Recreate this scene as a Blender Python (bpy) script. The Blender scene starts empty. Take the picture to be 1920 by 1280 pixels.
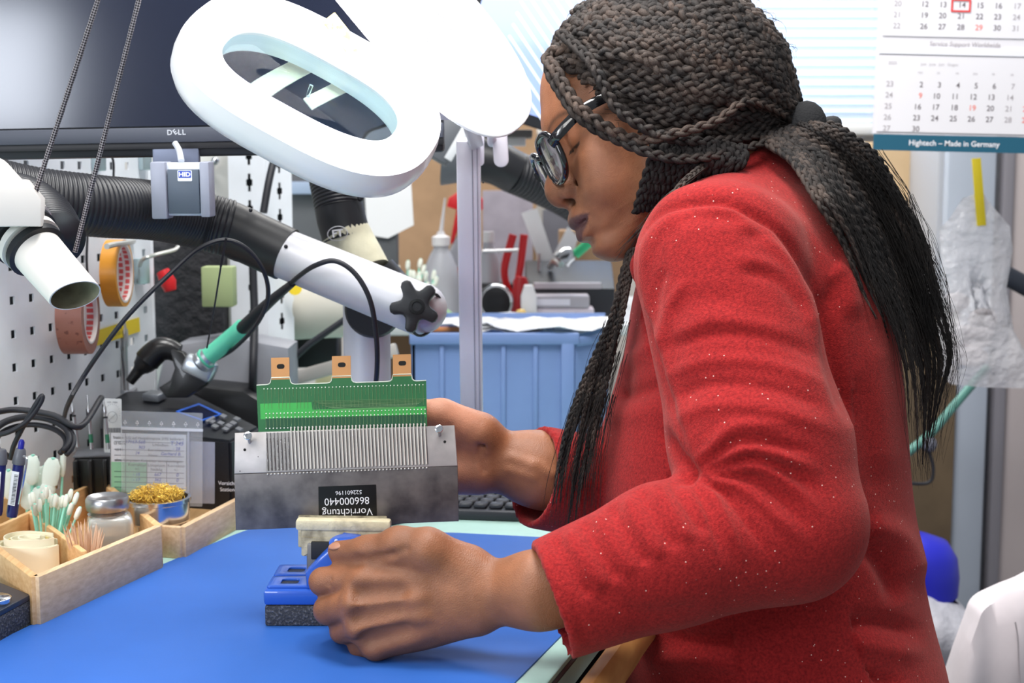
import bpy, bmesh, math, random
import numpy as np
from mathutils import Vector, Matrix
random.seed(7); rng = np.random.default_rng(7)
SC = bpy.context.scene
COL = SC.collection
# ------------------------------------------------------------ camera, world, light, exposure
FPX = 2667.0
PITCH = math.radians(6.63)
CAM = np.array([0.0, 0.0, 1.16])
RT = np.array([1.0, 0, 0]); FW = np.array([0, math.cos(PITCH), -math.sin(PITCH)]); UP = np.array([0, math.sin(PITCH), math.cos(PITCH)])
TZ = 0.76                                   # height of the bench top
cam_d = bpy.data.cameras.new('camera'); cam = bpy.data.objects.new('camera', cam_d); COL.objects.link(cam)
cam.location = CAM; cam.rotation_euler = (math.pi/2 - PITCH, 0, 0)
cam_d.sensor_width = 36; cam_d.lens = FPX*36/1920; cam_d.clip_start = 0.05
cam_d.dof.use_dof = True; cam_d.dof.focus_distance = 1.27; cam_d.dof.aperture_fstop = 9.0
SC.camera = cam
SC.view_settings.view_transform = 'Standard'; SC.view_settings.look = 'None'; SC.view_settings.gamma = 1
SC.view_settings.use_curve_mapping = False
SC.view_settings.exposure = 0.42
W = bpy.data.worlds.new('room_light'); SC.world = W; W.use_nodes = True
W.node_tree.nodes['Background'].inputs[0].default_value = (0.86, 0.92, 1.0, 1)
W.node_tree.nodes['Background'].inputs[1].default_value = 0.30
def area(name, loc, aim, size, power, col=(1, 1, 1), sy=None):
    l = bpy.data.lights.new(name, 'AREA'); l.energy = power; l.color = col; l.size = size
    if sy: l.shape = 'RECTANGLE'; l.size_y = sy
    o = bpy.data.objects.new(name, l); COL.objects.link(o); o.location = loc
    o.rotation_euler = (Vector(aim)-Vector(loc)).to_track_quat('-Z', 'Y').to_euler()
    return o
area('ceiling_panel_light', (-0.1, 1.25, 2.45), (0.0, 1.35, 0.8), 1.2, 34, (1, 0.985, 0.96), 0.5)
area('ceiling_panel_light', (-0.75, 0.2, 2.3), (0.1, 1.3, 0.9), 1.2, 15, (1, 0.98, 0.95), 0.6)
area('ceiling_panel_light', (0.3, 3.1, 2.5), (0.3, 2.9, 0.8), 1.6, 26, (1, 0.98, 0.95), 0.6)
area('screen_glow_light', (-1.66, -0.6, 1.43), (-0.6, 1.6, 1.15), 1.0, 15, (0.84, 0.9, 1.0), 0.34)  # unseen light added behind the camera to glow in the monitor screen

def srgb(c):
    c = np.array(c[:3], float)/255
    return tuple(np.where(c <= 0.04045, c/12.92, ((c+0.055)/1.055)**2.4)) + (1,)
def P(x, y, d):
    return CAM + d*(FW + (x-960)/FPX*RT - (y-640)/FPX*UP)
def PZ(x, y, z=TZ):
    r = FW + (x-960)/FPX*RT - (y-640)/FPX*UP
    return CAM + r*((z-CAM[2])/r[2])
def PPL(x, y, o, n):                         # ray meets the plane through o with normal n
    r = FW + (x-960)/FPX*RT - (y-640)/FPX*UP
    return CAM + r*(np.dot(np.array(o)-CAM, n)/np.dot(r, n))
def px(d): return d/FPX                      # metres per pixel at depth d
def norm(v): v = np.array(v, float); return v/np.linalg.norm(v)

# ------------------------------------------------------------ materials
_M = {}
def mat(name, col, rough=0.5, metal=0.0, noise=None, bump=None, spec=0.5, trans=0, alpha=1, emit=0, emit_col=None, coat=0, wood=None, sheen=0, sss=0, ior=1.45, thin=False):
    if name in _M: return _M[name]
    m = bpy.data.materials.new(name); m.use_nodes = True; nt = m.node_tree; N = nt.nodes; L = nt.links
    b = N['Principled BSDF']; c = srgb(col)
    b.inputs['Base Color'].default_value = c; b.inputs['Roughness'].default_value = rough
    b.inputs['Metallic'].default_value = metal; b.inputs['Specular IOR Level'].default_value = spec
    b.inputs['Transmission Weight'].default_value = trans; b.inputs['Alpha'].default_value = alpha
    b.inputs['Coat Weight'].default_value = coat; b.inputs['IOR'].default_value = ior
    b.inputs['Sheen Weight'].default_value = sheen
    if sss:
        b.inputs['Subsurface Weight'].default_value = sss; b.inputs['Subsurface Scale'].default_value = 0.01
        b.inputs['Subsurface Radius'].default_value = (1, 0.4, 0.25)
    if emit:
        b.inputs['Emission Color'].default_value = srgb(emit_col or col); b.inputs['Emission Strength'].default_value = emit
    tc = N.new('ShaderNodeTexCoord')
    if noise:                                # (scale, amount) or (scale, other colour, low, high)
        n = N.new('ShaderNodeTexNoise'); n.inputs['Scale'].default_value = noise[0]; n.inputs['Detail'].default_value = 6
        L.new(tc.outputs['Object'], n.inputs['Vector'])
        r = N.new('ShaderNodeValToRGB'); L.new(n.outputs['Fac'], r.inputs[0])
        if len(noise) == 2:
            k = noise[1]; r.color_ramp.elements[0].position = 0.3; r.color_ramp.elements[1].position = 0.7
            r.color_ramp.elements[0].color = tuple(x*(1-k) for x in c[:3])+(1,)
            r.color_ramp.elements[1].color = tuple(min(1, x*(1+k)) for x in c[:3])+(1,)
        else:
            r.color_ramp.elements[0].position = noise[2]; r.color_ramp.elements[1].position = noise[3]
            r.color_ramp.elements[0].color = c; r.color_ramp.elements[1].color = srgb(noise[1])
        L.new(r.outputs[0], b.inputs['Base Color'])
    if wood:                                 # (dark colour, axis, stretch)
        mp = N.new('ShaderNodeMapping'); L.new(tc.outputs['Object'], mp.inputs[0])
        s = [wood[2]]*3; s[wood[1]] = wood[2]*0.04; mp.inputs['Scale'].default_value = s
        n = N.new('ShaderNodeTexNoise'); n.inputs['Scale'].default_value = 1; n.inputs['Detail'].default_value = 5
        L.new(mp.outputs[0], n.inputs['Vector'])
        r = N.new('ShaderNodeValToRGB'); L.new(n.outputs['Fac'], r.inputs[0])
        r.color_ramp.elements[0].position = 0.25; r.color_ramp.elements[1].position = 0.7
        r.color_ramp.elements[0].color = srgb(wood[0]); r.color_ramp.elements[1].color = c
        L.new(r.outputs[0], b.inputs['Base Color'])
    if bump:                                 # (scale, strength, distance)
        n = N.new('ShaderNodeTexNoise'); n.inputs['Scale'].default_value = bump[0]; n.inputs['Detail'].default_value = 4
        L.new(tc.outputs['Object'], n.inputs['Vector'])
        bn = N.new('ShaderNodeBump'); bn.inputs['Strength'].default_value = bump[1]
        bn.inputs['Distance'].default_value = bump[2] if len(bump) > 2 else 0.001
        L.new(n.outputs['Fac'], bn.inputs['Height']); L.new(bn.outputs[0], b.inputs['Normal'])
    _M[name] = m
    return m

# ------------------------------------------------------------ geometry
class G:
    def __init__(s): s.v = []; s.f = []; s.mi = []; s.n = 0
    def add(s, V, F, mi=0):
        V = np.asarray(V, float).reshape(-1, 3); s.v.append(V)
        s.f += [tuple(int(i)+s.n for i in f) for f in F]; s.mi += [mi]*len(F); s.n += len(V); return s
    def V(s): return np.concatenate(s.v) if s.v else np.zeros((0, 3))
class Frame:                                 # x right, y up, n towards the camera by default
    def __init__(s, o, ex=(1, 0, 0), ey=(0, 0, 1)):
        s.o = np.array(o, float); s.x = norm(ex); n = np.cross(s.x, norm(ey)); s.n = norm(n); s.y = np.cross(s.n, s.x)
    def __call__(s, x, y, n=0): return s.o + x*s.x + y*s.y + n*s.n
    def w(s, A): A = np.asarray(A, float).reshape(-1, 3); return s.o + A[:, :1]*s.x + A[:, 1:2]*s.y + A[:, 2:3]*s.n
def camframe(x, y, d, roll=0, yaw=0, tilt=0):
    R = Matrix.Rotation(math.radians(yaw), 3, 'Z') @ Matrix.Rotation(math.radians(tilt), 3, 'X') @ Matrix.Rotation(math.radians(-roll), 3, 'Y')
    return Frame(P(x, y, d), R @ Vector((1, 0, 0)), R @ Vector((0, 0, 1)))
BOXF = [(0, 1, 3, 2), (4, 6, 7, 5), (0, 4, 5, 1), (2, 3, 7, 6), (0, 2, 6, 4), (1, 5, 7, 3)]
def box(fr, c, s, bev=0.0, seg=2):
    c = np.array(c, float); h = np.array(s, float)/2
    V = np.array([[i, j, k] for i in (-1, 1) for j in (-1, 1) for k in (-1, 1)], float)*h + c
    if bev <= 0: return fr.w(V), [tuple(reversed(f)) for f in BOXF]
    bm = bmesh.new(); vs = [bm.verts.new(v) for v in V]
    for f in BOXF: bm.faces.new([vs[i] for i in reversed(f)])
    bmesh.ops.bevel(bm, geom=list(bm.edges), offset=min(bev, min(h)*0.95), segments=seg, profile=0.5, affect='EDGES')
    bm.verts.index_update()
    V = np.array([v.co for v in bm.verts]); F = [tuple(v.index for v in f.verts) for f in bm.faces]; bm.free()
    return fr.w(V), F
WF = Frame((0, 0, 0), (1, 0, 0), (0, 1, 0))    # world frame: x, y, n=z
def wbox(c, s, bev=0.0): return box(WF, c, s, bev)
def prism(fr, poly, n0, n1, bev=0.0, holes=None):
    bm = bmesh.new()
    loops = [poly] + (holes or [])
    edges = []
    for lp in loops:
        vs = [bm.verts.new((a, b, n0)) for a, b in lp]
        edges += [bm.edges.new((vs[i], vs[(i+1) % len(vs)])) for i in range(len(vs))]
    if holes:
        bmesh.ops.triangle_fill(bm, use_beauty=True, use_dissolve=False, edges=edges, normal=(0, 0, 1))
    else:
        bm.faces.new(list(bm.verts))
    ex = bmesh.ops.extrude_face_region(bm, geom=list(bm.faces))
    for g in ex['geom']:
        if isinstance(g, bmesh.types.BMVert): g.co.z = n1
    if bev:
        top = [e for e in bm.edges if len(e.link_faces) == 2 and e.calc_face_angle(0) > 0.6 and abs(e.verts[0].co.z-e.verts[1].co.z) < 1e-7]
        bmesh.ops.bevel(bm, geom=top, offset=bev, segments=2, profile=0.5, affect='EDGES')
    bmesh.ops.recalc_face_normals(bm, faces=list(bm.faces))
    bm.verts.index_update()
    V = np.array([v.co for v in bm.verts]); F = [tuple(v.index for v in f.verts) for f in bm.faces]; bm.free()
    return fr.w(V), F
def rrect(x0, y0, x1, y1, r, n=5):
    out = []
    for cx, cy, a in ((x1-r, y1-r, 0), (x0+r, y1-r, 90), (x0+r, y0+r, 180), (x1-r, y0+r, 270)):
        for i in range(n+1):
            t = math.radians(a+90*i/n); out.append((cx+r*math.cos(t), cy+r*math.sin(t)))
    return out
def ell(cx, cy, rx, ry, n=24): return [(cx+rx*math.cos(2*math.pi*i/n), cy+ry*math.sin(2*math.pi*i/n)) for i in range(n)]
def smooth_path(pts, n=8):
    pts = [np.array(p, float) for p in pts]
    if len(pts) < 3: 
        return np.array([pts[0]+(pts[-1]-pts[0])*t for t in np.linspace(0, 1, n+1)])
    q = [2*pts[0]-pts[1]] + pts + [2*pts[-1]-pts[-2]]; out = []
    for i in range(1, len(q)-2):
        for t in np.linspace(0, 1, n, endpoint=False):
            a, b, c, d = q[i-1:i+3]
            out.append(0.5*((2*b)+(-a+c)*t+(2*a-5*b+4*c-d)*t*t+(-a+3*b-3*c+d)*t**3))
    out.append(pts[-1]); return np.array(out)
def transport(C, ref=None):
    T = np.gradient(C, axis=0); T /= np.linalg.norm(T, axis=1)[:, None]+1e-12
    u = np.array(ref if ref is not None else (0.3, 0.2, 1.0), float); u = u-np.dot(u, T[0])*T[0]
    if np.linalg.norm(u) < 1e-3: u = np.cross(T[0], (1, 0, 0))
    U = np.zeros_like(C); u = norm(u)
    for i in range(len(C)):
        u = u-np.dot(u, T[i])*T[i]; u = norm(u); U[i] = u
    return T, U, np.cross(T, U)
def tube(C, r, n=10, cap=True, ref=None, squash=1.0):
    C = np.array(C, float); T, U, B = transport(C, ref); r = np.broadcast_to(np.asarray(r, float), (len(C),))
    a = np.linspace(0, 2*math.pi, n, endpoint=False)
    V = C[:, None]+r[:, None, None]*(np.cos(a)[None, :, None]*U[:, None]+squash*np.sin(a)[None, :, None]*B[:, None])
    F = [(i*n+j, i*n+(j+1) % n, (i+1)*n+(j+1) % n, (i+1)*n+j) for i in range(len(C)-1) for j in range(n)]
    V = V.reshape(-1, 3)
    if cap: F += [tuple(range(n-1, -1, -1)), tuple((len(C)-1)*n+j for j in range(n))]
    return V, F
def lathe(o, ax, prof, n=28, cap=True):        # prof: list of (radius, distance along the axis)
    ax = norm(ax); o = np.array(o, float)
    return tube_r(o, ax, prof, n, cap)
def tube_r(o, ax, prof, n, cap):
    ax = norm(ax); o = np.array(o, float); u = np.cross(ax, (0, 0, 1))
    if np.linalg.norm(u) < 1e-3: u = np.array([1.0, 0, 0])
    u = norm(u); b = np.cross(ax, u)
    a = np.linspace(0, 2*math.pi, n, endpoint=False)
    V = np.array([o+ax*h+max(r, 1e-5)*(math.cos(t)*u+math.sin(t)*b) for r, h in prof for t in a])
    m = len(prof)
    F = [(i*n+j, i*n+(j+1) % n, (i+1)*n+(j+1) % n, (i+1)*n+j) for i in range(m-1) for j in range(n)]
    if cap: F += [tuple(range(n-1, -1, -1)), tuple((m-1)*n+j for j in range(n))]
    return V, F
def cyl(a, b, r, r2=None, n=20, cap=True):
    a = np.array(a, float); b = np.array(b, float); L = np.linalg.norm(b-a)
    return tube_r(a, (b-a)/L, [(r, 0), (r if r2 is None else r2, L)], n, cap)
def ball(c, r, n=14, sc=(1, 1, 1), fr=None):
    V = []; F = []
    for i in range(n+1):
        for j in range(2*n):
            t = math.pi*i/n; p = math.pi*j/n
            V.append((math.sin(t)*math.cos(p)*r*sc[0], math.sin(t)*math.sin(p)*r*sc[1], math.cos(t)*r*sc[2]))
    m = 2*n
    for i in range(n):
        for j in range(m): F.append((i*m+j, (i+1)*m+j, (i+1)*m+(j+1) % m, i*m+(j+1) % m))
    V = np.array(V)
    V = fr.w(V)-fr.o if fr is not None else V
    return V+np.array(c, float), F
_txt = {}
def text(fr, s, size, x=0, y=0, n=0.0002, align='CENTER', xs=1.0, bold=0.0, shear=0.0):
    cu = bpy.data.curves.new('t', 'FONT'); cu.body = s; cu.size = size; cu.align_x = align; cu.align_y = 'CENTER'
    cu.offset = bold*size; cu.shear = shear; cu.resolution_u = 3
    o = bpy.data.objects.new('t', cu); me = bpy.data.meshes.new_from_object(o)
    V = np.array([v.co for v in me.vertices]).reshape(-1, 3); F = [tuple(p.vertices) for p in me.polygons]
    bpy.data.objects.remove(o); bpy.data.meshes.remove(me); bpy.data.curves.remove(cu)
    if len(V): V[:, 0] = V[:, 0]*xs+x; V[:, 1] += y; V[:, 2] = n
    return fr.w(V), F
def tags(o, label=None, cat=None, group=None, kind=None):
    for k, v in (('label', label), ('category', cat), ('group', group), ('kind', kind)):
        if v: o[k] = v
    return o
def root_loc(o):
    l = np.zeros(3)
    while o is not None: l = l+np.array(o.location); o = o.parent
    return l
def thing(name, label, cat, loc, group=None):
    o = bpy.data.objects.new(name, None); COL.objects.link(o); o.location = loc; o.empty_display_size = 0.02
    return tags(o, label, cat, group)
def mk(name, geo, m, parent=None, label=None, cat=None, group=None, kind=None, flat=False, ang=40, vcol=None):
    if isinstance(geo, G): V, F, mi = geo.V(), geo.f, geo.mi
    else: V, F = geo; V = np.asarray(V, float).reshape(-1, 3); mi = None
    if parent is None: o0 = np.array([(V[:, 0].min()+V[:, 0].max())/2, (V[:, 1].min()+V[:, 1].max())/2, V[:, 2].min()])
    else: o0 = root_loc(parent)
    me = bpy.data.meshes.new(name)
    if isinstance(F, np.ndarray):
        k = F.shape[1]; me.vertices.add(len(V)); me.vertices.foreach_set('co', (V-o0).astype(np.float32).ravel())
        me.loops.add(F.size); me.loops.foreach_set('vertex_index', F.astype(np.int32).ravel())
        me.polygons.add(len(F)); me.polygons.foreach_set('loop_start', np.arange(0, F.size, k, dtype=np.int32))
        me.update(calc_edges=True)
    else: me.from_pydata((V-o0).tolist(), [], F)
    ms = m if isinstance(m, (list, tuple)) else [m]
    for q in ms: me.materials.append(q)
    if mi is not None and len(ms) > 1: me.polygons.foreach_set('material_index', mi)
    if vcol is not None:
        a = me.color_attributes.new('Tint', 'FLOAT_COLOR', 'POINT')
        a.data.foreach_set('color', np.hstack([vcol, np.ones((len(vcol), 1))]).astype(np.float32).ravel())
    if not flat:
        me.shade_smooth()
        if ang < 180: me.set_sharp_from_angle(angle=math.radians(ang))
    o = bpy.data.objects.new(name, me); COL.objects.link(o)
    if parent is None: o.location = o0
    else: o.parent = parent
    return tags(o, label, cat, group, kind)
def group_of(*gs):
    g = G()
    for a in gs: g.add(*a)
    return g

# ------------------------------------------------------------ implicit surfaces for soft shapes
class SDF:
    def __init__(s, lo, hi, h):
        s.lo = np.array(lo, np.float32); s.h = h
        s.dim = np.ceil((np.array(hi)-np.array(lo))/h).astype(int)+1
        s.ax = [s.lo[i]+np.arange(s.dim[i], dtype=np.float32)*h for i in range(3)]
        s.d = np.full(tuple(s.dim), 0.06, np.float32)
    def sub(s, lo, hi, m):
        i0 = np.clip(((np.array(lo)-m-s.lo)/s.h).astype(int), 0, s.dim); i1 = np.clip(((np.array(hi)+m-s.lo)/s.h).astype(int)+2, 0, s.dim)
        if (i1 <= i0).any(): return None
        sl = tuple(slice(a, b) for a, b in zip(i0, i1))
        X = s.ax[0][sl[0]][:, None, None]; Y = s.ax[1][sl[1]][None, :, None]; Z = s.ax[2][sl[2]][None, None, :]
        return sl, X, Y, Z
    def mix(s, sl, d, k, op):
        a = s.d[sl]
        if op == 'add':
            h = np.maximum(k-np.abs(a-d), 0)/k; s.d[sl] = np.minimum(a, d)-h*h*k*0.25
        elif op == 'cut':
            d = -d; h = np.maximum(k-np.abs(a-d), 0)/k; s.d[sl] = np.maximum(a, d)+h*h*k*0.25
    def cap(s, a, b, ra, rb=None, k=0.01, op='add', sq=None):
        rb = ra if rb is None else rb; a = np.array(a, np.float32); b = np.array(b, np.float32); r = max(ra, rb)
        q = s.sub(np.minimum(a, b)-r, np.maximum(a, b)+r, max(k, 0.004)+2*s.h)
        if q is None: return
        sl, X, Y, Z = q; ab = b-a; L2 = float(ab@ab)+1e-12
        t = np.clip(((X-a[0])*ab[0]+(Y-a[1])*ab[1]+(Z-a[2])*ab[2])/L2, 0, 1)
        dx = X-a[0]-t*ab[0]; dy = Y-a[1]-t*ab[1]; dz = Z-a[2]-t*ab[2]
        if sq is not None:                     # (axis, factor>1 flattens along that axis)
            n = np.array(sq[0], np.float32); c = dx*n[0]+dy*n[1]+dz*n[2]; w = sq[1]**2-1
            d = np.sqrt(dx*dx+dy*dy+dz*dz+w*c*c)
        else: d = np.sqrt(dx*dx+dy*dy+dz*dz)
        s.mix(sl, d-(ra+(rb-ra)*t), k, op)
    def ell(s, c, r, k=0.01, op='add', R=None):
        c = np.array(c, np.float32); r = np.array(r, np.float32)*np.ones(3, np.float32); m = r if R is None else np.ones(3)*r.max()
        q = s.sub(c-m, c+m, max(k, 0.004)+2*s.h)
        if q is None: return
        sl, X, Y, Z = q; X = X-c[0]; Y = Y-c[1]; Z = Z-c[2]
        if R is not None:
            R = np.array(R, np.float32); X, Y, Z = (R[0, 0]*X+R[0, 1]*Y+R[0, 2]*Z, R[1, 0]*X+R[1, 1]*Y+R[1, 2]*Z, R[2, 0]*X+R[2, 1]*Y+R[2, 2]*Z)
        k0 = np.sqrt((X/r[0])**2+(Y/r[1])**2+(Z/r[2])**2); k1 = np.sqrt((X/r[0]**2)**2+(Y/r[1]**2)**2+(Z/r[2]**2)**2)+1e-9
        s.mix(sl, (k0*(k0-1)/k1).astype(np.float32), k, op)
    def chain(s, pts, rs, k=0.008, op='add'):
        for i in range(len(pts)-1): s.cap(pts[i], pts[i+1], rs[i], rs[i+1], k, op)
    def plane(s, o, n, k=0.002):               # keep the side where (p-o).n < 0
        n = norm(n); o = np.array(o)
        d = ((s.ax[0][:, None, None]-o[0])*n[0]+(s.ax[1][None, :, None]-o[1])*n[1]+(s.ax[2][None, None, :]-o[2])*n[2]).astype(np.float32)
        h = np.maximum(k-np.abs(s.d-d), 0)/k; s.d = np.maximum(s.d, d)+h*h*k*0.25
    def mesh(s):
        d = s.d; d[0] = d[-1] = 0.02; d[:, 0] = d[:, -1] = 0.02; d[:, :, 0] = d[:, :, -1] = 0.02
        ins = d < 0; nx, ny, nz = d.shape
        cnt = np.zeros((nx-1, ny-1, nz-1), np.int8)
        for i in (0, 1):
            for j in (0, 1):
                for k in (0, 1): cnt += ins[i:nx-1+i, j:ny-1+j, k:nz-1+k]
        cells = np.argwhere((cnt > 0) & (cnt < 8)); idx = np.full(cnt.shape, -1, np.int32); idx[tuple(cells.T)] = np.arange(len(cells))
        acc = np.zeros((len(cells), 3)); w = np.zeros(len(cells))
        cor = [(i, j, k) for i in (0, 1) for j in (0, 1) for k in (0, 1)]
        for a in cor:
            for b in cor:
                if sum(b)-sum(a) == 1 and all(q >= p for p, q in zip(a, b)):
                    va = d[tuple((cells+a).T)]; vb = d[tuple((cells+b).T)]; m = (va < 0) != (vb < 0)
                    t = np.where(m, va/(va-vb+1e-20), 0)
                    pt = np.array(a)+t[:, None]*(np.array(b)-np.array(a)); acc += pt*m[:, None]; w += m
        V = s.lo+(cells+acc/w[:, None])*s.h
        Fs = []
        for ax in range(3):
            u, v = (ax+1) % 3, (ax+2) % 3
            A = [slice(None)]*3; B = [slice(None)]*3; A[ax] = slice(0, -1); B[ax] = slice(1, None)
            m = ins[tuple(A)] != ins[tuple(B)]; e = np.argwhere(m)
            e = e[(e[:, u] > 0) & (e[:, v] > 0) & (e[:, u] < d.shape[u]-1) & (e[:, v] < d.shape[v]-1)]
            q = []
            for du, dv in ((-1, -1), (0, -1), (0, 0), (-1, 0)):
                c = e.copy(); c[:, u] += du; c[:, v] += dv; q.append(idx[tuple(c.T)])
            q = np.stack(q, 1); flip = ~ins[tuple(e.T)]; q[flip] = q[flip][:, ::-1]; Fs.append(q)
        F = np.concatenate(Fs); F = F[(F >= 0).all(1)]
        return V, F
def smooth_mesh(V, F, it=2, lam=0.5):
    E = np.concatenate([F[:, [i, (i+1) % 4]] for i in range(4)])
    deg = np.bincount(E.ravel(), minlength=len(V)).astype(float)[:, None]+1e-9
    for _ in range(it):
        S = np.zeros_like(V)
        for c in range(3):
            S[:, c] = np.bincount(E[:, 0], V[E[:, 1], c], len(V))+np.bincount(E[:, 1], V[E[:, 0], c], len(V))
        V = V+lam*(S/deg-V)
    return V

def braid(C, w, N0=None, per=None, n=6, seg=13, tp=None, jit=0.0):
    """three interlaced strands along the centre line C; w = width (number or array along the path)"""
    C = np.array(C, float); s = np.r_[0, np.cumsum(np.linalg.norm(np.diff(C, axis=0), axis=1))]; L = s[-1]
    per = per or w*3.0; m = max(8, int(L/per*seg)); t = np.linspace(0, L, m)
    Q = np.stack([np.interp(t, s, C[:, i]) for i in range(3)], 1)
    T = np.gradient(Q, axis=0); T /= np.linalg.norm(T, axis=1)[:, None]
    if N0 is None: NN = np.tile([0.0, -1, 0.15], (m, 1))
    else:
        N0 = np.array(N0, float); NN = np.tile(N0, (m, 1)) if N0.ndim == 1 else np.stack([np.interp(t, s, N0[:, i]) for i in range(3)], 1)
    NN = NN-(NN*T).sum(1)[:, None]*T; NN /= np.linalg.norm(NN, axis=1)[:, None]+1e-9; B = np.cross(T, NN)
    ww = np.full(m, w) if tp is None else w*np.interp(t/L, [a for a, _ in tp], [b for _, b in tp])
    g = G(); a = np.linspace(0, 2*math.pi, n, endpoint=False); ph0 = random.random()*6
    for k in range(3):
        th = 2*math.pi*t/per+2*math.pi*k/3+ph0
        o = Q+B*(ww*0.27*np.sin(th))[:, None]+NN*(ww*0.15*np.sin(2*th))[:, None]
        r = ww*0.218*(1+0.20*np.sin(th*2))
        V = o[:, None]+r[:, None, None]*(np.cos(a)[None, :, None]*B[:, None]*1.05+0.95*np.sin(a)[None, :, None]*NN[:, None])
        F = [(i*n+j, i*n+(j+1) % n, (i+1)*n+(j+1) % n, (i+1)*n+j) for i in range(m-1) for j in range(n)]
        F += [tuple(range(n-1, -1, -1)), tuple((m-1)*n+j for j in range(n))]
        g.add(V.reshape(-1, 3), F)
    return g
# ============================================================ room
def struct(name, geo, m, parent=None, **k): return mk(name, geo, m, parent, kind='structure' if parent is None else None, **k)
M_WALL = mat('painted_wall', (214, 212, 208), 0.8, noise=(6, 0.05))
struct('floor', wbox((0.4, 2.2, -0.02), (5.2, 5.6, 0.04)), mat('floor_lino', (120, 120, 122), 0.5, noise=(14, 0.15)))
WY = 3.45                                    # inside of the back wall
def ypt(x, y, Y=WY): 
    r = FW + (x-960)/FPX*RT - (y-640)/FPX*UP; return CAM + r*(Y/r[1])
wx0 = ypt(1010, 100)[0]; wx1 = 1.62; wz0 = ypt(1500, 236)[2]; wz1 = 2.05
g = G()
g.add(*wbox(((-2.2+wx0)/2, WY+0.06, 1.25), (wx0+2.2, 0.12, 2.5)))
g.add(*wbox(((wx1+3.0)/2, WY+0.06, 1.25), (3.0-wx1, 0.12, 2.5)))
g.add(*wbox(((wx0+wx1)/2, WY+0.06, wz0/2), (wx1-wx0, 0.12, wz0)))
g.add(*wbox(((wx0+wx1)/2, WY+0.06, (wz1+2.5)/2), (wx1-wx0, 0.12, 2.5-wz1)))
struct('wall_back', g, M_WALL)
win = tags(thing('window_1', None, None, ((wx0+wx1)/2, WY+0.05, wz0)), kind='structure')
g = G(); fw_ = 0.045; cx = (wx0+wx1)/2; wz = wz1-wz0
for c, s_ in (((cx, WY+0.05, wz0+fw_/2), (wx1-wx0, 0.07, fw_)), ((cx, WY+0.05, wz1-fw_/2), (wx1-wx0, 0.07, fw_)),
              ((wx0+fw_/2, WY+0.05, (wz0+wz1)/2), (fw_, 0.07, wz)), ((wx1-fw_/2, WY+0.05, (wz0+wz1)/2), (fw_, 0.07, wz))): g.add(*wbox(c, s_, 0.004))
mk('window_frame', g, mat('white_frame', (225, 228, 228), 0.4), win)
mk('pane', wbox((cx, WY+0.08, (wz0+wz1)/2), (wx1-wx0-0.06, 0.006, wz-0.06)), mat('window_pane', (235, 245, 255), 0.02, trans=1, ior=1.1), win)
mk('window_sill', wbox((cx, WY-0.045, wz0-0.012), (wx1-wx0+0.06, 0.13, 0.024), 0.004), mat('sill_white', (232, 232, 228), 0.35), win)
mk('sky_beyond', wbox((cx, WY+0.75, 1.75), (3.6, 0.02, 2.2)), mat('daylight', (205, 226, 255), 1, emit=2.6, emit_col=(205, 226, 255)), label='bright overcast daylight outside', kind='structure')
# venetian blind
def blind_mat():
    m = bpy.data.materials.new('blind_white'); m.use_nodes = True; nt = m.node_tree; N = nt.nodes; L = nt.links
    a = N.new('ShaderNodeBsdfDiffuse'); a.inputs[0].default_value = (0.86, 0.9, 0.95, 1); t = N.new('ShaderNodeBsdfTranslucent'); t.inputs[0].default_value = (0.80, 0.88, 1.0, 1)
    mx = N.new('ShaderNodeMixShader'); mx.inputs[0].default_value = 0.34; L.new(a.outputs[0], mx.inputs[1]); L.new(t.outputs[0], mx.inputs[2]); L.new(mx.outputs[0], N['Material Output'].inputs[0]); return m
BM = blind_mat()
bl = thing('venetian_blind', 'white horizontal slat blind drawn down over the back window', 'blind', (cx, WY-0.05, wz0))
n = 0; zz = wz0+0.018
while zz < wz1:
    fr = Frame((cx, WY-0.045, zz), (1, 0, 0), norm((0, 0.42, 0.9)))
    mk('slat', box(fr, (0, 0, 0), (wx1-wx0-0.03, 0.0235, 0.0008)), BM, bl); zz += 0.0225
mk('bottom_rail', wbox((cx, WY-0.045, wz0+0.008), (wx1-wx0-0.03, 0.024, 0.010), 0.002), BM, bl)
for t in (0.12, 0.5, 0.88): mk('ladder_cord', cyl((wx0+(wx1-wx0)*t, WY-0.060, wz0), (wx0+(wx1-wx0)*t, WY-0.060, wz1), 0.0008, n=5), mat('cord_white', (235, 235, 235), 0.7), bl)

# ============================================================ benches
bench = thing('workbench', 'mint green workbench top with a rounded wooden front edge under the blue mat', 'workbench', (-0.2, 1.5, 0))
e1 = [PZ(1026, 1280), PZ(1071, 1226), PZ(1120, 1165)]
e0 = PZ(985, 1330); dirn = norm(e1[1]-e1[0])
Tp = [(-1.5, 0.72), tuple((e1[0]-dirn*0.30)[:2]), tuple(e1[1][:2]), tuple(PZ(1120, 1165)[:2]), (0.135, 1.42), (0.165, 1.62), (0.26, 1.80), (0.44, 1.86), (0.44, 2.44), (-1.5, 2.44)]
Tp[0] = (-1.5, Tp[1][1])
mk('bench_top', prism(WF, Tp, TZ-0.03, TZ, bev=0.002), mat('mint_top', (168, 205, 196), 0.45, noise=(40, 0.04)), bench, label='pale mint laminate top')
lip = [(x, y) for x, y in Tp[1:8]]
mk('edge_band', tube(smooth_path([(x+0.0005, y, TZ-0.006) for x, y in lip], 5), 0.0022, 6), mat('edge_dark', (40, 44, 46), 0.5), bench, label='thin dark edging')
g = G(); C = smooth_path([(x+0.034, y-0.006, TZ-0.012) for x, y in lip[:4]], 5); g.add(*tube(C, 0.018, 10, squash=0.8))
mk('wooden_edge', g, mat('beech_edge', (196, 142, 84), 0.45, wood=((160, 104, 56), 1, 60)), bench, label='rounded orange-brown wooden edge')
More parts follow.
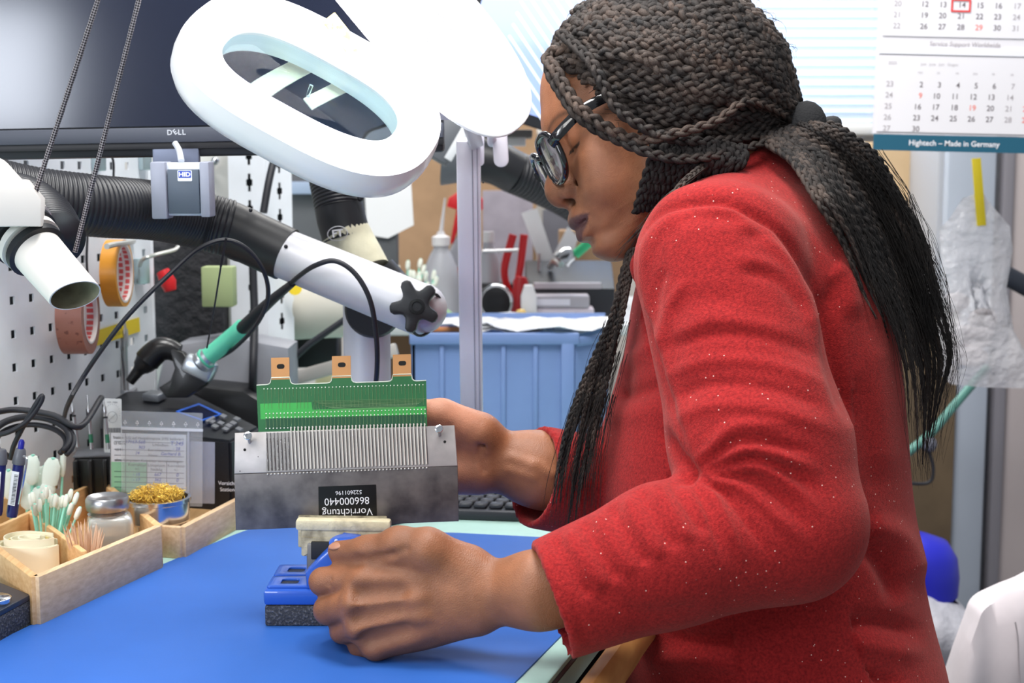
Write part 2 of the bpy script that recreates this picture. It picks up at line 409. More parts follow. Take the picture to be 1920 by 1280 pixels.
for x, y in ((-1.35, 0.95), (-1.35, 2.3), (0.6, 2.3), (-0.05, 1.05)): mk('leg', wbox((x, y, (TZ-0.03)/2), (0.05, 0.05, TZ-0.03), 0.004), mat('grey_steel', (150, 152, 156), 0.4, metal=0.3), bench)
Mp = [(0-300, 1420), (-10, 1207), (62, 1172), (180, 1118), (300, 1062), (440, 1004), (478, 990), (560, 990), (700, 996), (860, 1001), (1055, 1011), (1150, 1022), (1118, 1115), (1052, 1194), (965, 1282), (900, 1350)]
mpoly = [tuple(PZ(x, y)[:2]) for x, y in Mp]
mm = mat('blue_mat', (47, 97, 178), 0.5, noise=(9, 0.06), bump=(900, 0.12, 0.0004), spec=0.35)
mk('desk_mat', prism(WF, mpoly, TZ, TZ+0.0015), mm, label='royal blue antistatic mat lying on the bench in front of the woman', cat='mat')
g = G()
for a, b in (((270, 1163), (314, 1102)), ((360, 1132), (420, 1090)), ((352, 1168), (384, 1130)), ((930, 1180), (1000, 1172)), ((800, 1240), (900, 1254)), ((200, 1230), (236, 1190))):
    p0, p1 = PZ(*a, TZ+0.0016), PZ(*b, TZ+0.0016); g.add(*tube([p0, p1], 0.00022, 4))
# back shelf deck carrying the clutter
D2 = 0.905
sh = thing('rear_shelf', 'light grey raised shelf along the back of the bench', 'shelf', (0.1, 2.62, TZ))
mk('shelf_board', wbox((-0.12, 2.74, D2-0.01), (1.36, 0.58, 0.02), 0.003), mat('shelf_grey', (196, 198, 200), 0.5), sh)
for x in (-0.75, -0.12, 0.5): mk('bracket', wbox((x, 2.9, D2/2-0.01), (0.03, 0.03, D2-0.02), 0.002), mat('shelf_grey', (196, 198, 200), 0.5), sh)
# cardboard backing and grey panel
mk('cardboard_sheet', wbox((P(835, 400, 3.12)[0], 3.1, 0.66), (0.40, 0.02, 1.32), 0.003), mat('cardboard', (158, 128, 98), 0.85, noise=(30, 0.08)), label='brown cardboard sheet standing behind the white paper and bottles', cat='cardboard')
# ---- pegboard
PB_O = P(28, 689, 1.609); pbx = norm((0.2415, 0.970, 0)); PB = Frame(PB_O, pbx, (0, 0, 1))
peg = thing('pegboard', 'pale grey perforated steel tool board with square holes at the left', 'pegboard', (PB_O[0], PB_O[1], TZ))
pt = 0.038; hs = 0.0095
def peg_sheet():
    V = []; F = []; key = {}
    def vid(a, b):
        k = (round(a, 5), round(b, 5))
        if k not in key: key[k] = len(V); V.append((a, b, 0))
        return key[k]
    i0, i1 = -3, 9; j0 = -int((PB_O[2]-TZ-0.01)/pt); j1 = int((1.205-PB_O[2])/pt)
    for i in range(i0, i1):
        for j in range(j0, j1+1):
            x, y = i*pt, j*pt; a = [x-pt/2, x-hs/2, x+hs/2, x+pt/2]; b = [y-pt/2, y-hs/2, y+hs/2, y+pt/2]
            for p_ in range(3):
                for q_ in range(3):
                    if p_ == 1 and q_ == 1: continue
                    F.append((vid(a[p_], b[q_]), vid(a[p_+1], b[q_]), vid(a[p_+1], b[q_+1]), vid(a[p_], b[q_+1])))
    n = len(V); V2 = [(a, b, -0.002) for a, b, _ in V]; F2 = [tuple(reversed([q+n for q in f])) for f in F]
    from collections import Counter
    E = Counter()
    for f in F:
        for k in range(4): E[(f[k], f[(k+1) % 4])] += 1
    S = [(a, a+n, b+n, b) for (a, b) in E if (b, a) not in E]
    return PB.w(np.array(V+V2)), F+F2+[tuple(s) for s in S], j0, j1
PV, PF, pj0, pj1 = peg_sheet()
M_PEG = mat('peg_steel', (238, 242, 248), 0.35, noise=(30, 0.03))
mk('perforated_sheet', (PV, PF), M_PEG, peg, flat=True)
xr = 8.5*pt; z0_, z1_ = (pj0-0.5)*pt, (pj1+0.5)*pt
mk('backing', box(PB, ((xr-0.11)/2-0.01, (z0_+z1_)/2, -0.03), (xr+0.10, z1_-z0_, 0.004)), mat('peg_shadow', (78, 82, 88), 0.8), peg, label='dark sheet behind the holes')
g = G(); g.add(*box(PB, (xr+0.003, (z0_+z1_)/2, -0.014), (0.006, z1_-z0_, 0.03), 0.001)); mk('flange', g, M_PEG, peg)
g = G()
for j in range(pj0, pj1+1):
    for k in (-0.010, 0.0095): g.add(*box(PB, (xr+0.0008+k*0.12, j*pt+k, 0.0012), (0.0016, 0.016, 0.0006)))
# ---- slotted post
def slot_poly(cx, cy, s=1.0): return [(cx-0.002*s, cy-0.0125*s), (cx+0.002*s, cy-0.0125*s), (cx+0.002*s, cy-0.005*s), (cx+0.0045*s, cy-0.004*s), (cx+0.0045*s, cy+0.004*s), (cx+0.002*s, cy+0.005*s), (cx+0.002*s, cy+0.0125*s), (cx-0.002*s, cy+0.0125*s), (cx-0.002*s, cy+0.005*s), (cx-0.0045*s, cy+0.004*s), (cx-0.0045*s, cy-0.004*s), (cx-0.002*s, cy-0.005*s)]
POST = camframe(468, 500, 2.02, yaw=-4)
post = thing('slotted_post', 'pale grey steel upright with a column of keyhole slots behind the hoses', 'post', POST(0, 0, 0)*[1, 1, 0]+[0, 0, TZ])
sc = px(2.02); pz0 = TZ-POST.o[2]; pz1 = 0.40
holes = [slot_poly(0.002, (500-y)*sc) for y in range(294, 760, 49)]
mk('post_face', prism(POST, [(-0.028, pz0), (0.026, pz0), (0.026, pz1), (-0.028, pz1)], -0.0015, 0, holes=holes), M_PEG, post, flat=True)
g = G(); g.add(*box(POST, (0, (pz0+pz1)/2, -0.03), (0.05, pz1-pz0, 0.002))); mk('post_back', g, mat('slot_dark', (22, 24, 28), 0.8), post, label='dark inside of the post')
SD = Frame(POST(0.026, 0, 0), norm(POST.x*0.72-POST.n*0.70), (0, 0, 1))
holes = [slot_poly(0.022, (500-y)*sc, 0.95) for y in range(310, 760, 49)]
mk('post_side', prism(SD, [(0, pz0), (0.042, pz0), (0.042, pz1), (0, pz1)], -0.0015, 0, holes=holes), M_PEG, post, flat=True)
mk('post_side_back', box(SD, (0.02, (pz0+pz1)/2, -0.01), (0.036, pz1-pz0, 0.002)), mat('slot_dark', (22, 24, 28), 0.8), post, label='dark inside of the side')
mk('grey_board', wbox((P(368, 350, 2.10)[0], P(368, 350, 2.10)[1], 0.99), (0.135, 0.01, 0.46), 0.002), mat('panel_grey', (196, 196, 192), 0.6), label='plain light grey board standing between monitor foot and slotted post', cat='board')
# ============================================================ monitor, card reader, hoses, ropes
MD = 1.49; MF = camframe(330, 250, MD, roll=1.0, yaw=0); ms = px(MD)
mon = thing('monitor', 'wide dark monitor with a slim grey-black lower bezel at the top left', 'monitor', MF(0, 0, -0.02))
mk('casing', box(MF, (-0.00, 0.135, -0.018), (0.56, 0.318, 0.024), 0.004), mat('monitor_black', (30, 32, 38), 0.45), mon)
mk('screen', box(MF, (0, 0.155, -0.0045), (0.548, 0.294, 0.003)), mat('screen_dark', (24, 30, 50), 0.14, spec=0.8), mon, label='dark glossy switched-off screen')
mk('bezel', box(MF, (0, -0.0015, -0.0035), (0.56, 0.0155, 0.008), 0.001), mat('bezel_grey', (70, 74, 86), 0.5), mon)
mk('bezel_lip', box(MF, (0, -0.0125, -0.008), (0.56, 0.0075, 0.012), 0.001), mat('bezel_dark', (34, 34, 38), 0.5), mon)
lg = G(); xx = -0.0085
for ch, w_ in (('D', 0.0046), ('E', 0.0040), ('L', 0.0036), ('L', 0.0036)):
    if ch == 'E':
        f2 = Frame(MF(xx+0.0022, 0.0012, 0.0008), norm(MF.x*0.8+MF.y*0.6), norm(MF.y*0.8-MF.x*0.6)); lg.add(*text(f2, 'E', 0.0075, 0, 0, 0, bold=0.02))
    else: lg.add(*text(MF, ch, 0.0075, xx+0.002, 0.0008, 0.0008, bold=0.02))
    xx += w_*1.22
mk('logo', lg, mat('logo_silver', (200, 204, 212), 0.4), mon, label='pale four-letter maker logo', flat=True)
mk('stand_plate', box(camframe(331, 292, 1.50), (0, 0.004, 0), (0.049, 0.040, 0.010), 0.002), mat('foot_grey', (120, 128, 150), 0.4, metal=0.2), mon, label='blue-grey mounting plate below the bezel')
mk('stand_neck', wbox((P(331, 250, 1.57)[0], P(331, 250, 1.57)[1], 1.28), (0.06, 0.07, 0.12), 0.006), mat('monitor_black', (30, 32, 38), 0.45), mon)
mk('support_arm', tube([(P(331, 250, 1.57)[0], P(331, 250, 1.57)[1], 1.325), (P(331, 250, 1.57)[0]+0.02, 1.85, 1.33), (P(468, 200, 2.0)[0], P(468, 200, 2.0)[1], 1.33)], 0.014, 12), mat('monitor_black', (30, 32, 38), 0.45), mon)
# card reader
RF = camframe(340, 355, 1.455, yaw=-5, tilt=2); rs = px(1.455)
rd = thing('card_reader', 'grey and white badge reader with a blue sticker hanging under the monitor', 'card reader', RF(0, 0, 0))
mk('body', box(RF, (0, 0, -0.010), (0.056, 0.054, 0.018), 0.002), mat('reader_white', (216, 222, 234), 0.4), rd)
mk('front_plate', box(RF, (0.003, -0.002, 0.0005), (0.033, 0.045, 0.004), 0.0008), mat('reader_slate', (84, 94, 108), 0.5), rd, label='slate grey sensing plate')
mk('side_wing', box(RF, (-0.0225, -0.001, -0.006), (0.016, 0.058, 0.022), 0.0015), mat('reader_grey', (150, 154, 170), 0.4), rd)
mk('side_wing', box(RF, (0.0255, 0.000, -0.006), (0.010, 0.056, 0.020), 0.0015), mat('reader_grey', (150, 154, 170), 0.4), rd)
st = mk('sticker', prism(RF, rrect(-0.0025, 0.0085, 0.0125, 0.0195, 0.001), 0.0026, 0.0029), mat('sticker_white', (235, 238, 245), 0.5), rd)
mk('sticker_field', prism(RF, rrect(-0.0016, 0.0120, 0.0116, 0.0188, 0.0008), 0.0029, 0.0031), mat('sticker_blue', (40, 74, 190), 0.5), st)
mk('lettering', text(RF, 'HID', 0.0062, 0.005, 0.0152, 0.0033, bold=0.04, xs=1.15), mat('print_white', (245, 245, 250), 0.5), st, flat=True)
mk('reader_cable', tube(smooth_path([P(328, 268, 1.475), P(336, 282, 1.470), P(340, 302, 1.458)], 5), 0.0032, 8), mat('cable_grey', (196, 200, 208), 0.5), rd)
# two ropes
def rope_mat():
    m = bpy.data.materials.new('braided_rope'); m.use_nodes = True; nt = m.node_tree; N = nt.nodes; L = nt.links; b = N['Principled BSDF']
    tc = N.new('ShaderNodeTexCoord'); mp = N.new('ShaderNodeMapping'); mp.inputs['Scale'].default_value = (420, 420, 420); L.new(tc.outputs['UV'], mp.inputs[0])
    ch = N.new('ShaderNodeTexChecker'); ch.inputs['Scale'].default_value = 1; L.new(tc.outputs['UV'], ch.inputs[0])
    ch.inputs['Color1'].default_value = srgb((24, 22, 28)); ch.inputs['Color2'].default_value = srgb((150, 144, 148)); L.new(ch.outputs[0], b.inputs['Base Color']); b.inputs['Roughness'].default_value = 0.8; return m
ROPE = rope_mat()
def rope(a, b, label, r=0.0021):
    C = smooth_path([np.array(a), (np.array(a)+b)/2+[0, 0, -0.001], b], 90); n = 12; V, F = tube(C, r*(1+0.06*np.sin(np.arange(len(C))*1.2)), n, cap=False)
    o = mk('pull_cord', (V, F), ROPE, label=label, cat='cord', group=None, ang=180); me = o.data; uv = me.uv_layers.new(name='UVMap'); L = np.linalg.norm(np.array(b)-a)
    m = len(C); k = 0
    for f in me.polygons:
        i, j = divmod(f.index, n)
        q = [(i, j), (i, j+1), (i+1, j+1), (i+1, j)]
        for li, (ii, jj) in zip(f.loop_indices, q):
            u = jj/n*6; v = ii/(m-1)*L/(2*math.pi*r)*6
            uv.data[li].uv = ((u+v)*1.0, (v-u)*1.0)
    return o
rope(P(196, -40, 1.16)+(P(196, -40, 1.16)-P(66, 362, 1.215))*2.2, P(66, 362, 1.215), 'speckled black and white braided cord, the left of two crossing the monitor')
rope(P(270, -40, 1.17)+(P(270, -40, 1.17)-P(141, 472, 1.245))*1.8, P(141, 472, 1.245), 'speckled black and white braided cord, the right of two crossing the monitor')
# long corrugated exhaust arm
RUB = mat('hose_rubber', (34, 35, 40), 0.42, spec=0.5); SILV = mat('arm_silver', (200, 200, 206), 0.42, metal=0.15); BLKP = mat('black_plastic', (30, 31, 35), 0.45)
def corrugated(pts, r, pitch=0.0045, amp=0.0011, n=32):
    C = smooth_path(pts, 30); s = np.r_[0, np.cumsum(np.linalg.norm(np.diff(C, axis=0), axis=1))]; m = int(s[-1]/pitch*6); t = np.linspace(0, s[-1], m)
    Q = np.stack([np.interp(t, s, C[:, i]) for i in range(3)], 1); R = (r if np.isscalar(r) else np.interp(t/s[-1], np.linspace(0, 1, len(r)), r))
    ph = (t/pitch) % 1; R = R+amp*(0.6-1.6*np.exp(-((ph-0.5)/0.16)**2)); return tube(Q, R, n)
arm = thing('extraction_arm', 'long black ribbed exhaust hose ending in a silver tube with a black star knob', 'exhaust hose', P(300, 420, 1.6))
hp = [P(-60, 345, 1.38), P(60, 372, 1.42), P(180, 386, 1.46), P(290, 395, 1.53), P(370, 412, 1.57), P(430, 428, 1.58)]
mk('ribbed_hose', corrugated(hp, 0.0315), RUB, arm, label='black ribbed hose', ang=180)
mk('hose_cuff', tube(smooth_path([P(418, 424, 1.58), P(470, 446, 1.58), P(537, 477, 1.575)], 6), [0.0310]*3+[0.0308]*3+[0.0300]*7, 32), BLKP, arm, label='smooth black rubber cuff')
for x, y in ((470, 394), (536, 462)): mk('cuff_screw', ball(P(x, y, 1.545), 0.0022, 6), mat('screw_dark', (60, 60, 64), 0.3, metal=0.8), arm)
tb = smooth_path([P(525, 472, 1.575), P(640, 519, 1.56), P(793, 582, 1.54)], 6)
mk('silver_tube', tube(tb, np.linspace(0.0275, 0.0285, len(tb)), 36), SILV, arm, label='satin silver tube')
mk('tube_end', ball(P(790, 578, 1.54), 0.0280, 14), SILV, arm)
mk('end_ring', tube([P(800, 590, 1.52)+0.024*(math.cos(t)*norm(UP+0.5*RT)+math.sin(t)*norm(FW+0.5*RT-0.3*UP)) for t in np.linspace(0, 2*math.pi, 30)], 0.0016, 6, cap=False), BLKP, arm)
kf = Frame(P(778, 573, 1.495), norm(RT+0.05*FW), norm(UP+0.05*RT)); kp = []
for i in range(50):
    t = 2*math.pi*i/50; r = 0.0215+0.0062*math.tanh(1.8*math.cos(5*(t-2.0))); kp.append((r*math.cos(t)*0.98, r*math.sin(t)*1.05))
kn = mk('star_knob', prism(kf, kp, -0.018, 0.004, bev=0.003, holes=None), BLKP, arm, label='black five-lobed clamping knob')
g = G(); g.add(*lathe(kf(0.002, -0.001, 0.003), kf.n, [(0.0085, 0), (0.0082, 0.0022), (0.0052, 0.0026), (0.0048, -0.001), (0.0, -0.001)], 20, cap=False)); mk('knob_hub', g, mat('knob_socket', (16, 16, 18), 0.3), kn)
# pillar and second hose
pil = thing('arm_pillar', 'upright silver tube with a black joint disc under the star knob', 'pillar', P(688, 640, 1.66)*[1, 1, 0]+[0, 0, TZ])
pc = P(688, 640, 1.66)
mk('pillar_tube', cyl((pc[0], pc[1], TZ), (pc[0], pc[1], P(688, 560, 1.66)[2]), 0.0275, n=32), SILV, pil)
mk('pillar_foot', lathe((pc[0], pc[1], TZ), (0, 0, 1), [(0.055, 0), (0.055, 0.008), (0.03, 0.014)], 32), BLKP, pil)
jf = Frame(P(700, 580, 1.625), (1, 0, 0), (0, 0, 1)); mk('joint_disc', lathe(jf.o, -jf.n, [(0.030, -0.006), (0.033, 0.0), (0.033, 0.016), (0.028, 0.02)], 36), BLKP, pil, label='black friction disc')
h2 = thing('upright_hose', 'black ribbed hose with a round logo and cream tape, coming down under the lamp', 'exhaust hose', P(650, 460, 1.72))
mk('ribbed_hose', corrugated([P(612, 250, 1.74), P(624, 320, 1.73), P(636, 392, 1.72)], [0.031, 0.0305, 0.029], n=30), RUB, h2, ang=180)
mk('hose_cuff', tube([P(635, 385, 1.72), P(640, 410, 1.72), P(650, 446, 1.72)], [0.0295, 0.030, 0.0295], 32), BLKP, h2, label='smooth black cuff')
lf = Frame(P(633, 438, 1.688), norm(RT+0.15*UP+0.05*FW), norm(UP-0.05*RT+0.25*FW)); lgo = G()
ring = [(0.0118*math.cos(t), 0.0088*math.sin(t)) for t in np.linspace(0, 2*math.pi, 33)]
lgo.add(*tube(lf.w([(a, b, 0.0006) for a, b in ring]), 0.0005, 4, cap=False)); lgo.add(*text(lf, 'FT', 0.0125, 0, 0.000, 0.0008, bold=0.03))
mk('logo', lgo, mat('logo_pale', (176, 176, 182), 0.5), h2, flat=True, label='pale round FT logo')
mk('taped_joint', tube(smooth_path([P(645, 432, 1.72), P(662, 462, 1.72), P(690, 512, 1.71)], 6), np.linspace(0.0300, 0.0285, 13), 30), mat('cream_tape', (206, 202, 176), 0.6, noise=(40, 0.1), bump=(80, 0.5, 0.002)), h2, label='cream tape wound round the joint')
mk('clamp_ring', tube([P(702, 516, 1.70)+0.031*(math.cos(t)*RT+math.sin(t)*norm(FW+0.25*UP)) for t in np.linspace(0, 2*math.pi, 32)], 0.0035, 8, cap=False), BLKP, h2)
mk('clamp_bolt', ball(P(676, 372, 1.70), 0.004, 8), mat('screw_dark', (60, 60, 64), 0.3, metal=0.8), h2)
mk('elbow', tube(smooth_path([P(705, 512, 1.70), P(735, 545, 1.70), P(755, 560, 1.66)], 5), 0.026, 24), BLKP, h2)
# white suction nozzle, left
nz = thing('suction_nozzle', 'white suction nozzle with a round open mouth pointing down at the far left', 'nozzle', P(80, 500, 1.23))
WHP = mat('nozzle_white', (232, 226, 220), 0.38)
a, b = P(60, 460, 1.235), P(141, 554, 1.205); ax = norm(b-a); Ln = np.linalg.norm(b-a)
cut = []
V, F = tube_r(a, ax, [(0.0225, -0.03), (0.0222, 0.0), (0.0212, Ln*0.5), (0.0205, Ln)], 40, cap=False); 
bev = norm(-FW*0.55+RT*0.75-UP*0.25); Vr = V.reshape(4, 40, 3)
for j in range(40):                                     # mouth cut on the slant
    off = Vr[3, j]-b; Vr[3, j] = Vr[3, j]-ax*(np.dot(off, norm(RT*0.77+UP*0.64))*(-0.38))
V = Vr.reshape(-1, 3); ctr = V.reshape(4, 40, 3).mean(1)[:, None]; Vi = (ctr+(V.reshape(4, 40, 3)-ctr)*0.945)
Fi = [tuple(reversed(f)) for f in F]; g = G(); g.add(V, F); g.add(Vi.reshape(-1, 3), Fi, 1)
k0 = 3*40; g2 = [(k0+j, k0+(j+1) % 40, 160+k0+(j+1) % 40, 160+k0+j) for j in range(40)]; g.f += g2; g.mi += [0]*40
mk('nozzle_cone', g, [WHP, mat('nozzle_inside', (150, 144, 120), 0.7, noise=(60, 0.3))], nz, ang=50)
for k, (off, r, m_, nm) in enumerate(((0.006, 0.0262, BLKP, 'seal_ring'), (-0.004, 0.0275, WHP, 'collar'), (-0.014, 0.0295, BLKP, 'seal_ring'), (-0.025, 0.0315, WHP, 'collar'))):
    mk(nm, tube_r(a+ax*(off-0.004), ax, [(r*0.8, 0), (r, 0.001), (r, 0.0075), (r*0.8, 0.0085)], 40, False), m_, nz)
mk('rear_tube', tube_r(a-ax*0.09, ax, [(0.031, 0), (0.0315, 0.065)], 36, False), mat('nozzle_white', (232, 226, 220), 0.38), nz)
lf = Frame(P(11, 448, 1.222), norm(RT*0.75+UP*0.1-FW*0.55), norm(UP+0.45*RT)); lgo = G()
lgo.add(*tube(lf.w([(0.0042*math.cos(t), 0.0042*math.sin(t), 0) for t in np.linspace(0, 2*math.pi, 25)]), 0.0004, 4, cap=False)); lgo.add(*text(lf, 'FT', 0.0055, 0, 0, 0.0002, bold=0.03))
mk('logo', lgo, mat('print_black', (28, 28, 32), 0.5), nz, flat=True, label='small round black logo')
mk('hose_bend', corrugated([P(100, 452, 1.30), P(78, 412, 1.33), P(40, 385, 1.36), P(-30, 370, 1.38)], 0.029), RUB, nz, label='ribbed black hose behind the nozzle', ang=180)
hb = camframe(20, 380, 1.19, roll=0, yaw=14)
mk('white_box_cover', prism(hb, [(-0.08, -0.020), (0.0235, -0.020), (0.0245, 0.003), (0.0120, 0.019), (-0.01, 0.0205), (-0.08, 0.021)], -0.045, 0.0, bev=0.002), mat('cover_white', (222, 218, 214), 0.4), label='white plastic housing corner above the nozzle at the left edge', cat='housing')
# magnifier lamp
LD = 1.20; LC = P(583, 163, LD)
lx = norm(255*RT-138*UP+0.05*255*FW); lyi = norm(138*RT*0.55+255*UP*0.85+255*FW*0.80)
LFm = Frame(LC, lx, lyi)                              # n looks down and towards the camera
lamp = thing('magnifier_lamp', 'big white magnifying lamp with a long oval glass and opened white lid', 'lamp', LC)
ls = px(LD)
def stad(hl, hw, p=3.0, n=64, cx=0, cy=0): 
    out = []
    for i in range(n):
        t = 2*math.pi*i/n; c, s_ = math.cos(t), math.sin(t); out.append((cx+hl*abs(c)**(2/p)*(1 if c > 0 else -1), cy+hw*abs(s_)**(2/2.35)*(1 if s_ > 0 else -1)))
    return out
HLn, HW = 260*ls, 0.079
def ringmesh(fr, loops):                              # loops: list of (polygon, height)
    V = []; n = len(loops[0][0])
    for poly, h in loops: V += [(a_, b_, h) for a_, b_ in poly]
    F = [(i*n+j, i*n+(j+1) % n, (i+1)*n+(j+1) % n, (i+1)*n+j) for i in range(len(loops)-1) for j in range(n)]
    return fr.w(V), F
LWH = mat('lamp_white', (244, 243, 244), 0.3, coat=0.3)
LDF = mat('lamp_diffuser', (250, 250, 252), 0.4, emit=1.5, emit_col=(250, 250, 255))
OH, OW = 186*ls, 0.043
mk('head_shell', ringmesh(LFm, [(stad(HLn*0.985, HW*0.975), 0.004), (stad(HLn, HW), -0.006), (stad(HLn, HW), -0.016), (stad(HLn*0.97, HW*0.95), -0.026), (stad(HLn*0.9, HW*0.88), -0.030), (stad(OH*1.02, OW*1.03), -0.031), (stad(OH, OW), -0.026), (stad(OH, OW), 0.004)]), LWH, lamp, label='white plastic shell', ang=60)
mk('diffuser', ringmesh(LFm, [(stad(HLn*0.985, HW*0.975), 0.004), (stad(HLn*0.95, HW*0.93), 0.012), (stad(HLn*0.86, HW*0.83), 0.016), (stad(OH*1.08, OW*1.12), 0.014), (stad(OH*1.0, OW*1.0), 0.008), (stad(OH*0.995, OW*0.99), -0.004)]), LDF, lamp, label='glowing white diffuser ring', ang=60)
glv = [(stad(OH*0.995*k, OW*0.99*k), -0.004+0.006*(1-k*k)) for k in (1, 0.8, 0.6, 0.4, 0.2, 0.02)]; glb = [(p_, -h-0.012) for p_, h in reversed(glv)]
mk('magnifying_glass', ringmesh(LFm, glv+glb), mat('lens_teal', (222, 242, 246), 0.0, trans=1.0, ior=1.12), lamp, label='clear magnifying glass with a blue-green tint', ang=60)
mk('glass_rim', ringmesh(LFm, [(stad(OH*1.0, OW*1.0), 0.006), (stad(OH*0.955, OW*0.93), 0.003), (stad(OH*0.95, OW*0.92), -0.001)]), mat('teal_edge', (246, 251, 253), 0.2), lamp, label='pale blue edge of the glass', ang=60)
for (x0, y0, x1, y1, w_) in ((470, 176, 566, 132, 0.019), (590, 190, 688, 150, 0.013)):  # added cream bands stand in for bright reflections in the lens
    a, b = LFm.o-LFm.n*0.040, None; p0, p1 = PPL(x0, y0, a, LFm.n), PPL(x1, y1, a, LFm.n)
    mk('reflection_band', box(Frame((p0+p1)/2, norm(p1-p0), norm(np.cross(LFm.n, p1-p0))), (0, 0, 0), (np.linalg.norm(p1-p0)*1.25, w_, 0.0015), 0.0006), mat('reflection_cream', (250, 244, 226), 0.4, noise=(30, (222, 190, 140), 0.62, 0.72)), lamp, label='cream band added for a bright reflection in the glass')
lidF = Frame(P(812, 52, 1.19), norm(176*RT-200*UP+20*FW), norm(200*RT+176*UP+130*FW))
lid = mk('lid', prism(lidF, stad(0.138, 0.052, p=3.2, n=56, cx=-0.028), -0.004, 0.0, bev=0.0015), mat('lid_white', (248, 248, 248), 0.35), lamp, label='flat white lid, hinged open')
g = G(); lines = ['Magnifying lamp  22 W', 'Do not leave the open lens', 'in direct sunlight', 'Close the lid after use', '230 V  50 Hz']
for i, t_ in enumerate(['WARNUNG', 'Lupe nicht dem', 'Sonnenlicht', 'aussetzen', 'Deckel schliessen']): g.add(*text(lidF, t_, 0.0042, 0.0, 0.012-i*0.0062, 0.0016))
mk('lettering', g, mat('print_faint', (176, 176, 180), 0.6), lid, flat=True)
mk('hinge_tape', box(Frame(P(650, 62, 1.192), norm(150*RT-190*UP), norm(190*RT+150*UP)), (0, -0.004, 0), (0.040, 0.014, 0.002), 0.0008), mat('yellow_tape', (238, 190, 72), 0.4, noise=(160, (255, 226, 150), 0.4, 0.6)), lamp, label='yellow tape over the hinge')
mk('hinge', cyl(P(645, 60, 1.205), P(795, 205, 1.215), 0.0035, n=10), LWH, lamp)
# lamp stand arm
AW = mat('arm_white', (226, 224, 236), 0.35)
ar = [P(915, 262, 1.62), P(893, 560, 1.66), P(853, 885, 1.80)]
v1 = norm(ar[2]-ar[0]); af = Frame((ar[0]+ar[2])/2, norm(RT), -v1); Lz = np.linalg.norm(ar[2]-ar[0])
mk('lower_arm', box(af, (0, 0, 0), (0.0275, Lz, 0.016), 0.003), AW, lamp, label='long white lower arm')
mk('arm_groove', box(af, (0.0045, 0, 0.0082), (0.0010, Lz*0.99, 0.0012)), mat('groove_grey', (150, 150, 165), 0.5), lamp)
mk('arm_groove', box(af, (0.0100, 0, 0.0082), (0.0008, Lz*0.99, 0.0012)), mat('groove_grey', (150, 150, 165), 0.5), lamp)
mk('joint_cheek', prism(camframe(938, 268, 1.60, roll=3), rrect(-0.0085, -0.027, 0.0085, 0.027, 0.008), -0.006, 0.0, bev=0.0015), AW, lamp)
mk('joint_cheek', prism(camframe(898, 278, 1.625, roll=0), rrect(-0.006, -0.02, 0.006, 0.022, 0.005), -0.006, 0.0, bev=0.0015), AW, lamp)
mk('joint_bolt', ball(P(906, 342, 1.607), 0.0012, 6), mat('screw_dark', (60, 60, 64), 0.3, metal=0.8), lamp)
mk('upper_arm', box(Frame((P(905, 262, 1.62)+P(840, 150, 1.32))/2, norm(RT+0.5*UP), norm(P(840, 150, 1.32)-P(905, 262, 1.62))), (0, 0, 0), (0.016, np.linalg.norm(P(840, 150, 1.32)-P(905, 262, 1.62)), 0.014), 0.003), AW, lamp)
mk('upper_rod', cyl(P(922, 268, 1.615), P(925, 120, 1.38), 0.005, n=10), AW, lamp)
mk('head_bracket', box(Frame(P(820, 150, 1.27), norm(RT), norm(UP)), (-0.01, -0.02, 0), (0.06, 0.02, 0.08), 0.004), AW, lamp)
mk('table_clamp', wbox((ar[2][0], ar[2][1], TZ+0.02), (0.03, 0.03, 0.04), 0.004), AW, lamp)
ll = area('lamp_tube_light', tuple(LC+LFm.n*0.03), tuple(LC+LFm.n*1.0), 0.20, 1.8, (0.95, 0.98, 1), 0.10)
# ============================================================ things on the bench, left
BAMB = mat('bamboo', (230, 190, 138), 0.45, wood=((206, 158, 104), 1, 240)); BAMD = mat('bamboo_face', (230, 200, 162), 0.5, wood=((204, 168, 128), 1, 260))
def wallseg(p, q, z0, z1, th=0.0065, bev=0.0012):
    p = np.array(p[:2]); q = np.array(q[:2]); c = (p+q)/2; L = np.linalg.norm(q-p)
    return box(Frame((c[0], c[1], 0), (*(q-p)/L, 0), (0, 0, 1)), (0, (z0+z1)/2, 0), (L, z1-z0, th), bev)
TH = 0.0455; zt = TZ+TH
def RZ_(x, y): return PZ(x, y, zt)
A_, B_ = RZ_(66, 1080), RZ_(297, 984); Cc, Dd, Ee = RZ_(150, 868), RZ_(60, 905), RZ_(-80, 975)
tray = thing('wooden_tray', 'bamboo desk organiser with angled compartments holding swabs, toothpicks and a jar', 'organiser', ((A_+B_)/2)*[1, 1, 0]+[0, 0, TZ])
Fp = RZ_(-60, 985)
for nm, p_, q_ in (('side_panel', A_, B_), ('side_panel', B_, Cc), ('side_panel', Cc, Dd), ('side_panel', Dd, Ee), ('side_panel', Ee, Fp), ('side_panel', Fp, A_)):
    mk(nm, wallseg(p_, q_, TZ, zt, 0.008), BAMD if nm == 'side_panel' and p_ is A_ else BAMB, tray)
d1a, d1b = RZ_(-40, 1000), RZ_(170, 905); d2a, d2b = RZ_(58, 958), RZ_(158, 1030); d3a, d3b = RZ_(158, 968), RZ_(228, 946)
mk('divider', wallseg(d1a, d1b, TZ+0.003, zt-0.001, 0.006), BAMB, tray); mk('divider', wallseg(d2a, d2b, TZ+0.003, zt-0.0015, 0.006), BAMB, tray)
mk('tray_floor', prism(WF, [tuple(p_[:2]) for p_ in (A_, B_, Cc, Dd, Ee, Fp)], TZ+0.0005, TZ+0.0035), BAMB, tray)
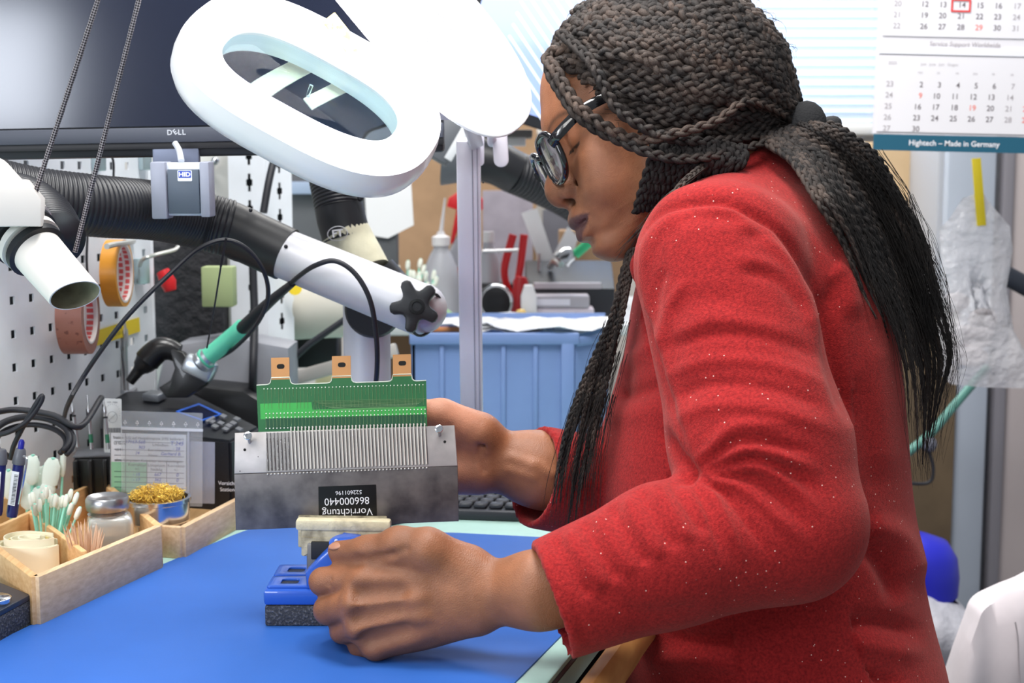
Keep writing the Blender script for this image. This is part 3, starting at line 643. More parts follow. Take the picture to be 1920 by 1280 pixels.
# second tray
zt2 = TZ+0.034
S = lambda x, y: PZ(x, y, zt2)
t2 = [S(300, 984), S(341, 987), S(500, 905), S(470, 845), S(250, 890), S(232, 930)]
tray2 = thing('wooden_tray', 'lower bamboo tray behind the organiser carrying the brass wool tin and pouch', 'organiser', S(380, 950)*[1, 1, 0]+[0, 0, TZ])
for p_, q_ in zip(t2, t2[1:]+t2[:1]): mk('side_panel', wallseg(p_, q_, TZ, zt2, 0.008), BAMD, tray2)
mk('tray_floor', prism(WF, [tuple(p_[:2]) for p_ in t2], TZ+0.0005, TZ+0.007), BAMB, tray2)
# paper pads in the near compartment
def at_z(x, y, z): return PZ(x, y, z)
pad = thing('paper_roll', 'curled stack of cream and yellow wiping papers in the front tray compartment', 'paper', at_z(55, 1060, TZ+0.004))
pc_ = at_z(55, 1012, TZ+0.045)[:2]
for i in range(9):
    r0 = 0.0055+i*0.0021; C = []
    for t in np.linspace(0.35+0.03*i, 2*math.pi-0.25, 22):
        rr = r0*(1+0.14*math.cos(2*t+0.4)+0.06*math.sin(3*t+i*1.3)); C.append((pc_[0]+rr*math.cos(t)*1.25, pc_[1]+rr*math.sin(t)*1.15))
    V = []; n_ = len(C); H = 0.040+0.005*math.sin(i*2.3)
    V = [(x, y, TZ+0.0045) for x, y in C]+[(x, y, TZ+0.0045+H) for x, y in C]
    V += [(x+(x-pc_[0])/r0*0.0005, y+(y-pc_[1])/r0*0.0005, z) for x, y, z in V]
    m2 = 2*n_; F = [(k, k+1, k+n_+1, k+n_) for k in range(n_-1)]+[(m2+k+n_, m2+k+n_+1, m2+k+1, m2+k) for k in range(n_-1)]+[(k+n_, k+n_+1, m2+k+n_+1, m2+k+n_) for k in range(n_-1)]
    mk('sheet', (V, F), mat('paper_cream', (246, 240, 214), 0.7) if i != 4 else mat('paper_yellow', (246, 228, 160), 0.7), pad)
# swabs and sticks: each one a thing of its own
STICK = mat('swab_green', (150, 222, 200), 0.4); TIPW = mat('swab_tip', (238, 240, 228), 0.8, bump=(700, 0.4)); FOAM = mat('foam_white', (226, 236, 226), 0.85, bump=(500, 0.4)); TOOTH = mat('toothpick_wood', (222, 188, 160), 0.6)
def stick(name, base, top, r, m, tip=None, label='', cat='', group=None, flat=None):
    t = thing(name, label, cat, base, group); base = np.array(base); top = np.array(top); ax = norm(top-base); L = np.linalg.norm(top-base)
    mk('shaft', tube_r(base, ax, [(r*0.9, 0), (r, 0.001), (r, L)], 8, True), m, t)
    if tip:
        r2, l2, mt = tip; g = tube_r(top-ax*l2, ax, [(r, 0), (r2*0.9, l2*0.12), (r2, l2*0.4), (r2*0.95, l2*0.75), (r2*0.6, l2*0.95), (0, l2)], 12, False)
        if flat is not None:
            V, F = g; c = V-top; sd = norm(np.cross(ax, flat)); V = V-(c@norm(flat))[:, None]*norm(flat)*0.55; g = (V, F)
        mk('tip', g, mt, t)
    return t
GS = 'thin cotton swabs fanned out in the tray'
sw_base = at_z(92, 985, TZ+0.045)
for i in range(19):
    a = (i-9)/9; b = at_z(90+a*14+random.uniform(-3, 3), 1008+random.uniform(-8, 10), TZ+0.030); b[2] = TZ+0.006
    tx, ty = 102+a*47+random.uniform(-3, 3), 912+abs(a)*20+random.uniform(-10, 22)
    d = (P(tx, ty, 1.0)-CAM); dd_ = np.linalg.norm(b[:2]-CAM[:2])*random.uniform(0.985, 1.03); top = CAM+d*dd_/np.linalg.norm(d[:2])
    stick('cotton_swab', b, top, 0.00125, STICK, (0.0028, 0.014, TIPW), 'thin mint-green stick swab with a small white tip, in the fan beside the toothpicks', 'swab', GS)
for i in range(30):
    a = (i-14.5)/14.5; b = at_z(160+a*10+random.uniform(-4, 4), 1040, TZ+0.030); b[2] = TZ+0.006
    tx, ty = 157+a*40+random.uniform(-4, 4), 975+abs(a)*8+random.uniform(-4, 18)
    d = (P(tx, ty, 1.0)-CAM); dd_ = np.linalg.norm(b[:2]-CAM[:2])*random.uniform(0.985, 1.02); top = CAM+d*dd_/np.linalg.norm(d[:2]); ax = norm(top-b); L = np.linalg.norm(top-b)
    mk('toothpick', tube_r(b, ax, [(0.0002, 0), (0.0009, 0.006), (0.0010, L-0.010), (0.0001, L)], 6, False), TOOTH, label='pale wooden toothpick standing in the bunch in front of the glass jar', cat='toothpick', group='wooden toothpicks in front of the jar')
for i, (tx, ty, bx, sc_) in enumerate(((16, 880, 22, 1), (62, 852, 58, 1.3), (70, 885, 66, 1.2), (84, 872, 76, 1.5), (100, 858, 84, 1.7), (72, 912, 68, 1.3), (52, 898, 50, 1.2), (56, 866, 48, 1.3), (92, 900, 82, 1.4))):
    b = at_z(bx, 962, TZ+0.03); b[2] = TZ+0.006; d = (P(tx, ty, 1.0)-CAM); dd_ = np.linalg.norm(b[:2]-CAM[:2])*(0.99+0.006*(i % 4)); top = CAM+d*dd_/np.linalg.norm(d[:2])
    stick('foam_swab', b, top, 0.0022, STICK, (0.0080*min(sc_, 1.5)*0.8, 0.034, FOAM), 'broad foam swab with a white paddle head, standing upright in the rear compartment', 'swab', 'broad foam swabs behind the pens', flat=FW)
b = at_z(110, 965, TZ+0.03); b[2] = TZ+0.006; d = P(119, 843, 1.0)-CAM; top = CAM+d*np.linalg.norm(b[:2]-CAM[:2])/np.linalg.norm(d[:2])
stick('foam_swab', b, top, 0.0014, STICK, (0.0033, 0.030, FOAM), 'single slim foam swab leaning tall and apart, just left of the glass jar', 'swab')
# pens
def pen(x0, y0, x1, y1, d, lab, blue):
    a, b = P(x0, y0, d), P(x1, y1, d-0.01); ax = norm(b-a); L = np.linalg.norm(b-a); t = thing('marker_pen', lab, 'pen', a)
    mk('barrel', tube_r(a, ax, [(0.0050, 0), (0.0056, 0.004), (0.0056, L*0.72)], 18, True), mat('pen_blue', (28, 34, 104), 0.3), t)
    mk('grip_collar', tube_r(a+ax*L*0.66, ax, [(0.0064, 0), (0.0068, 0.003), (0.0052, L*0.17), (0.0042, L*0.19)], 18, True), mat('pen_grey', (98, 100, 108), 0.35), t)
    if blue: mk('plunger', tube_r(a+ax*L*0.83, ax, [(0.0030, 0), (0.0030, L*0.10), (0.0018, L*0.13)], 14, True), mat('pen_blue_light', (36, 40, 150), 0.3), t)
    fr = Frame(a+ax*L*0.36-FW*0.0064, np.cross(ax, -FW)*1.0, ax); lb = mk('barcode_label', box(fr, (0, 0, 0), (0.0072, L*0.42, 0.0004)), mat('sticker_white', (235, 238, 245), 0.5), t, label='white barcode sticker'); g = G()
    for k in range(22): g.add(*box(fr, (0.0012, -L*0.19+k*L*0.0172, 0.0003), (0.0038, L*0.0172*random.uniform(0.25, 0.7), 0.0003)))
    mk('bars', g, mat('print_black', (28, 28, 32), 0.5), lb, flat=True)
pen(-6, 965, 4, 820, 1.42, 'grey-collared marker pen cut off by the left picture edge', False); pen(22, 968, 42, 818, 1.43, 'dark blue marker pen with a blue plunger and barcode sticker', True)
g = G(); g.add(*tube(smooth_path([P(44, 855, 1.40), P(50, 862, 1.397), P(44, 900, 1.397), P(36, 945, 1.40)], 6), 0.0012, 6)); mk('pen_clip', g, mat('chrome', (214, 216, 220), 0.18, metal=1), label='bent bright steel clip hooked beside the dark blue pen', cat='clip')
# glass jar with a metal lid
jz = TZ+0.0045; jc = at_z(205, 1046, jz); dj = (jc-CAM)@FW; js = px(dj)
jar = thing('glass_jar', 'small frosted glass jar with a dished metal dispenser lid in the bamboo tray', 'jar', jc)
jw = 0.044; jh = 0.048
mk('glass_body', box(Frame((jc[0]+0.002, jc[1], jz), (0.95, 0.3, 0), (-0.3, 0.95, 0)), (0, 0, jh/2), (jw*1.05, jw*1.05, jh), 0.010, 4), mat('frosted_glass', (206, 206, 200), 0.22, trans=0.55, ior=1.4), jar)
mk('contents', box(Frame((jc[0]+0.002, jc[1], jz), (0.95, 0.3, 0), (-0.3, 0.95, 0)), (0, 0, 0.010), (jw*0.9, jw*0.9, 0.014), 0.006, 3), mat('dark_liquid', (52, 44, 40), 0.3), jar, label='dark liquid at the bottom')
STEEL = mat('brushed_steel', (190, 190, 192), 0.28, metal=0.95); CHR = mat('chrome', (214, 216, 220), 0.18, metal=1)
lz = jz+jh; mk('metal_lid', lathe((jc[0], jc[1], lz-0.004), (0, 0, 1), [(0.0175, 0), (0.0205, 0.004), (0.0170, 0.0065), (0.0215, 0.0085), (0.0222, 0.0115), (0.0222, 0.019), (0.0205, 0.022), (0.0160, 0.0195), (0.0090, 0.0175), (0.0010, 0.0205)], 40, True), STEEL, jar)
# brass wool tin
tz = TZ+0.030; tc = at_z(293, 978, tz)+np.array([0.0, 0.006, 0]); ts = 0.0345
tin = thing('brass_wool_tin', 'round aluminium tin heaped with golden brass wool on the rear tray', 'tin', tc)
mk('tin_body', lathe(tc, (0, 0, 1), [(ts*0.95, 0), (ts, 0.002), (ts, 0.021), (ts*1.05, 0.022), (ts*1.05, 0.026), (ts*0.95, 0.0265), (ts*0.93, 0.012)], 48, False), CHR, tin)
mk('tin_base', lathe(tc-[0, 0, 0.0222], (0, 0, 1), [(ts*0.9, 0.0), (ts*0.93, 0.0225)], 40), CHR, tin)
mk('rivet_hole', ball(tc+np.array([-0.006, -ts*0.99, 0.010]), 0.0018, 6), mat('print_black', (28, 28, 32), 0.5), tin)
g = G()
for _ in range(360):
    a = random.uniform(0, 2*math.pi); r = ts*0.86*math.sqrt(random.random()); x, y = r*math.cos(a), r*math.sin(a); z = 0.024+0.013*math.sqrt(max(0, 1-(r/(ts*0.95))**2))*random.uniform(0.5, 1.05)
    C = []; p0 = tc+np.array([x, y, z]); u = norm(rng.normal(0, 1, 3)*[1, 1, 0.5]); v = norm(np.cross(u, rng.normal(0, 1, 3)))
    for t in np.linspace(0, 5.5, 9): C.append(p0+0.0026*(math.cos(t)*u+math.sin(t)*v)+u*0.0006*t)
    g.add(*tube(C, 0.00042, 3, cap=False, squash=0.4))
mk('brass_wool', g, mat('brass', (255, 216, 104), 0.38, metal=0.7), tin, kind='stuff', ang=180)
mk('wool_core', ball(tc+np.array([0, 0, 0.018]), 1, 12, (ts*0.82, ts*0.82, 0.014)), mat('brass_dark', (150, 110, 40), 0.4, metal=0.9, bump=(900, 1.0, 0.002)), tin)
# black sponge holder in the bottom left corner
sp0 = PZ(-40, 1190); sp = thing('sponge_holder', 'dark granular foam block under a black plate at the bottom left corner', 'holder', sp0)
pts_b = [PZ(-160, 1265), PZ(2, 1204), PZ(60, 1168), PZ(-60, 1120)]
def slab(pts, z0, z1, bev=0.001): return prism(WF, [tuple(p_[:2]) for p_ in pts], z0, z1, bev=bev)
GRAN = mat('granular_foam', (58, 60, 66), 0.9, noise=(420, (112, 114, 122), 0.50, 0.72), bump=(420, 1.0, 0.002))
k_ = [PZ(-160, 1265), PZ(0, 1204), PZ(60, 1170), PZ(-80, 1110)]
mk('foam_block', slab(k_, TZ, TZ+0.0225), GRAN, sp, label='speckled black foam base'); kk = [k_[0], k_[1], k_[2], k_[3]]
mk('top_plate', slab(kk, TZ+0.0225, TZ+0.0275), mat('plate_navy', (40, 50, 66), 0.35), sp)
dc = PZ(-10, 1128, TZ+0.029); mk('steel_disc', lathe((dc[0], dc[1], TZ+0.0275), (0, 0, 1), [(0.0135, 0), (0.0142, 0.002), (0.0142, 0.005), (0.012, 0.0065)], 30), CHR, sp)
# tip rack with three soldering tips
rk = thing('tip_rack', 'black slotted rack holding slim soldering tips behind the swabs', 'rack', PZ(190, 920))
RB = mat('rack_black', (26, 26, 28), 0.35, coat=0.2); rf_ = Frame(P(187, 850, 1.66), norm((1, 0.16, 0)), (0, 0, 1)); zb = TZ-rf_.o[2]
mk('rack_body', box(rf_, (0, (zb-0.002)/2, 0.010), (0.054, -zb-0.002, 0.020), 0.002), RB, rk)
mk('top_shelf', box(rf_, (0.002, 0.0, -0.004), (0.060, 0.003, 0.044), 0.0012), mat('rack_shelf', (96, 98, 104), 0.3), rk)
for k in range(4): mk('fin', box(rf_, (-0.024+0.0165*k, -0.0245, 0.0255), (0.0045, 0.045, 0.014), 0.0012), RB, rk)
def tip_tool(x0, y0, x1, y1, d_, lab, green=False, r=0.0023, grp=None):
    d = 1.63; a, b = P(x0, y0, d), P(x1, y1, d); ax = norm(b-a); L = np.linalg.norm(b-a); t = thing('soldering_tip', lab, 'soldering tip', a)
    mk('shaft', tube_r(a, ax, [(r, 0), (r, L*0.60), (r*0.55, L*0.61), (r*0.55, L*0.66), (r*0.9, L*0.67), (r*0.9, L*0.78), (r*0.4, L*0.82), (r*0.25, L)], 14, True), STEEL, t)
    mk('collar', tube_r(a+ax*L*0.58, ax, [(r*1.05, 0), (r*1.05, 0.002)], 14, True), RB, t)
    if green: mk('green_band', tube_r(a+ax*L*0.12, ax, [(r*1.08, 0), (r*1.08, L*0.16)], 14, True), mat('band_green', (44, 112, 84), 0.4), t)
tip_tool(146, 838, 133, 740, 1.49, 'leftmost steel soldering tip standing in the black rack'); tip_tool(172, 842, 164, 740, 1.49, 'middle soldering tip of the rack with a green band', True); tip_tool(203, 842, 194, 742, 1.49, 'right soldering tip of the rack, in front of the white dial tag', True)
for (x0, y0, x1, y1), lab in (((231, 732, 223, 615), 'taller of the two steel tips standing on the soldering station'), ((238, 732, 233, 604), 'slim steel tip with a white end standing right behind the other on the station')):
    a, b = P(x0, y0, 1.84), P(x1, y1, 1.84); ax = norm(b-a); L = np.linalg.norm(b-a); t = thing('soldering_tip', lab, 'soldering tip', a)
    mk('shaft', tube_r(a, ax, [(0.0028, 0), (0.0028, L*0.62), (0.0044, L*0.66), (0.0044, L*0.88), (0.0024, L*0.92), (0.0020, L)], 14, True), STEEL, t)
# soldering station
ST = thing('soldering_station', 'black soldering station with a blue framed display and small grey keys', 'soldering station', PZ(330, 890))
PB1 = mat('station_black', (34, 36, 42), 0.45, noise=(300, 0.12)); top = [(188, 800, 1.72), (432, 826, 1.67), (487, 800, 1.74), (345, 728, 1.88), (200, 735, 1.85)]
tp = [P(*q_) for q_ in top]; n_ = len(tp); bt = [np.array([p_[0], p_[1], TZ]) for p_ in tp]; V = tp+bt; F = [tuple(reversed(range(n_)))]+[tuple(range(n_, 2*n_))]+[(i, (i+1) % n_, n_+(i+1) % n_, n_+i) for i in range(n_)]
bm = bmesh.new(); vs = [bm.verts.new(v) for v in V]
for f in F: bm.faces.new([vs[i] for i in f])
bmesh.ops.recalc_face_normals(bm, faces=list(bm.faces)); bmesh.ops.bevel(bm, geom=list(bm.edges), offset=0.003, segments=2, affect='EDGES'); bm.verts.index_update()
mk('casing', (np.array([v.co for v in bm.verts]), [tuple(v.index for v in f.verts) for f in bm.faces]), PB1, ST); bm.free()
pn = norm(np.cross(tp[1]-tp[0], tp[3]-tp[0])); pn = pn if pn@FW < 0 else -pn
def on_top(x, y, h=0.0): return PPL(x, y, tp[0]+pn*h, pn)
def quad_on(pts, h0, h1):
    lo_q = [on_top(x, y, h0) for x, y in pts]; hi_q = [p_+pn*(h1-h0) for p_ in lo_q]; n_ = len(pts); return lo_q+hi_q, [tuple(range(n_)), tuple(range(2*n_-1, n_-1, -1))]+[(i, n_+i, n_+(i+1) % n_, (i+1) % n_) for i in range(n_)]
mk('display', quad_on([(330, 772), (373, 757), (416, 777), (380, 789)], 0, 0.0012), mat('lcd_frame', (50, 96, 190), 0.3, emit=0.35), ST, label='blue display frame'); mk('display_glass', quad_on([(337, 772), (373, 760), (409, 777), (379, 786)], 0.001, 0.0018), mat('lcd_dark', (24, 30, 60), 0.12), ST)
for x, y in ((420, 782), (398, 792), (415, 795), (430, 800), (404, 801), (424, 806), (438, 795), (445, 787), (449, 806)): mk('key', quad_on([(x-8, y), (x-2, y-4), (x+7, y), (x+1, y+4)], 0, 0.0022), mat('key_grey', (128, 130, 136), 0.4), ST)
mk('knob_row', quad_on([(385, 792), (400, 784), (404, 786), (389, 795)], 0, 0.003), mat('key_grey', (128, 130, 136), 0.4), ST)
ff = Frame(P(428, 912, 1.645), norm((1, -0.10, 0)), (0, 0, 1)); g = G(); g.add(*text(ff, 'Vorsicht', 0.0062, -0.001, 0.004, 0.0006, align='CENTER')); g.add(*text(ff, 'Station', 0.0062, -0.001, -0.0035, 0.0006)); mk('lettering', g, mat('print_white', (245, 245, 250), 0.5), ST, flat=True)
mk('tip_plate', lathe(on_top(238, 733), pn, [(0.014, 0), (0.013, 0.003), (0.002, 0.0035)], 20), STEEL, ST)
mk('sponge_block', box(Frame(on_top(290, 742, 0.006), norm(tp[1]-tp[0]), norm(np.cross(pn, norm(tp[1]-tp[0])))), (0, 0, 0), (0.024, 0.022, 0.010), 0.002), mat('silver_plastic', (160, 164, 170), 0.35, metal=0.4, bump=(300, 0.8)), ST)
# iron holder with iron
hd = thing('iron_holder', 'black swivel holder with a silver clamp gripping the green soldering iron', 'iron holder', P(320, 735, 1.80))
mk('funnel', tube(smooth_path([P(243, 716, 1.80), P(262, 692, 1.80), P(272, 681, 1.80), P(283, 668, 1.80), P(300, 655, 1.80), P(318, 655, 1.80), P(334, 662, 1.80)], 5), np.interp(np.linspace(0, 1, 31), [0, .16, .18, .38, .4, .7, 1], [0.0060, 0.0078, 0.0110, 0.0150, 0.0165, 0.0155, 0.0120]), 24), RB, hd, label='black funnel tube')
mk('bracket', prism(Frame(P(0, 0, 1.795)*0+P(340, 700, 1.795), norm(RT), norm(UP)), [((x-340)*px(1.795), (700-y)*px(1.795)) for x, y in ((318, 650), (345, 660), (372, 700), (398, 706), (386, 722), (352, 745), (315, 745), (300, 726), (322, 712), (330, 690))], -0.012, 0.008, bev=0.002), RB, hd)
mk('clamp', box(Frame(P(376, 686, 1.785), norm(RT*0.9-UP*0.42), norm(UP*0.9+RT*0.42)), (0, -0.002, 0), (0.040, 0.026, 0.026), 0.005), mat('clamp_silver', (176, 182, 188), 0.3, metal=0.7), hd)
iron = thing('soldering_iron', 'mint green gripped soldering iron resting in the black holder', 'soldering iron', P(420, 640, 1.78))
mk('nut', tube_r(P(372, 684, 1.77), norm(P(462, 610, 1.76)-P(372, 684, 1.77)), [(0.010, 0), (0.0135, 0.003), (0.0135, 0.008), (0.011, 0.0105), (0.0125, 0.013), (0.0118, 0.017)], 24, True), mat('clamp_silver', (176, 182, 188), 0.3, metal=0.7), iron)
ia, ib = P(384, 674, 1.77), P(460, 612, 1.75); mk('grip', tube_r(ia, norm(ib-ia), [(0.0132, 0), (0.0138, 0.003), (0.0108, 0.008), (0.0114, np.linalg.norm(ib-ia)*0.8), (0.0122, np.linalg.norm(ib-ia)*0.97), (0.0108, np.linalg.norm(ib-ia))], 28, True), mat('grip_mint', (96, 206, 170), 0.5), iron, label='mint green rubber grip')
mk('strain_relief', tube(smooth_path([P(452, 618, 1.752), P(500, 571, 1.66), P(548, 531, 1.56)], 6), np.linspace(0.0086, 0.0042, 13), 16), mat('cable_black', (32, 33, 40), 0.55), iron)
mk('iron_cable', tube(smooth_path([P(540, 537, 1.575), P(560, 518, 1.53), P(590, 498, 1.47), P(628, 489, 1.46), P(665, 512, 1.46), P(693, 560, 1.465), P(705, 625, 1.48), P(707, 690, 1.50), P(700, 760, 1.54), P(690, 850, 1.58)], 8), 0.0027, 10), mat('cable_black', (32, 33, 40), 0.55), iron)
CB = mat('cable_black', (32, 33, 40), 0.55)
mk('power_cable', tube(smooth_path([PZ(118, 800, TZ+0.03), P(126, 762, 1.50), P(160, 700, 1.48), P(215, 622, 1.46), P(260, 570, 1.46), P(320, 512, 1.47), P(370, 468, 1.48), P(420, 450, 1.49), P(462, 466, 1.50), P(495, 510, 1.52), P(502, 560, 1.55), P(480, 610, 1.59), P(440, 652, 1.74), P(408, 672, 1.78)], 8), 0.0025, 8), CB, label='thin black cable looping up from the bench and tied to the hose', cat='cable')
g = G(); g.add(*tube([P(424, 446, 1.485), P(420, 470, 1.487), P(414, 500, 1.49)], 0.0022, 6, squash=0.35)); g.add(*tube(smooth_path([P(414, 500, 1.49), P(402, 575, 1.53), P(388, 652, 1.60)], 5), 0.0010, 6)); mk('cable_tie', g, CB, label='black tie strap hanging from the hose cuff', cat='cable tie')
mk('wall_cable', tube(smooth_path([P(516, 290, 1.95), P(504, 340, 1.93), P(494, 398, 1.92)], 5), 0.0052, 10), CB, label='thick dark cable slanting down in front of the slotted post', cat='cable')
mk('wall_cable', tube(smooth_path([P(474, 500, 1.95), P(477, 600, 1.94), P(474, 720, 1.90), PZ(474, 860)], 5), 0.0056, 10), CB, label='thick dark cable running straight down the slotted post below the hose', cat='cable')
# pouch with the form
PFm = camframe(312, 860, 1.63, roll=-1.6); ps = px(1.63)
pouch = thing('clear_pouch', 'clear plastic pouch holding a calibration form, leaning before the station', 'pouch', PFm(0, 0, 0)*[1, 1, 0]+[0, 0, TZ+0.02])
L_ = lambda x, y: ((x-312)*ps, (860-y)*ps)
def sheet(fr, x0, y0, x1, y1, n, th, r=0.0008): a, b = L_(x0, y1), L_(x1, y0); return prism(fr, rrect(a[0], a[1], b[0], b[1], r, 3), n-th, n)
FILM = mat('clear_film', (226, 230, 238), 0.12, alpha=0.22, spec=0.8)
mk('front_film', sheet(PFm, 229, 770, 381, 948, 0.004, 0.0004), FILM, pouch); mk('rear_film', sheet(PFm, 340, 826, 402, 944, -0.002, 0.0004), mat('clear_film_b', (200, 204, 222), 0.12, alpha=0.35), pouch)
mk('fold_seam', sheet(PFm, 229, 800, 382, 805, 0.0055, 0.0014, 0.0004), mat('seam_white', (222, 226, 236), 0.25), pouch); mk('side_seam', sheet(PFm, 353, 806, 357, 946, 0.0052, 0.001, 0.0004), mat('seam_soft', (196, 200, 214), 0.2, alpha=0.7), pouch)
g = G()
for k in range(7):
    cx_, cy_ = L_(237+k*22.6, 791); tri = [(cx_+0.0020*math.cos(a), cy_+0.0023*math.sin(a)) for a in (math.pi/2, math.pi/2+2.094, math.pi/2+4.189)]
    for i in range(3): g.add(*tube(PFm.w([(*tri[i], 0.0052), (*tri[(i+1) % 3], 0.0052)]), 0.00032, 4))
    g.add(*text(PFm, 'PE', 0.0018, cx_, cy_-0.0030, 0.0052))
mk('recycling_marks', g, mat('print_white', (245, 245, 250), 0.5), pouch, flat=True)
form = mk('form_sheet', sheet(PFm, 207, 813, 351, 938, 0.001, 0.0003), mat('form_paper', (226, 230, 238), 0.6), label='printed calibration form with blue handwriting inside the clear pouch', cat='form')
mk('green_column', sheet(PFm, 209, 868, 276, 936, 0.00125, 0.0002), mat('form_green', (150, 208, 172), 0.6), form)
g = G()
for y in (829, 844, 855, 864, 886, 896, 906, 916, 926): g.add(*box(PFm, (*L_(280, y), 0.00150), (0.0795, 0.0005, 0.0001)))
for x, ya, yb in ((236, 813, 938), (276, 864, 938), (313, 864, 938), (350, 813, 938), (208, 813, 938)): g.add(*box(PFm, (L_(x, 0)[0], (L_(0, ya)[1]+L_(0, yb)[1])/2, 0.0015), (0.0005, (yb-ya)*ps, 0.0001)))
for s_, x, y, z in (('Station (LS) auf Hauptlötspitze (HS) kalibriert', 279, 821, 0.0044), ('LS Gerät', 226, 832, 0.0040), ('Lötkolben:', 302, 833, 0.0044), ('LS Nr.', 226, 844, 0.0040), ('Korrekturwert:', 300, 843, 0.0042), ('Name:', 288, 853, 0.0042), ('ohne Lötspitzen Korrektur berücksichtigen', 279, 863.5, 0.0044), ('Korrektur', 258, 872, 0.0050), ('+/-', 258, 880, 0.0044), ('Lötspitzen', 294, 872, 0.0048), ('Nadelig', 294, 880, 0.0044), ('Korrektur', 331, 872, 0.0048), ('+/-', 331, 880, 0.0044)):
    g.add(*text(PFm, s_, z, *L_(x, y+0.5), 0.0016))
mk('form_print', g, mat('print_grey', (48, 52, 62), 0.6), form, flat=True)
g = G()
for s_, x, y, z in (('17163-560', 254, 829, 0.0062), ('T 245', 332, 830, 0.0074), ('303', 266, 839, 0.0060), ('- 28', 331, 840, 0.0062), ('24', 258, 850, 0.0056), ('Gerhard B.', 321, 850, 0.0062), ('- 15', 256, 891, 0.0060), ('- 17', 256, 901, 0.0060), ('667', 296, 890, 0.0062), ('362', 296, 900, 0.0062), ('0', 333, 890, 0.0066), ('0', 333, 900, 0.0066)):
    g.add(*text(PFm, s_, z*0.85, *L_(x, y), 0.00165, shear=0.2, bold=0.01))
mk('handwriting', g, mat('ink_blue', (60, 84, 190), 0.6), form, flat=True)
TG = camframe(211, 780, 1.65, roll=-1); tg = thing('dial_tag', 'white card tag printed with a round dial and barcode, standing behind the tips', 'tag', TG(0, -0.02, 0)); sT = px(1.65)
mk('card', prism(TG, rrect(-0.0105, -0.043, 0.0105, 0.0205, 0.0015), -0.0006, 0), mat('tag_paper', (226, 228, 228), 0.6), tg); g = G()
for a in np.linspace(-0.3, math.pi+0.3, 15):
    g.add(*tube(TG.w([(0.0082*math.cos(a), 0.004+0.0095*math.sin(a), 0.0003), (0.0092*math.cos(a), 0.004+0.0107*math.sin(a), 0.0003)]), 0.0002, 4))
g.add(*tube(TG.w([(0.0055*math.cos(a), -0.001+0.0065*math.sin(a), 0.0003) for a in np.linspace(0, 2*math.pi, 25)]), 0.00016, 4, cap=False)); g.add(*tube(TG.w([(-0.004, -0.005, 0.0003), (0.004, 0.003, 0.0003)]), 0.00018, 4)); g.add(*text(TG, 'min max', 0.0035, 0, 0.0165, 0.0003))
for k in range(16): g.add(*box(TG, (-0.0085+k*0.00115, -0.0165, 0.0003), (0.0006 if k % 3 else 0.0009, 0.0055, 0.0001)))
mk('dial_print', g, mat('print_grey2', (120, 122, 130), 0.6), tg, flat=True)
# coil of black cable and power supply at the left
g = G()
for k, (rx_, ry_, dy) in enumerate(((72, 40, 0), (80, 46, 4), (66, 34, 8))):
    pts = [P(58+rx_*math.cos(t), 822+dy-ry_*math.sin(t), 1.50+0.03*math.sin(t)+0.004*k) for t in np.linspace(-0.6, math.pi+0.9, 22)]; g.add(*tube(smooth_path(pts, 3), 0.0030, 8))
g.add(*tube(smooth_path([P(20, 860, 1.47), P(28, 830, 1.46), P(60, 770, 1.45), P(78, 742, 1.45), P(76, 755, 1.45), P(50, 790, 1.45), P(10, 812, 1.45), P(-30, 815, 1.46)], 6), 0.0026, 8))
g.add(*tube(smooth_path([P(-20, 775, 1.5), P(30, 768, 1.52), P(100, 778, 1.52), P(150, 800, 1.52), P(190, 745, 1.6)], 6), 0.0034, 8)); mk('cable_coil', g, CB, label='coil of black cable lying behind the pens at the left', cat='cable', ang=180)
mk('black_bobbin', lathe(P(66, 862, 1.78)*[1, 1, 0]+[0, 0, TZ], norm((0.25, 0, 1)), [(0.036, 0), (0.037, 0.05), (0.032, 0.062), (0.0, 0.066)], 30), mat('black_shiny', (24, 26, 30), 0.3), label='round shiny black drum inside the cable coil', cat='drum')
sb = PZ(330, 850); 
mk('black_case', prism(Frame(P(425, 760, 1.92), (1, 0, 0), (0, 0, 1)), [(-0.06, -0.14), (0.07, -0.14), (0.075, 0.00), (0.03, 0.028), (-0.03, 0.034), (-0.055, 0.012)], -0.06, 0.04, bev=0.012), mat('case_black', (30, 31, 34), 0.4), label='rounded black instrument case behind the soldering station', cat='case')
# tape rolls and hooks on the pegboard
def on_peg(x, y, h=0.0): return PPL(x, y, PB.o+PB.n*h, PB.n)
def tape_roll(x, y, R, r, w, h, m_out, m_in, lab, out_lab, yaw=0):
    c = on_peg(x, y, h); t = thing('tape_roll', lab, 'tape', c); n = norm(PB.n+pbx*yaw)
    mk('tape', tube_r(c, n, [(r, 0), (R, 0), (R, w), (r, w), (r, 0)], 44, False), m_out, t, label=out_lab)
    mk('core', tube_r(c-n*0.0005, n, [(r*0.93, 0), (r*1.0, 0), (r*1.0, w+0.001), (r*0.93, w+0.001), (r*0.93, 0)], 44, False), mat('core_white', (222, 214, 210), 0.6), t)
    g = G(); u = norm(np.cross(n, (0, 0, 1))); v = np.cross(n, u)
    for i in range(26):
        a = 2*math.pi*i/26
        for k in range(2):
            a2 = a+(0.11 if k else 0); fr = Frame(c+n*(w*(0.3+0.42*k))+(math.cos(a2)*u+math.sin(a2)*v)*r*0.925, -math.sin(a2)*u+math.cos(a2)*v, n); g.add(*box(fr, (0, 0, 0), (r*0.15, w*0.26, 0.0008)))
    mk('core_print', g, mat('print_red', (206, 84, 84), 0.6), t, flat=True); return c, n
tape_roll(204, 512, 0.0415, 0.0365, 0.020, 0.022, mat('tape_orange', (226, 154, 52), 0.35), None, 'roll of orange tape with red printed core hanging on the board', 'glossy orange tape', 0.25)
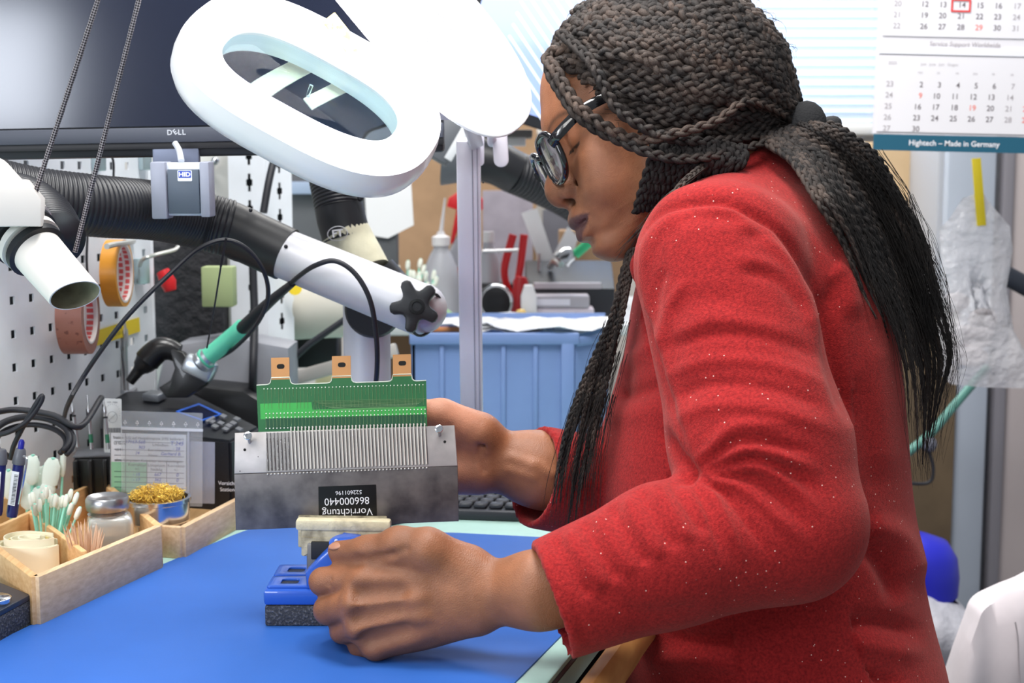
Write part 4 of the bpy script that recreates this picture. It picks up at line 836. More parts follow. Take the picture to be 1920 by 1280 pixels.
tape_roll(122, 592, 0.0450, 0.0330, 0.030, 0.018, mat('tape_brown', (150, 96, 82), 0.4, noise=(160, (110, 62, 54), 0.62, 0.7)), None, 'wide roll of brown tape hanging below the white nozzle', 'brown tape', 0.3)
def hook(pts, r, lab):
    mk('board_hook', tube(smooth_path(pts, 6), r, 8), mat('hook_steel', (196, 196, 190), 0.3, metal=0.7), label=lab, cat='hook')
hook([on_peg(250, 452, 0.002), on_peg(240, 455, 0.03), on_peg(215, 458, 0.06), on_peg(200, 462, 0.068)], 0.0035, 'steel hook carrying the orange tape roll')
hook([on_peg(150, 540, 0.002), on_peg(135, 545, 0.03), on_peg(120, 552, 0.06)], 0.003, 'steel hook carrying the brown tape roll')
hb_ = thing('hook_bracket', 'bent silver steel bracket with a long prong right of the orange tape', 'bracket', on_peg(266, 510, 0.004))
mk('plate', box(Frame(on_peg(266, 508, 0.008), norm(pbx+PB.n*0.4), (0, 0, 1)), (0, 0, 0), (0.020, 0.034, 0.010), 0.002), mat('hook_zinc', (186, 204, 208), 0.3, metal=0.6), hb_)
mk('prong', tube(smooth_path([on_peg(262, 498, 0.012), on_peg(268, 486, 0.03), on_peg(290, 478, 0.04), on_peg(325, 469, 0.045), on_peg(334, 462, 0.045)], 6), 0.0026, 8), mat('hook_steel', (196, 196, 190), 0.3, metal=0.7), hb_)
for i, (x, y) in enumerate(((185, 290), (272, 290))):
    h_ = thing('hook_bracket', ['bright steel hook bracket under the monitor between the cords', 'bright steel hook bracket beside the badge reader'][i], 'bracket', on_peg(x, y, 0.004))
    mk('plate', box(Frame(on_peg(x, y, 0.008), norm(pbx+PB.n*0.4), (0, 0, 1)), (0, 0, 0), (0.016, 0.040, 0.010), 0.002), mat('hook_zinc', (186, 204, 208), 0.3, metal=0.6), h_)
    if i == 0: mk('prong', tube(smooth_path([on_peg(x+5, 276, 0.012), on_peg(x+30, 278, 0.03), on_peg(x+52, 272, 0.032)], 6), 0.0026, 8), mat('hook_steel', (196, 196, 190), 0.3, metal=0.7), h_)
k_ = thing('ball_hook', 'chrome ball-headed pin on the grey panel right of the badge reader', 'hook', P(400, 305, 2.07)); mk('ball', ball(P(403, 302, 2.07), 0.0065, 10), CHR, k_); mk('stem', cyl(P(403, 302, 2.07), P(397, 320, 2.09), 0.003, n=8), CHR, k_)
mk('hanging_cable', tube(smooth_path([P(200, 280, 1.72), P(212, 300, 1.72), P(213, 335, 1.72)], 5), 0.0014, 6), CB, label='thin black lead hanging by the hook bracket under the monitor', cat='cable')
mk('hanging_cable', tube(smooth_path([on_peg(164, 440, 0.006), on_peg(163, 500, 0.01), on_peg(172, 570, 0.012), on_peg(178, 620, 0.012)], 5), 0.0016, 6), CB, label='thin black lead hanging between the two tape rolls', cat='cable')
yl = Frame(on_peg(218, 622, 0.0022), norm(on_peg(262, 608, 0.0022)-on_peg(175, 636, 0.0022)), (0, 0, 1)); W_ = np.linalg.norm(on_peg(262, 608)-on_peg(172, 636))
ys = mk('warning_label', box(yl, (0, 0, 0), (W_, 0.019, 0.0006)), mat('label_yellow', (238, 208, 40), 0.45), label='yellow printed sticker on the tool board below the tape', cat='sticker')
g = G(); g.add(*text(yl, 'Achtung!', 0.0062, 0.004, 0.0045, 0.0005)); g.add(*text(yl, 'Nur mit ESD-Band', 0.0058, 0.003, -0.0028, 0.0005)); mk('lettering', g, mat('print_brown', (150, 120, 40), 0.6), ys, flat=True)
# ============================================================ vise, fixture and circuit board
VD = 1.285; vs_ = px(VD)
vise = thing('bench_vise', 'blue bench vise with padded jaws on a black grit base, gripped by the near hand', 'vise', PZ(600, 1160))
VBL = mat('vise_blue', (36, 88, 190), 0.28, coat=0.4, bump=(120, 0.15, 0.0006)); GRAN = mat('granular_foam', (58, 60, 66), 0.9)
f0, f1 = PZ(497, 1177), PZ(700, 1177); ex_ = norm(f1-f0); VF = Frame((f0[0], f0[1], TZ+0.0015), (1, 0, 0), (0, 0, 1))     # x right, y up, n towards the camera
dpt = 0.085; wv = 0.115
mk('grit_base', box(VF, (wv/2, 0.0095, -dpt/2), (wv, 0.019, dpt), 0.002), GRAN, vise, label='speckled black grit pad')
zc = 0.019
mk('cast_base', box(VF, (wv/2-0.0005, zc+0.007, -dpt/2), (wv+0.001, 0.014, dpt+0.001), 0.003), VBL, vise, label='glossy blue cast base')
for k, zf in enumerate((-0.022, -0.060)):
    mk('raised_pad', prism(Frame(VF(0.0225, zc+0.0135, zf), VF.x, -VF.n), rrect(-0.0215, -0.017, 0.0215, 0.017, 0.003), 0, 0.0028, bev=0.001, holes=[rrect(-0.0105, -0.0075, 0.0050, 0.0075, 0.003)]), VBL, vise)
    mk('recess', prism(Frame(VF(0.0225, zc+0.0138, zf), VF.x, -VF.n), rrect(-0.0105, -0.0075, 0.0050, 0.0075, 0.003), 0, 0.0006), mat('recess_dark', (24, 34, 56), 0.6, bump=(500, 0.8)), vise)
# body sloping up to the knob
bf = camframe(640, 1085, 1.265)
b_ = lambda x, y, d=1.265: ((x-640)*px(d), (1085-y)*px(d))
mk('swivel_body', prism(bf, [b_(*q_) for q_ in ((572, 1075), (600, 1045), (640, 1008), (672, 1012), (700, 1060), (715, 1150), (600, 1130), (574, 1100))], -0.045, 0.0, bev=0.003), VBL, vise)
kc = P(655, 1050, 1.235); mk('knob', lathe(P(648, 1014, 1.262)-UP*0.004, norm(UP*0.9-FW*0.35), [(0.0135, 0), (0.0145, 0.002), (0.0145, 0.004), (0.012, 0.0055), (0, 0.0062)], 30), VBL, vise, label='blue knob under the thumb')
kf_ = Frame(P(652, 1017, 1.262)+norm(UP*0.9-FW*0.35)*0.0028, norm(RT), norm(UP*0.35+FW*0.9)); mk('lettering', text(kf_, 'PANAVISE', 0.0052, 0, -0.002, 0.0006), mat('print_white', (245, 245, 250), 0.5), vise, flat=True)
JD = 1.295; jf_ = camframe(645, 1000, JD, roll=-0.9); js_ = px(JD); j = lambda x, y: ((x-645)*js_, (1000-y)*js_)
TAPE = mat('worn_tape', (200, 188, 156), 0.65, noise=(60, (104, 94, 74), 0.46, 0.68), bump=(90, 0.8, 0.002))
mk('front_jaw', box(jf_, (*j(649, 1011), 0.006), (162*js_, 56*js_, 0.010), 0.0016), TAPE, vise, label='jaw wrapped in worn cream tape')
mk('jaw_top_tape', box(jf_, (*j(646, 979), 0.006), (176*js_, 20*js_, 0.0135), 0.0022), mat('worn_tape_light', (222, 210, 176), 0.6, noise=(60, (168, 156, 128), 0.5, 0.75), bump=(120, 0.8, 0.002)), vise, label='frayed cream tape over the jaw edge')
mk('tape_tear', prism(jf_, [j(*q_) for q_ in ((568, 1002), (604, 1004), (640, 1002), (626, 1012), (600, 1018), (588, 1028), (572, 1038))], 0.0112, 0.0118), TAPE, vise)
mk('jaw_rubber', box(jf_, (*j(640, 1026), 0.0125), (106*js_, 34*js_, 0.003), 0.001), mat('jaw_black', (30, 30, 32), 0.6), vise)
mk('rear_jaw', box(jf_, (*j(640, 1002), -0.012), (168*js_, 62*js_, 0.008), 0.0016), TAPE, vise)
mk('jaw_carrier', box(jf_, (*j(640, 1060), -0.002), (0.060, 0.048, 0.030), 0.003), mat('carrier_grey', (112, 108, 104), 0.4, metal=0.4), vise)
# fixture: lower dark plate and tilted slotted block
XD = 1.300; xf = camframe(650, 887, XD, roll=2.0, yaw=1); xs = px(XD)
def loc(x, y, f=xf, d=XD):
    p_ = PPL(x, y, f.o, f.n)-f.o; return (float(p_@f.x), float(p_@f.y))
fx = thing('alignment_fixture', 'steel fixture with dark lower plate and finely slotted upper block, clamped in the vise', 'fixture', P(650, 990, XD))
DPL = mat('dark_steel', (128, 122, 120), 0.42, metal=0.35, noise=(42, (72, 68, 70), 0.3, 0.72), bump=(60, 0.1)); LPL = mat('light_steel', (182, 176, 174), 0.4, metal=0.3, noise=(26, (138, 134, 134), 0.35, 0.7))
lp = [loc(439, 889), loc(858, 874), loc(860, 977), loc(442, 994)]
mk('lower_plate', prism(xf, lp, -0.006, 0.0, bev=0.0006), DPL, fx, label='dark stained steel plate')
ub = Frame((xf(*lp[0])+xf(*lp[1]))/2, xf.x, norm(xf.y*math.cos(0.30)-xf.n*math.sin(0.30)))
def lu(x, y, h=0.0): p_ = PPL(x, y, ub.o+ub.n*h, ub.n)-ub.o; return (float(p_@ub.x), float(p_@ub.y))
up_ = [lu(439, 888), lu(858, 873), lu(852, 797), lu(440, 811)]
mk('upper_block', prism(ub, up_, -0.008, 0.0, bev=0.0006), LPL, fx, label='bright steel block')
sl0 = [lu(499, 812), lu(800, 800), lu(800, 871), lu(499, 884)]
mk('slot_bed', prism(ub, sl0, 0.0, 0.0003), mat('slot_bed', (150, 146, 144), 0.4, metal=0.5), fx)
NP = 45
PINM = mat('pin_silver', (240, 236, 226), 0.3, metal=0.35); SLM = mat('slot_shadow', (92, 90, 92), 0.6); SOL = mat('solder', (188, 186, 184), 0.25, metal=0.9, bump=(700, 1.0, 0.001))
pins = []; gs_ = G(); gd = G()
for i in range(NP):
    f = i/(NP-1); xb = 501+f*298; yt, yb = 801-f*8, 882-f*12; xt = xb-6+f*0
    a = ub.w([(*lu(xt+4 if i < 7 else xt+3, yt, 0.001), 0.0010)])[0]; b = ub.w([(*lu(xb+1, yb, 0.001), 0.0010)])[0]
    if i >= 7: mk('contact_pin', tube([a, (a*0.6+b*0.4)+ub.n*0.0004, b], 0.00062, 5), PINM, fx)
    else: mk('contact_pin', tube([a*0.75+b*0.25, b], 0.00045, 5), SOL, fx)
    gs_.add(*tube([ub.w([(*lu(xb+3.4-4*(1-0), (yt+10), 0.0003), 0.0004)])[0], ub.w([(*lu(xb+3.4, yb, 0.0003), 0.0004)])[0]], 0.00034, 4))
    gd.add(*ball(xf(*loc(xb+1, yb+6.5), 0.0006), 0.0008, 4))
mk('slot_line', gs_, SLM, fx, kind='stuff'); mk('pin_end', gd, PINM, fx, kind='stuff')
for (x, y) in ((468, 819), (824, 806)):
    c = ub.w([(*lu(x, y), 0.0)])[0]; s_ = mk('screw', cyl(c-ub.n*0.001-ub.y*0.005, c+ub.n*0.007, 0.0016, n=14), STEEL, fx); 
    mk('screw_head', lathe(c+ub.n*0.007, ub.n, [(0.0036, 0), (0.0038, 0.0006), (0.0038, 0.0036), (0.0032, 0.0040), (0.0018, 0.0040), (0.0017, 0.0014), (0, 0.0014)], 22), CHR, s_)
g = G()
for x, y, r in ((459, 843, 1.3), (834, 828, 1.3), (450, 883, .45), (504, 872, .4), (513, 874, .4), (484, 856, .4), (750, 866, .4), (779, 865, .4), (792, 868, .5)): g.add(*lathe(ub.w([(*lu(x, y), 0.00005)])[0], ub.n, [(0.001*r, 0), (0.001*r, 0.0002)], 12))
mk('drill_hole', g, mat('hole_black', (10, 10, 10), 0.8), fx)
lbp = [loc(597, 912), loc(705, 908), loc(707, 985), loc(598, 988)]
lb = mk('plate_label', prism(xf, lbp, 0.0, 0.0004), mat('label_black', (14, 14, 16), 0.35), fx, label='black sticker with upside-down white lettering')
tf = Frame(xf(*loc(651, 948), 0.0006), -xf.x, -xf.y)
g = G(); sy = lambda y: (y-948)*xs
g.add(*text(tf, 'Vorrichtung', 0.0098, 0.0, sy(959.5), 0.0001, xs=0.97)); g.add(*text(tf, '866000440', 0.0098, 0.0, sy(938), 0.0001, xs=0.94)); g.add(*text(tf, '522601196', 0.0054, -0.002, sy(922), 0.0001))
mk('lettering', g, mat('print_white', (245, 245, 250), 0.5), lb, flat=True)
# circuit board
pcb = thing('circuit_board', 'green circuit board with three copper tabs standing in the fixture', 'circuit board', ub.w([(*lu(640, 800), 0)])[0])
bo = Frame(ub.o-ub.n*0.0015, ub.x, ub.y)
def lb_(x, y, h=0.0): p_ = PPL(x, y, bo.o+bo.n*h, bo.n)-bo.o; return (float(p_@bo.x), float(p_@bo.y))
def fillet(x0, x1, yt, yb, side):  # quarter curve beside a tab
    return [(x0+(x1-x0)*(1-math.cos(t)), yb+(yt-yb)*(1-math.sin(t))) if side > 0 else (x0+(x1-x0)*math.sin(t), yt+(yb-yt)*(1-math.cos(t))) for t in np.linspace(0, math.pi/2, 6)]
poly = [(485, 812), (481, 722), (503, 720)]; 
tabs = ((509, 543, 712), (623, 658, 709), (737, 771, 706))
poly = [(485, 815), (481, 722)]
for a, b, yt in tabs:
    yb = yt+8
    poly += [(a-10, yb+1), (a-5, yb), (a-2, yb-3), (a, yt-4), (b, yt-5), (b+2, yb-4), (b+5, yb-1), (b+10, yb)]
poly += [(799, 713), (801, 802)]
mk('board', prism(bo, [lb_(x, y) for x, y in poly], -0.0008, 0.0008), mat('pcb_green', (34, 100, 56), 0.35, noise=(50, 0.05)), pcb)
for a, b, yt in tabs:
    t_ = mk('tab', prism(bo, [lb_(a, yt), lb_(b, yt-1), lb_(b-0.5, yt-42), lb_(a-0.5, yt-41)], -0.0009, 0.0009, holes=None), mat('tab_gold', (184, 132, 82), 0.45, metal=0.15), pcb, label='bare copper-gold tab'); cx_ = (a+b)/2+0.5
    c_ = lb_(cx_, yt-25); mk('tab_hole', prism(bo, rrect(c_[0]-0.0036, c_[1]-0.0022, c_[0]+0.0036, c_[1]+0.0022, 0.0021), 0.00088, 0.0010), mat('hole_black', (10, 10, 10), 0.8), t_)
mk('copper_area', prism(bo, [lb_(*q_) for q_ in ((488, 757), (584, 754), (586, 768), (798, 762), (799, 782), (489, 786))], 0.0008, 0.00095), mat('pcb_bright', (56, 160, 72), 0.35), pcb); mk('dark_strip', prism(bo, [lb_(*q_) for q_ in ((498, 785), (797, 777), (797, 799), (499, 805))], 0.00095, 0.0011), mat('pcb_dark', (22, 76, 48), 0.35), pcb)
g = G(); gp = G(); H_ = 0.0012
for i in range(NP):
    f = i/(NP-1); x = 495+f*298; yt = 729-f*8; ln = 38 if i % 5 != 3 else 16
    g.add(*tube(bo.w([(*lb_(x, yt, H_), H_), (*lb_(x+1, yt+ln, H_), H_)]), 0.00014, 4)); gp.add(*ball(bo(*lb_(x, yt, H_), H_), 0.00055, 4, (1, 1, 0.4), bo))
    g.add(*tube(bo.w([(*lb_(x+3, 775-f*6, H_), H_), (*lb_(x+4, 800-f*6, H_), H_)]), 0.00016, 4))
    for y in (775, 783, 803): gp.add(*ball(bo(*lb_(x+4, y-f*8, H_), H_), 0.0006, 4, (1, 1, 0.4), bo))
for k in range(8): g.add(*tube(bo.w([(*lb_(590+k*5, 772-k*0.5, H_), H_), (*lb_(586+k*6, 752+k*2.4, H_), H_), (*lb_(798-k*3, 747+k*2.4, H_), H_)]), 0.00015, 4))
mk('trace', g, mat('trace_pale', (122, 150, 104), 0.4), pcb, kind='stuff'); mk('solder_pad', gp, PINM, pcb, kind='stuff')
g = G(); e_ = [bo(*lb_(x, y, 0.001), 0.0009) for x, y in poly[1:-1]]; g.add(*tube(e_, 0.0005, 4)); mk('board_edge', g, mat('edge_pale', (206, 214, 196), 0.5), pcb)

# ============================================================ keyboard, blue bin and what stands behind
KF = Frame(PZ(860, 975), norm(PZ(1010, 980)-PZ(860, 975)), (0, 0, 1)); kb = thing('keyboard', 'black computer keyboard lying between the fixture and the blue bin', 'keyboard', KF.o)
kx0, kx1 = -0.20, 0.128; KM = mat('keyboard_black', (40, 42, 48), 0.5); KM2 = mat('key_black', (54, 56, 62), 0.5)
mk('case', prism(Frame(KF.o, KF.x, np.cross(KF.x, (0, 0, -1)) if False else np.array([-KF.x[1], KF.x[0], 0])), rrect(kx0, 0, kx1, 0.135, 0.006), 0, 0.012, bev=0.003), KM, kb)
K2 = Frame(KF.o, KF.x, np.array([-KF.x[1], KF.x[0], 0])); gk = G()
for r in range(6):
    for c in range(17):
        x = kx0+0.012+c*0.0185+(r % 3)*0.004; y = 0.018+r*0.0187
        if x+0.018 > kx1: continue
        mk('key', box(K2, (x+0.008, y, 0.0150), (0.0158, 0.0158, 0.0060), 0.0018, 1), KM2, kb)
        if r % 1 == 0 and x > 0: gk.add(*text(K2, chr(65+(r*17+c*7) % 26), 0.005, x+0.006, y+0.001, 0.0182))
mk('legend', gk, mat('key_print', (170, 172, 180), 0.6), kb, flat=True)
BD = 2.12; bs_ = px(BD); BFm = camframe(940, 720, BD, yaw=0); z0b = TZ-BFm.o[2]
bin_ = thing('storage_bin', 'dusty blue plastic storage bin with ribbed front in the middle of the bench', 'bin', (BFm.o[0], BFm.o[1], TZ))
BB = mat('bin_blue', (110, 134, 182), 0.45, noise=(12, 0.05)); q_ = lambda x, y: ((x-940)*bs_, (720-y)*bs_); xl, yt = q_(776, 640); xr_ = q_(1078, 0)[0]; xo = q_(1142, 0)[0]
def vwall(pts_lo, pts_hi, th=0.004):
    return None
mk('front_wall', prism(BFm, [(xl, z0b), (xr_-0.006, z0b), (xr_, yt), (xl-0.004, yt)], -0.004, 0), BB, bin_)
mk('front_rim', box(BFm, ((xl+xr_)/2, q_(0, 634)[1], 0.002), (xr_-xl+0.012, 0.018, 0.010), 0.003), BB, bin_)
mk('foot_rim', box(BFm, ((xl+xr_)/2, z0b+0.008, 0.001), (xr_-xl, 0.014, 0.008), 0.003), BB, bin_)
for x in (829, 944, 1004): mk('rib', box(BFm, (q_(x, 0)[0], (z0b+yt)/2, 0.0018), (0.0065, yt-z0b-0.01, 0.0036), 0.001), BB, bin_)
mk('corner_panel', box(BFm, (q_(1064, 0)[0], (z0b+yt)/2, 0.003), (0.020, yt-z0b, 0.008), 0.003), BB, bin_)
CF = Frame(BFm(xr_, 0, 0), norm((0.62, 0.78, 0)), (0, 0, 1)); mk('side_wall', prism(CF, [(0, z0b), (0.082, z0b), (0.092, yt+0.004), (0, yt)], -0.004, 0.001, bev=0.001), BB, bin_)
mk('side_rim', box(CF, (0.046, yt, 0.001), (0.095, 0.014, 0.010), 0.003), BB, bin_)
SBk = BFm(0, 0, -0.24); mk('back_wall', box(Frame(SBk, BFm.x, BFm.y), ((xl+xr_)/2+0.02, (z0b+yt+0.02)/2, 0), (xr_-xl+0.08, yt-z0b+0.02, 0.004)), BB, bin_); mk('left_wall', box(BFm, (xl, (z0b+yt)/2, -0.12), (0.004, yt-z0b, 0.24)), BB, bin_); mk('bin_floor', box(BFm, ((xl+xr_)/2, z0b+0.004, -0.12), (xr_-xl, 0.004, 0.24)), BB, bin_)
PAP = mat('paper_white', (232, 232, 234), 0.6); PLA = mat('crumpled_film', (224, 226, 232), 0.2, bump=(50, 1.0, 0.01))
zp = BFm(0, yt, 0)[2]+0.008
pp = [(820, 604), (832, 596), (1000, 592), (1150, 600), (1150, 616), (1040, 624), (900, 618)]
def lay(name, pts, z, m_, lab, cat, wob=0.002, th=0.0012):
    P_ = [PZ(x, y, z) for x, y in pts]; c = sum(P_)/len(P_); g = G(); N_ = len(P_); V = [c+np.array([0, 0, wob])]; ring = []
    for k in range(1, 7):
        for i in range(N_*3):
            a = P_[i//3]+(P_[(i//3+1) % N_]-P_[i//3])*((i % 3)/3); V.append(c+(a-c)*k/6+np.array([0, 0, wob*math.sin(i*1.7+k)]))
    n3 = N_*3; F = [(0, 1+i, 1+(i+1) % n3) for i in range(n3)]+[(1+(k-1)*n3+i, 1+k*n3+i, 1+k*n3+(i+1) % n3, 1+(k-1)*n3+(i+1) % n3) for k in range(1, 6) for i in range(n3)]
    V = np.array(V); n = len(V); V2 = np.vstack([V, V-[0, 0, th]]); F2 = F+[tuple(reversed([q+n for q in f])) for f in F]+[(1+5*n3+i, 1+5*n3+i+n, 1+5*n3+(i+1) % n3+n, 1+5*n3+(i+1) % n3) for i in range(n3)]
    return mk(name, (V2, F2), m_, label=lab, cat=cat, ang=70)
lay('paper_sheets', [(822, 606), (850, 590), (1010, 588), (1148, 597), (1152, 612), (1060, 621), (960, 622), (900, 619)], zp+0.004, PAP, 'loose white papers and film lying across the blue bin', 'paper', 0.004)
lay('plastic_bag', [(880, 604), (960, 596), (1100, 602), (1140, 612), (1050, 617), (930, 613)], zp+0.012, PLA, 'flat crumpled clear bag on the papers over the blue bin', 'bag', 0.005)
# --- clutter on the rear shelf
def base(x, d): c = P(x, 500, d); return np.array([c[0], c[1], D2])
CD = 2.62; cs = px(CD)
def F_(x, d=CD): c = base(x, d); return Frame(c, (1, 0, 0), (0, 0, 1))
def hz(y, d=CD): return CAM[2]+(330-y)/FPX*d*1.0-D2        # height above the shelf that shows at pixel row y
wb = thing('wash_bottle', 'translucent wash bottle with a tall thin spout in front of the cardboard', 'bottle', base(827, CD)); c = base(827, CD)
PE_ = mat('pe_plastic', (196, 198, 206), 0.35, trans=0.35, ior=1.3)
mk('bottle_body', lathe(c, (0, 0, 1), [(0.030, 0), (0.034, 0.004), (0.034, 0.06), (0.031, 0.085), (0.020, 0.112), (0.014, 0.122), (0.014, 0.13)], 30), PE_, wb); mk('bottle_cap', lathe(c+[0, 0, 0.128], (0, 0, 1), [(0.0165, 0), (0.0165, 0.016), (0.008, 0.020), (0.006, 0.026)], 24), mat('cap_white', (226, 224, 226), 0.4), wb); mk('spout', cyl(c+[0, 0, 0.15], c+[0.008, 0, 0.215], 0.0042, 0.0014, 10), mat('cap_white', (226, 224, 226), 0.4), wb)
sb_ = thing('spray_bottle', 'spray bottle with a bright red trigger head half hidden by the lamp arm', 'spray bottle', base(872, 2.7)); c = base(872, 2.7); RED = mat('trigger_red', (206, 34, 40), 0.4)
mk('bottle_body', lathe(c, (0, 0, 1), [(0.034, 0), (0.036, 0.004), (0.036, 0.09), (0.028, 0.12), (0.014, 0.145), (0.013, 0.16)], 28), PE_, sb_)
hf = F_(872, 2.7); mk('spray_head', prism(hf, [(-0.034, 0.198), (-0.030, 0.214), (-0.012, 0.226), (0.018, 0.226), (0.034, 0.212), (0.034, 0.192), (0.016, 0.190), (0.014, 0.158), (-0.012, 0.158), (-0.010, 0.190)], -0.012, 0.012, bev=0.003), RED, sb_); mk('trigger', prism(hf, [(-0.016, 0.192), (-0.024, 0.15), (-0.028, 0.128), (-0.022, 0.128), (-0.010, 0.165), (-0.008, 0.192)], -0.005, 0.005, bev=0.001), RED, sb_); mk('red_band', lathe(c+[0, 0, 0.055], (0, 0, 1), [(0.037, 0), (0.037, 0.03)], 28, False), RED, sb_)
def plier(x, d, lab, h=0.14, lean=0.02):
    f = F_(x, d); t = thing('pliers', lab, 'pliers', f.o)
    for s_ in (-1, 1): mk('handle', tube(smooth_path([f(0.004*s_, 0.04, 0.004*s_), f(0.014*s_, 0.085, 0), f(0.010*s_+lean, h, 0)], 5), np.linspace(0.006, 0.0075, 11), 10), RED, t)
    mk('jaws', tube(smooth_path([f(0, 0.0, 0), f(0, 0.02, 0), f(0, 0.045, 0)], 4), np.linspace(0.003, 0.009, 9), 10, squash=0.6), STEEL, t)
plier(960, 2.58, 'red-handled pliers standing behind the lamp arm', 0.15, 0.012)
tb2 = F_(945, 2.60); mk('tool_block', box(tb2, (-0.004, 0.030, -0.02), (0.085, 0.060, 0.05), 0.004), mat('block_dark', (34, 36, 40), 0.5), label='dark tool block in which the red pliers stand', cat='tool holder'); mk('red_cartridge', tube_r(F_(972, 2.52)(0, 0, 0), (0.06, 0, 1), [(0.013, 0), (0.0135, 0.004), (0.0135, 0.070), (0.009, 0.078)], 20, True), mat('cartridge_red', (168, 26, 32), 0.4), label='dark red tube standing in front of the pliers', cat='tube')
mk('steel_rod', cyl(F_(905, 2.5)(0, hz(470, 2.5), 0), F_(972, 2.5)(0, hz(468, 2.5), 0), 0.0032, n=10), STEEL, label='thin steel rod lying level behind the lamp arm', cat='rod')
# second station
s2 = thing('soldering_station', 'blurred second soldering station with a raised iron below the woman\'s chin', 'soldering station', base(1070, 2.6)); f = F_(1062, 2.6)
mk('casing', prism(Frame(f(0, 0, 0), (0, 1, 0), (0, 0, 1)), [(-0.06, 0), (0.07, 0), (0.07, 0.098), (0.03, 0.098), (-0.06, 0.055)], -0.075, 0.085, bev=0.004), mat('station_dark', (46, 48, 54), 0.45), s2)
mk('stripe', box(f, (0.0, 0.060, 0.052), (0.12, 0.010, 0.02)), mat('stripe_pale', (196, 190, 196), 0.5), s2)
gf = [P(1062, 500, 2.5), P(1078, 478, 2.5), P(1106, 453, 2.5)]
mk('holder_arm', tube([f(-0.03, 0.09, 0.0), P(1040, 490, 2.52), P(1052, 497, 2.5)], 0.006, 10), STEEL, s2)
i2 = thing('soldering_iron', 'blurred green soldering iron pointing up to the woman\'s chin', 'soldering iron', gf[1]); mk('nut', tube_r(P(1050, 492, 2.5), norm(gf[2]-gf[0]), [(0.006, 0), (0.018, 0.003), (0.016, 0.022), (0.009, 0.03)], 18, True), CHR, i2); mk('grip', tube([gf[1], gf[2]], 0.0085, 16), mat('grip_mint2', (60, 190, 130), 0.5), i2)
g = F_(1000, 2.55)
wm = F_(1025, 2.70); mk('folded_leaflet', prism(wm, [(-0.048, 0.185), (-0.018, 0.195), (0.012, 0.105), (0.040, 0.160), (0.060, 0.140), (0.030, 0.045), (0.004, 0.045)], -0.004, 0.0), PAP, label='white folded leaflet standing in a V behind the tools', cat='leaflet')
mk('brown_carton', box(F_(1110, 2.80), (0.0, 0.075, 0), (0.13, 0.15, 0.08), 0.002), mat('cardboard', (158, 128, 98), 0.85), label='small brown carton behind the blurred green iron', cat='carton')
for i, (x, w_, h_, y_, m_, lab) in enumerate(((1046, 0.125, 0.026, 0.0, mat('drawer_lilac', (206, 196, 206), 0.5), 'pale lilac parts box at the bottom of the stack on the shelf'), (1040, 0.120, 0.022, 0.026, mat('drawer_grey', (176, 170, 178), 0.5), 'greyer parts box on top of the lilac one'))):
    f = F_(x, 2.50); t = thing('parts_box', lab, 'parts box', f(0, y_, 0)); mk('shell', box(f, (0, y_+h_/2, 0), (w_, h_-0.001, 0.06), 0.002), m_, t); mk('front_label', box(f, (-0.01, y_+h_/2, 0.0302), (w_*0.6, h_*0.5, 0.0006)), mat('label_soft', (226, 222, 232), 0.6), t)
tw = F_(992, 2.46); mk('white_dispenser', prism(tw, [(-0.014, 0), (0.014, 0), (0.013, 0.05), (0.006, 0.068), (-0.008, 0.068), (-0.014, 0.05)], -0.012, 0.012, bev=0.003), mat('cap_white', (226, 224, 226), 0.4), label='small white dispenser left of the parts boxes', cat='dispenser')
yb_ = base(977, 2.42); mk('yellow_figure_knob', lathe(yb_, (0, 0, 1), [(0.010, 0), (0.011, 0.008), (0.006, 0.014), (0.010, 0.020), (0.0075, 0.028), (0, 0.030)], 18), mat('knob_yellow', (222, 188, 110), 0.4), label='small yellow turned knob standing on the shelf edge', cat='knob')
# stuff by the wash bottle
for i, (x, d, col, r, h, lab) in enumerate(((757, 2.55, (210, 206, 196), 0.026, 0.062, 'small open tin of sticks left of the wash bottle'), (792, 2.50, (214, 232, 222), 0.017, 0.045, 'little pot with pale green swabs beside the wash bottle'))):
    c = base(x, d); t = thing('pot', lab, 'pot', c); mk('cup', tube_r(c, (0, 0, 1), [(r*0.9, 0), (r, 0.003), (r, h), (r*0.93, h), (r*0.9, 0.006)], 24, False), mat('pot_%d' % i, col, 0.45), t); mk('cup_base', lathe(c, (0, 0, 1), [(r*0.9, 0), (r*0.9, 0.004)], 20), mat('pot_%d' % i, col, 0.45), t)
    for k in range(9):
        a = k*0.7; b0 = c+[r*0.5*math.cos(a), r*0.5*math.sin(a), 0.005]; b1 = c+[r*1.3*math.cos(a)+0.004, r*1.2*math.sin(a), h+0.035+0.012*math.sin(k*2.1)]
        stick('cotton_swab', b0, b1, 0.0018, STICK, (0.0042, 0.018, TIPW), ['pale swab standing in the open tin left of the wash bottle', 'pale green swab standing in the little pot beside the wash bottle'][i], 'swab', ['swabs in the tin', 'swabs in the little pot'][i])
g = G(); cg = base(828, 2.36)
for k in range(6): g.add(*tube(smooth_path([cg+[0.02*math.cos(k)-0.02, 0.01*math.sin(k*2), 0.006+0.003*k], cg+[0.0, 0.01, 0.012+0.004*k], cg+[0.022, 0.005*k, 0.006+0.002*k]], 4), 0.0055, 8))
mk('glove_bundle', g, mat('glove_green', (160, 196, 150), 0.6), label='small bundle of greenish cloth on the shelf edge by the silver tube', cat='cloth')
mk('orange_strip', wbox(tuple(base(845, 2.34)+[0, 0, 0.004]), (0.07, 0.02, 0.008), 0.002), mat('strip_orange', (222, 150, 96), 0.5), label='flat orange strip lying on the shelf edge', cat='strip')
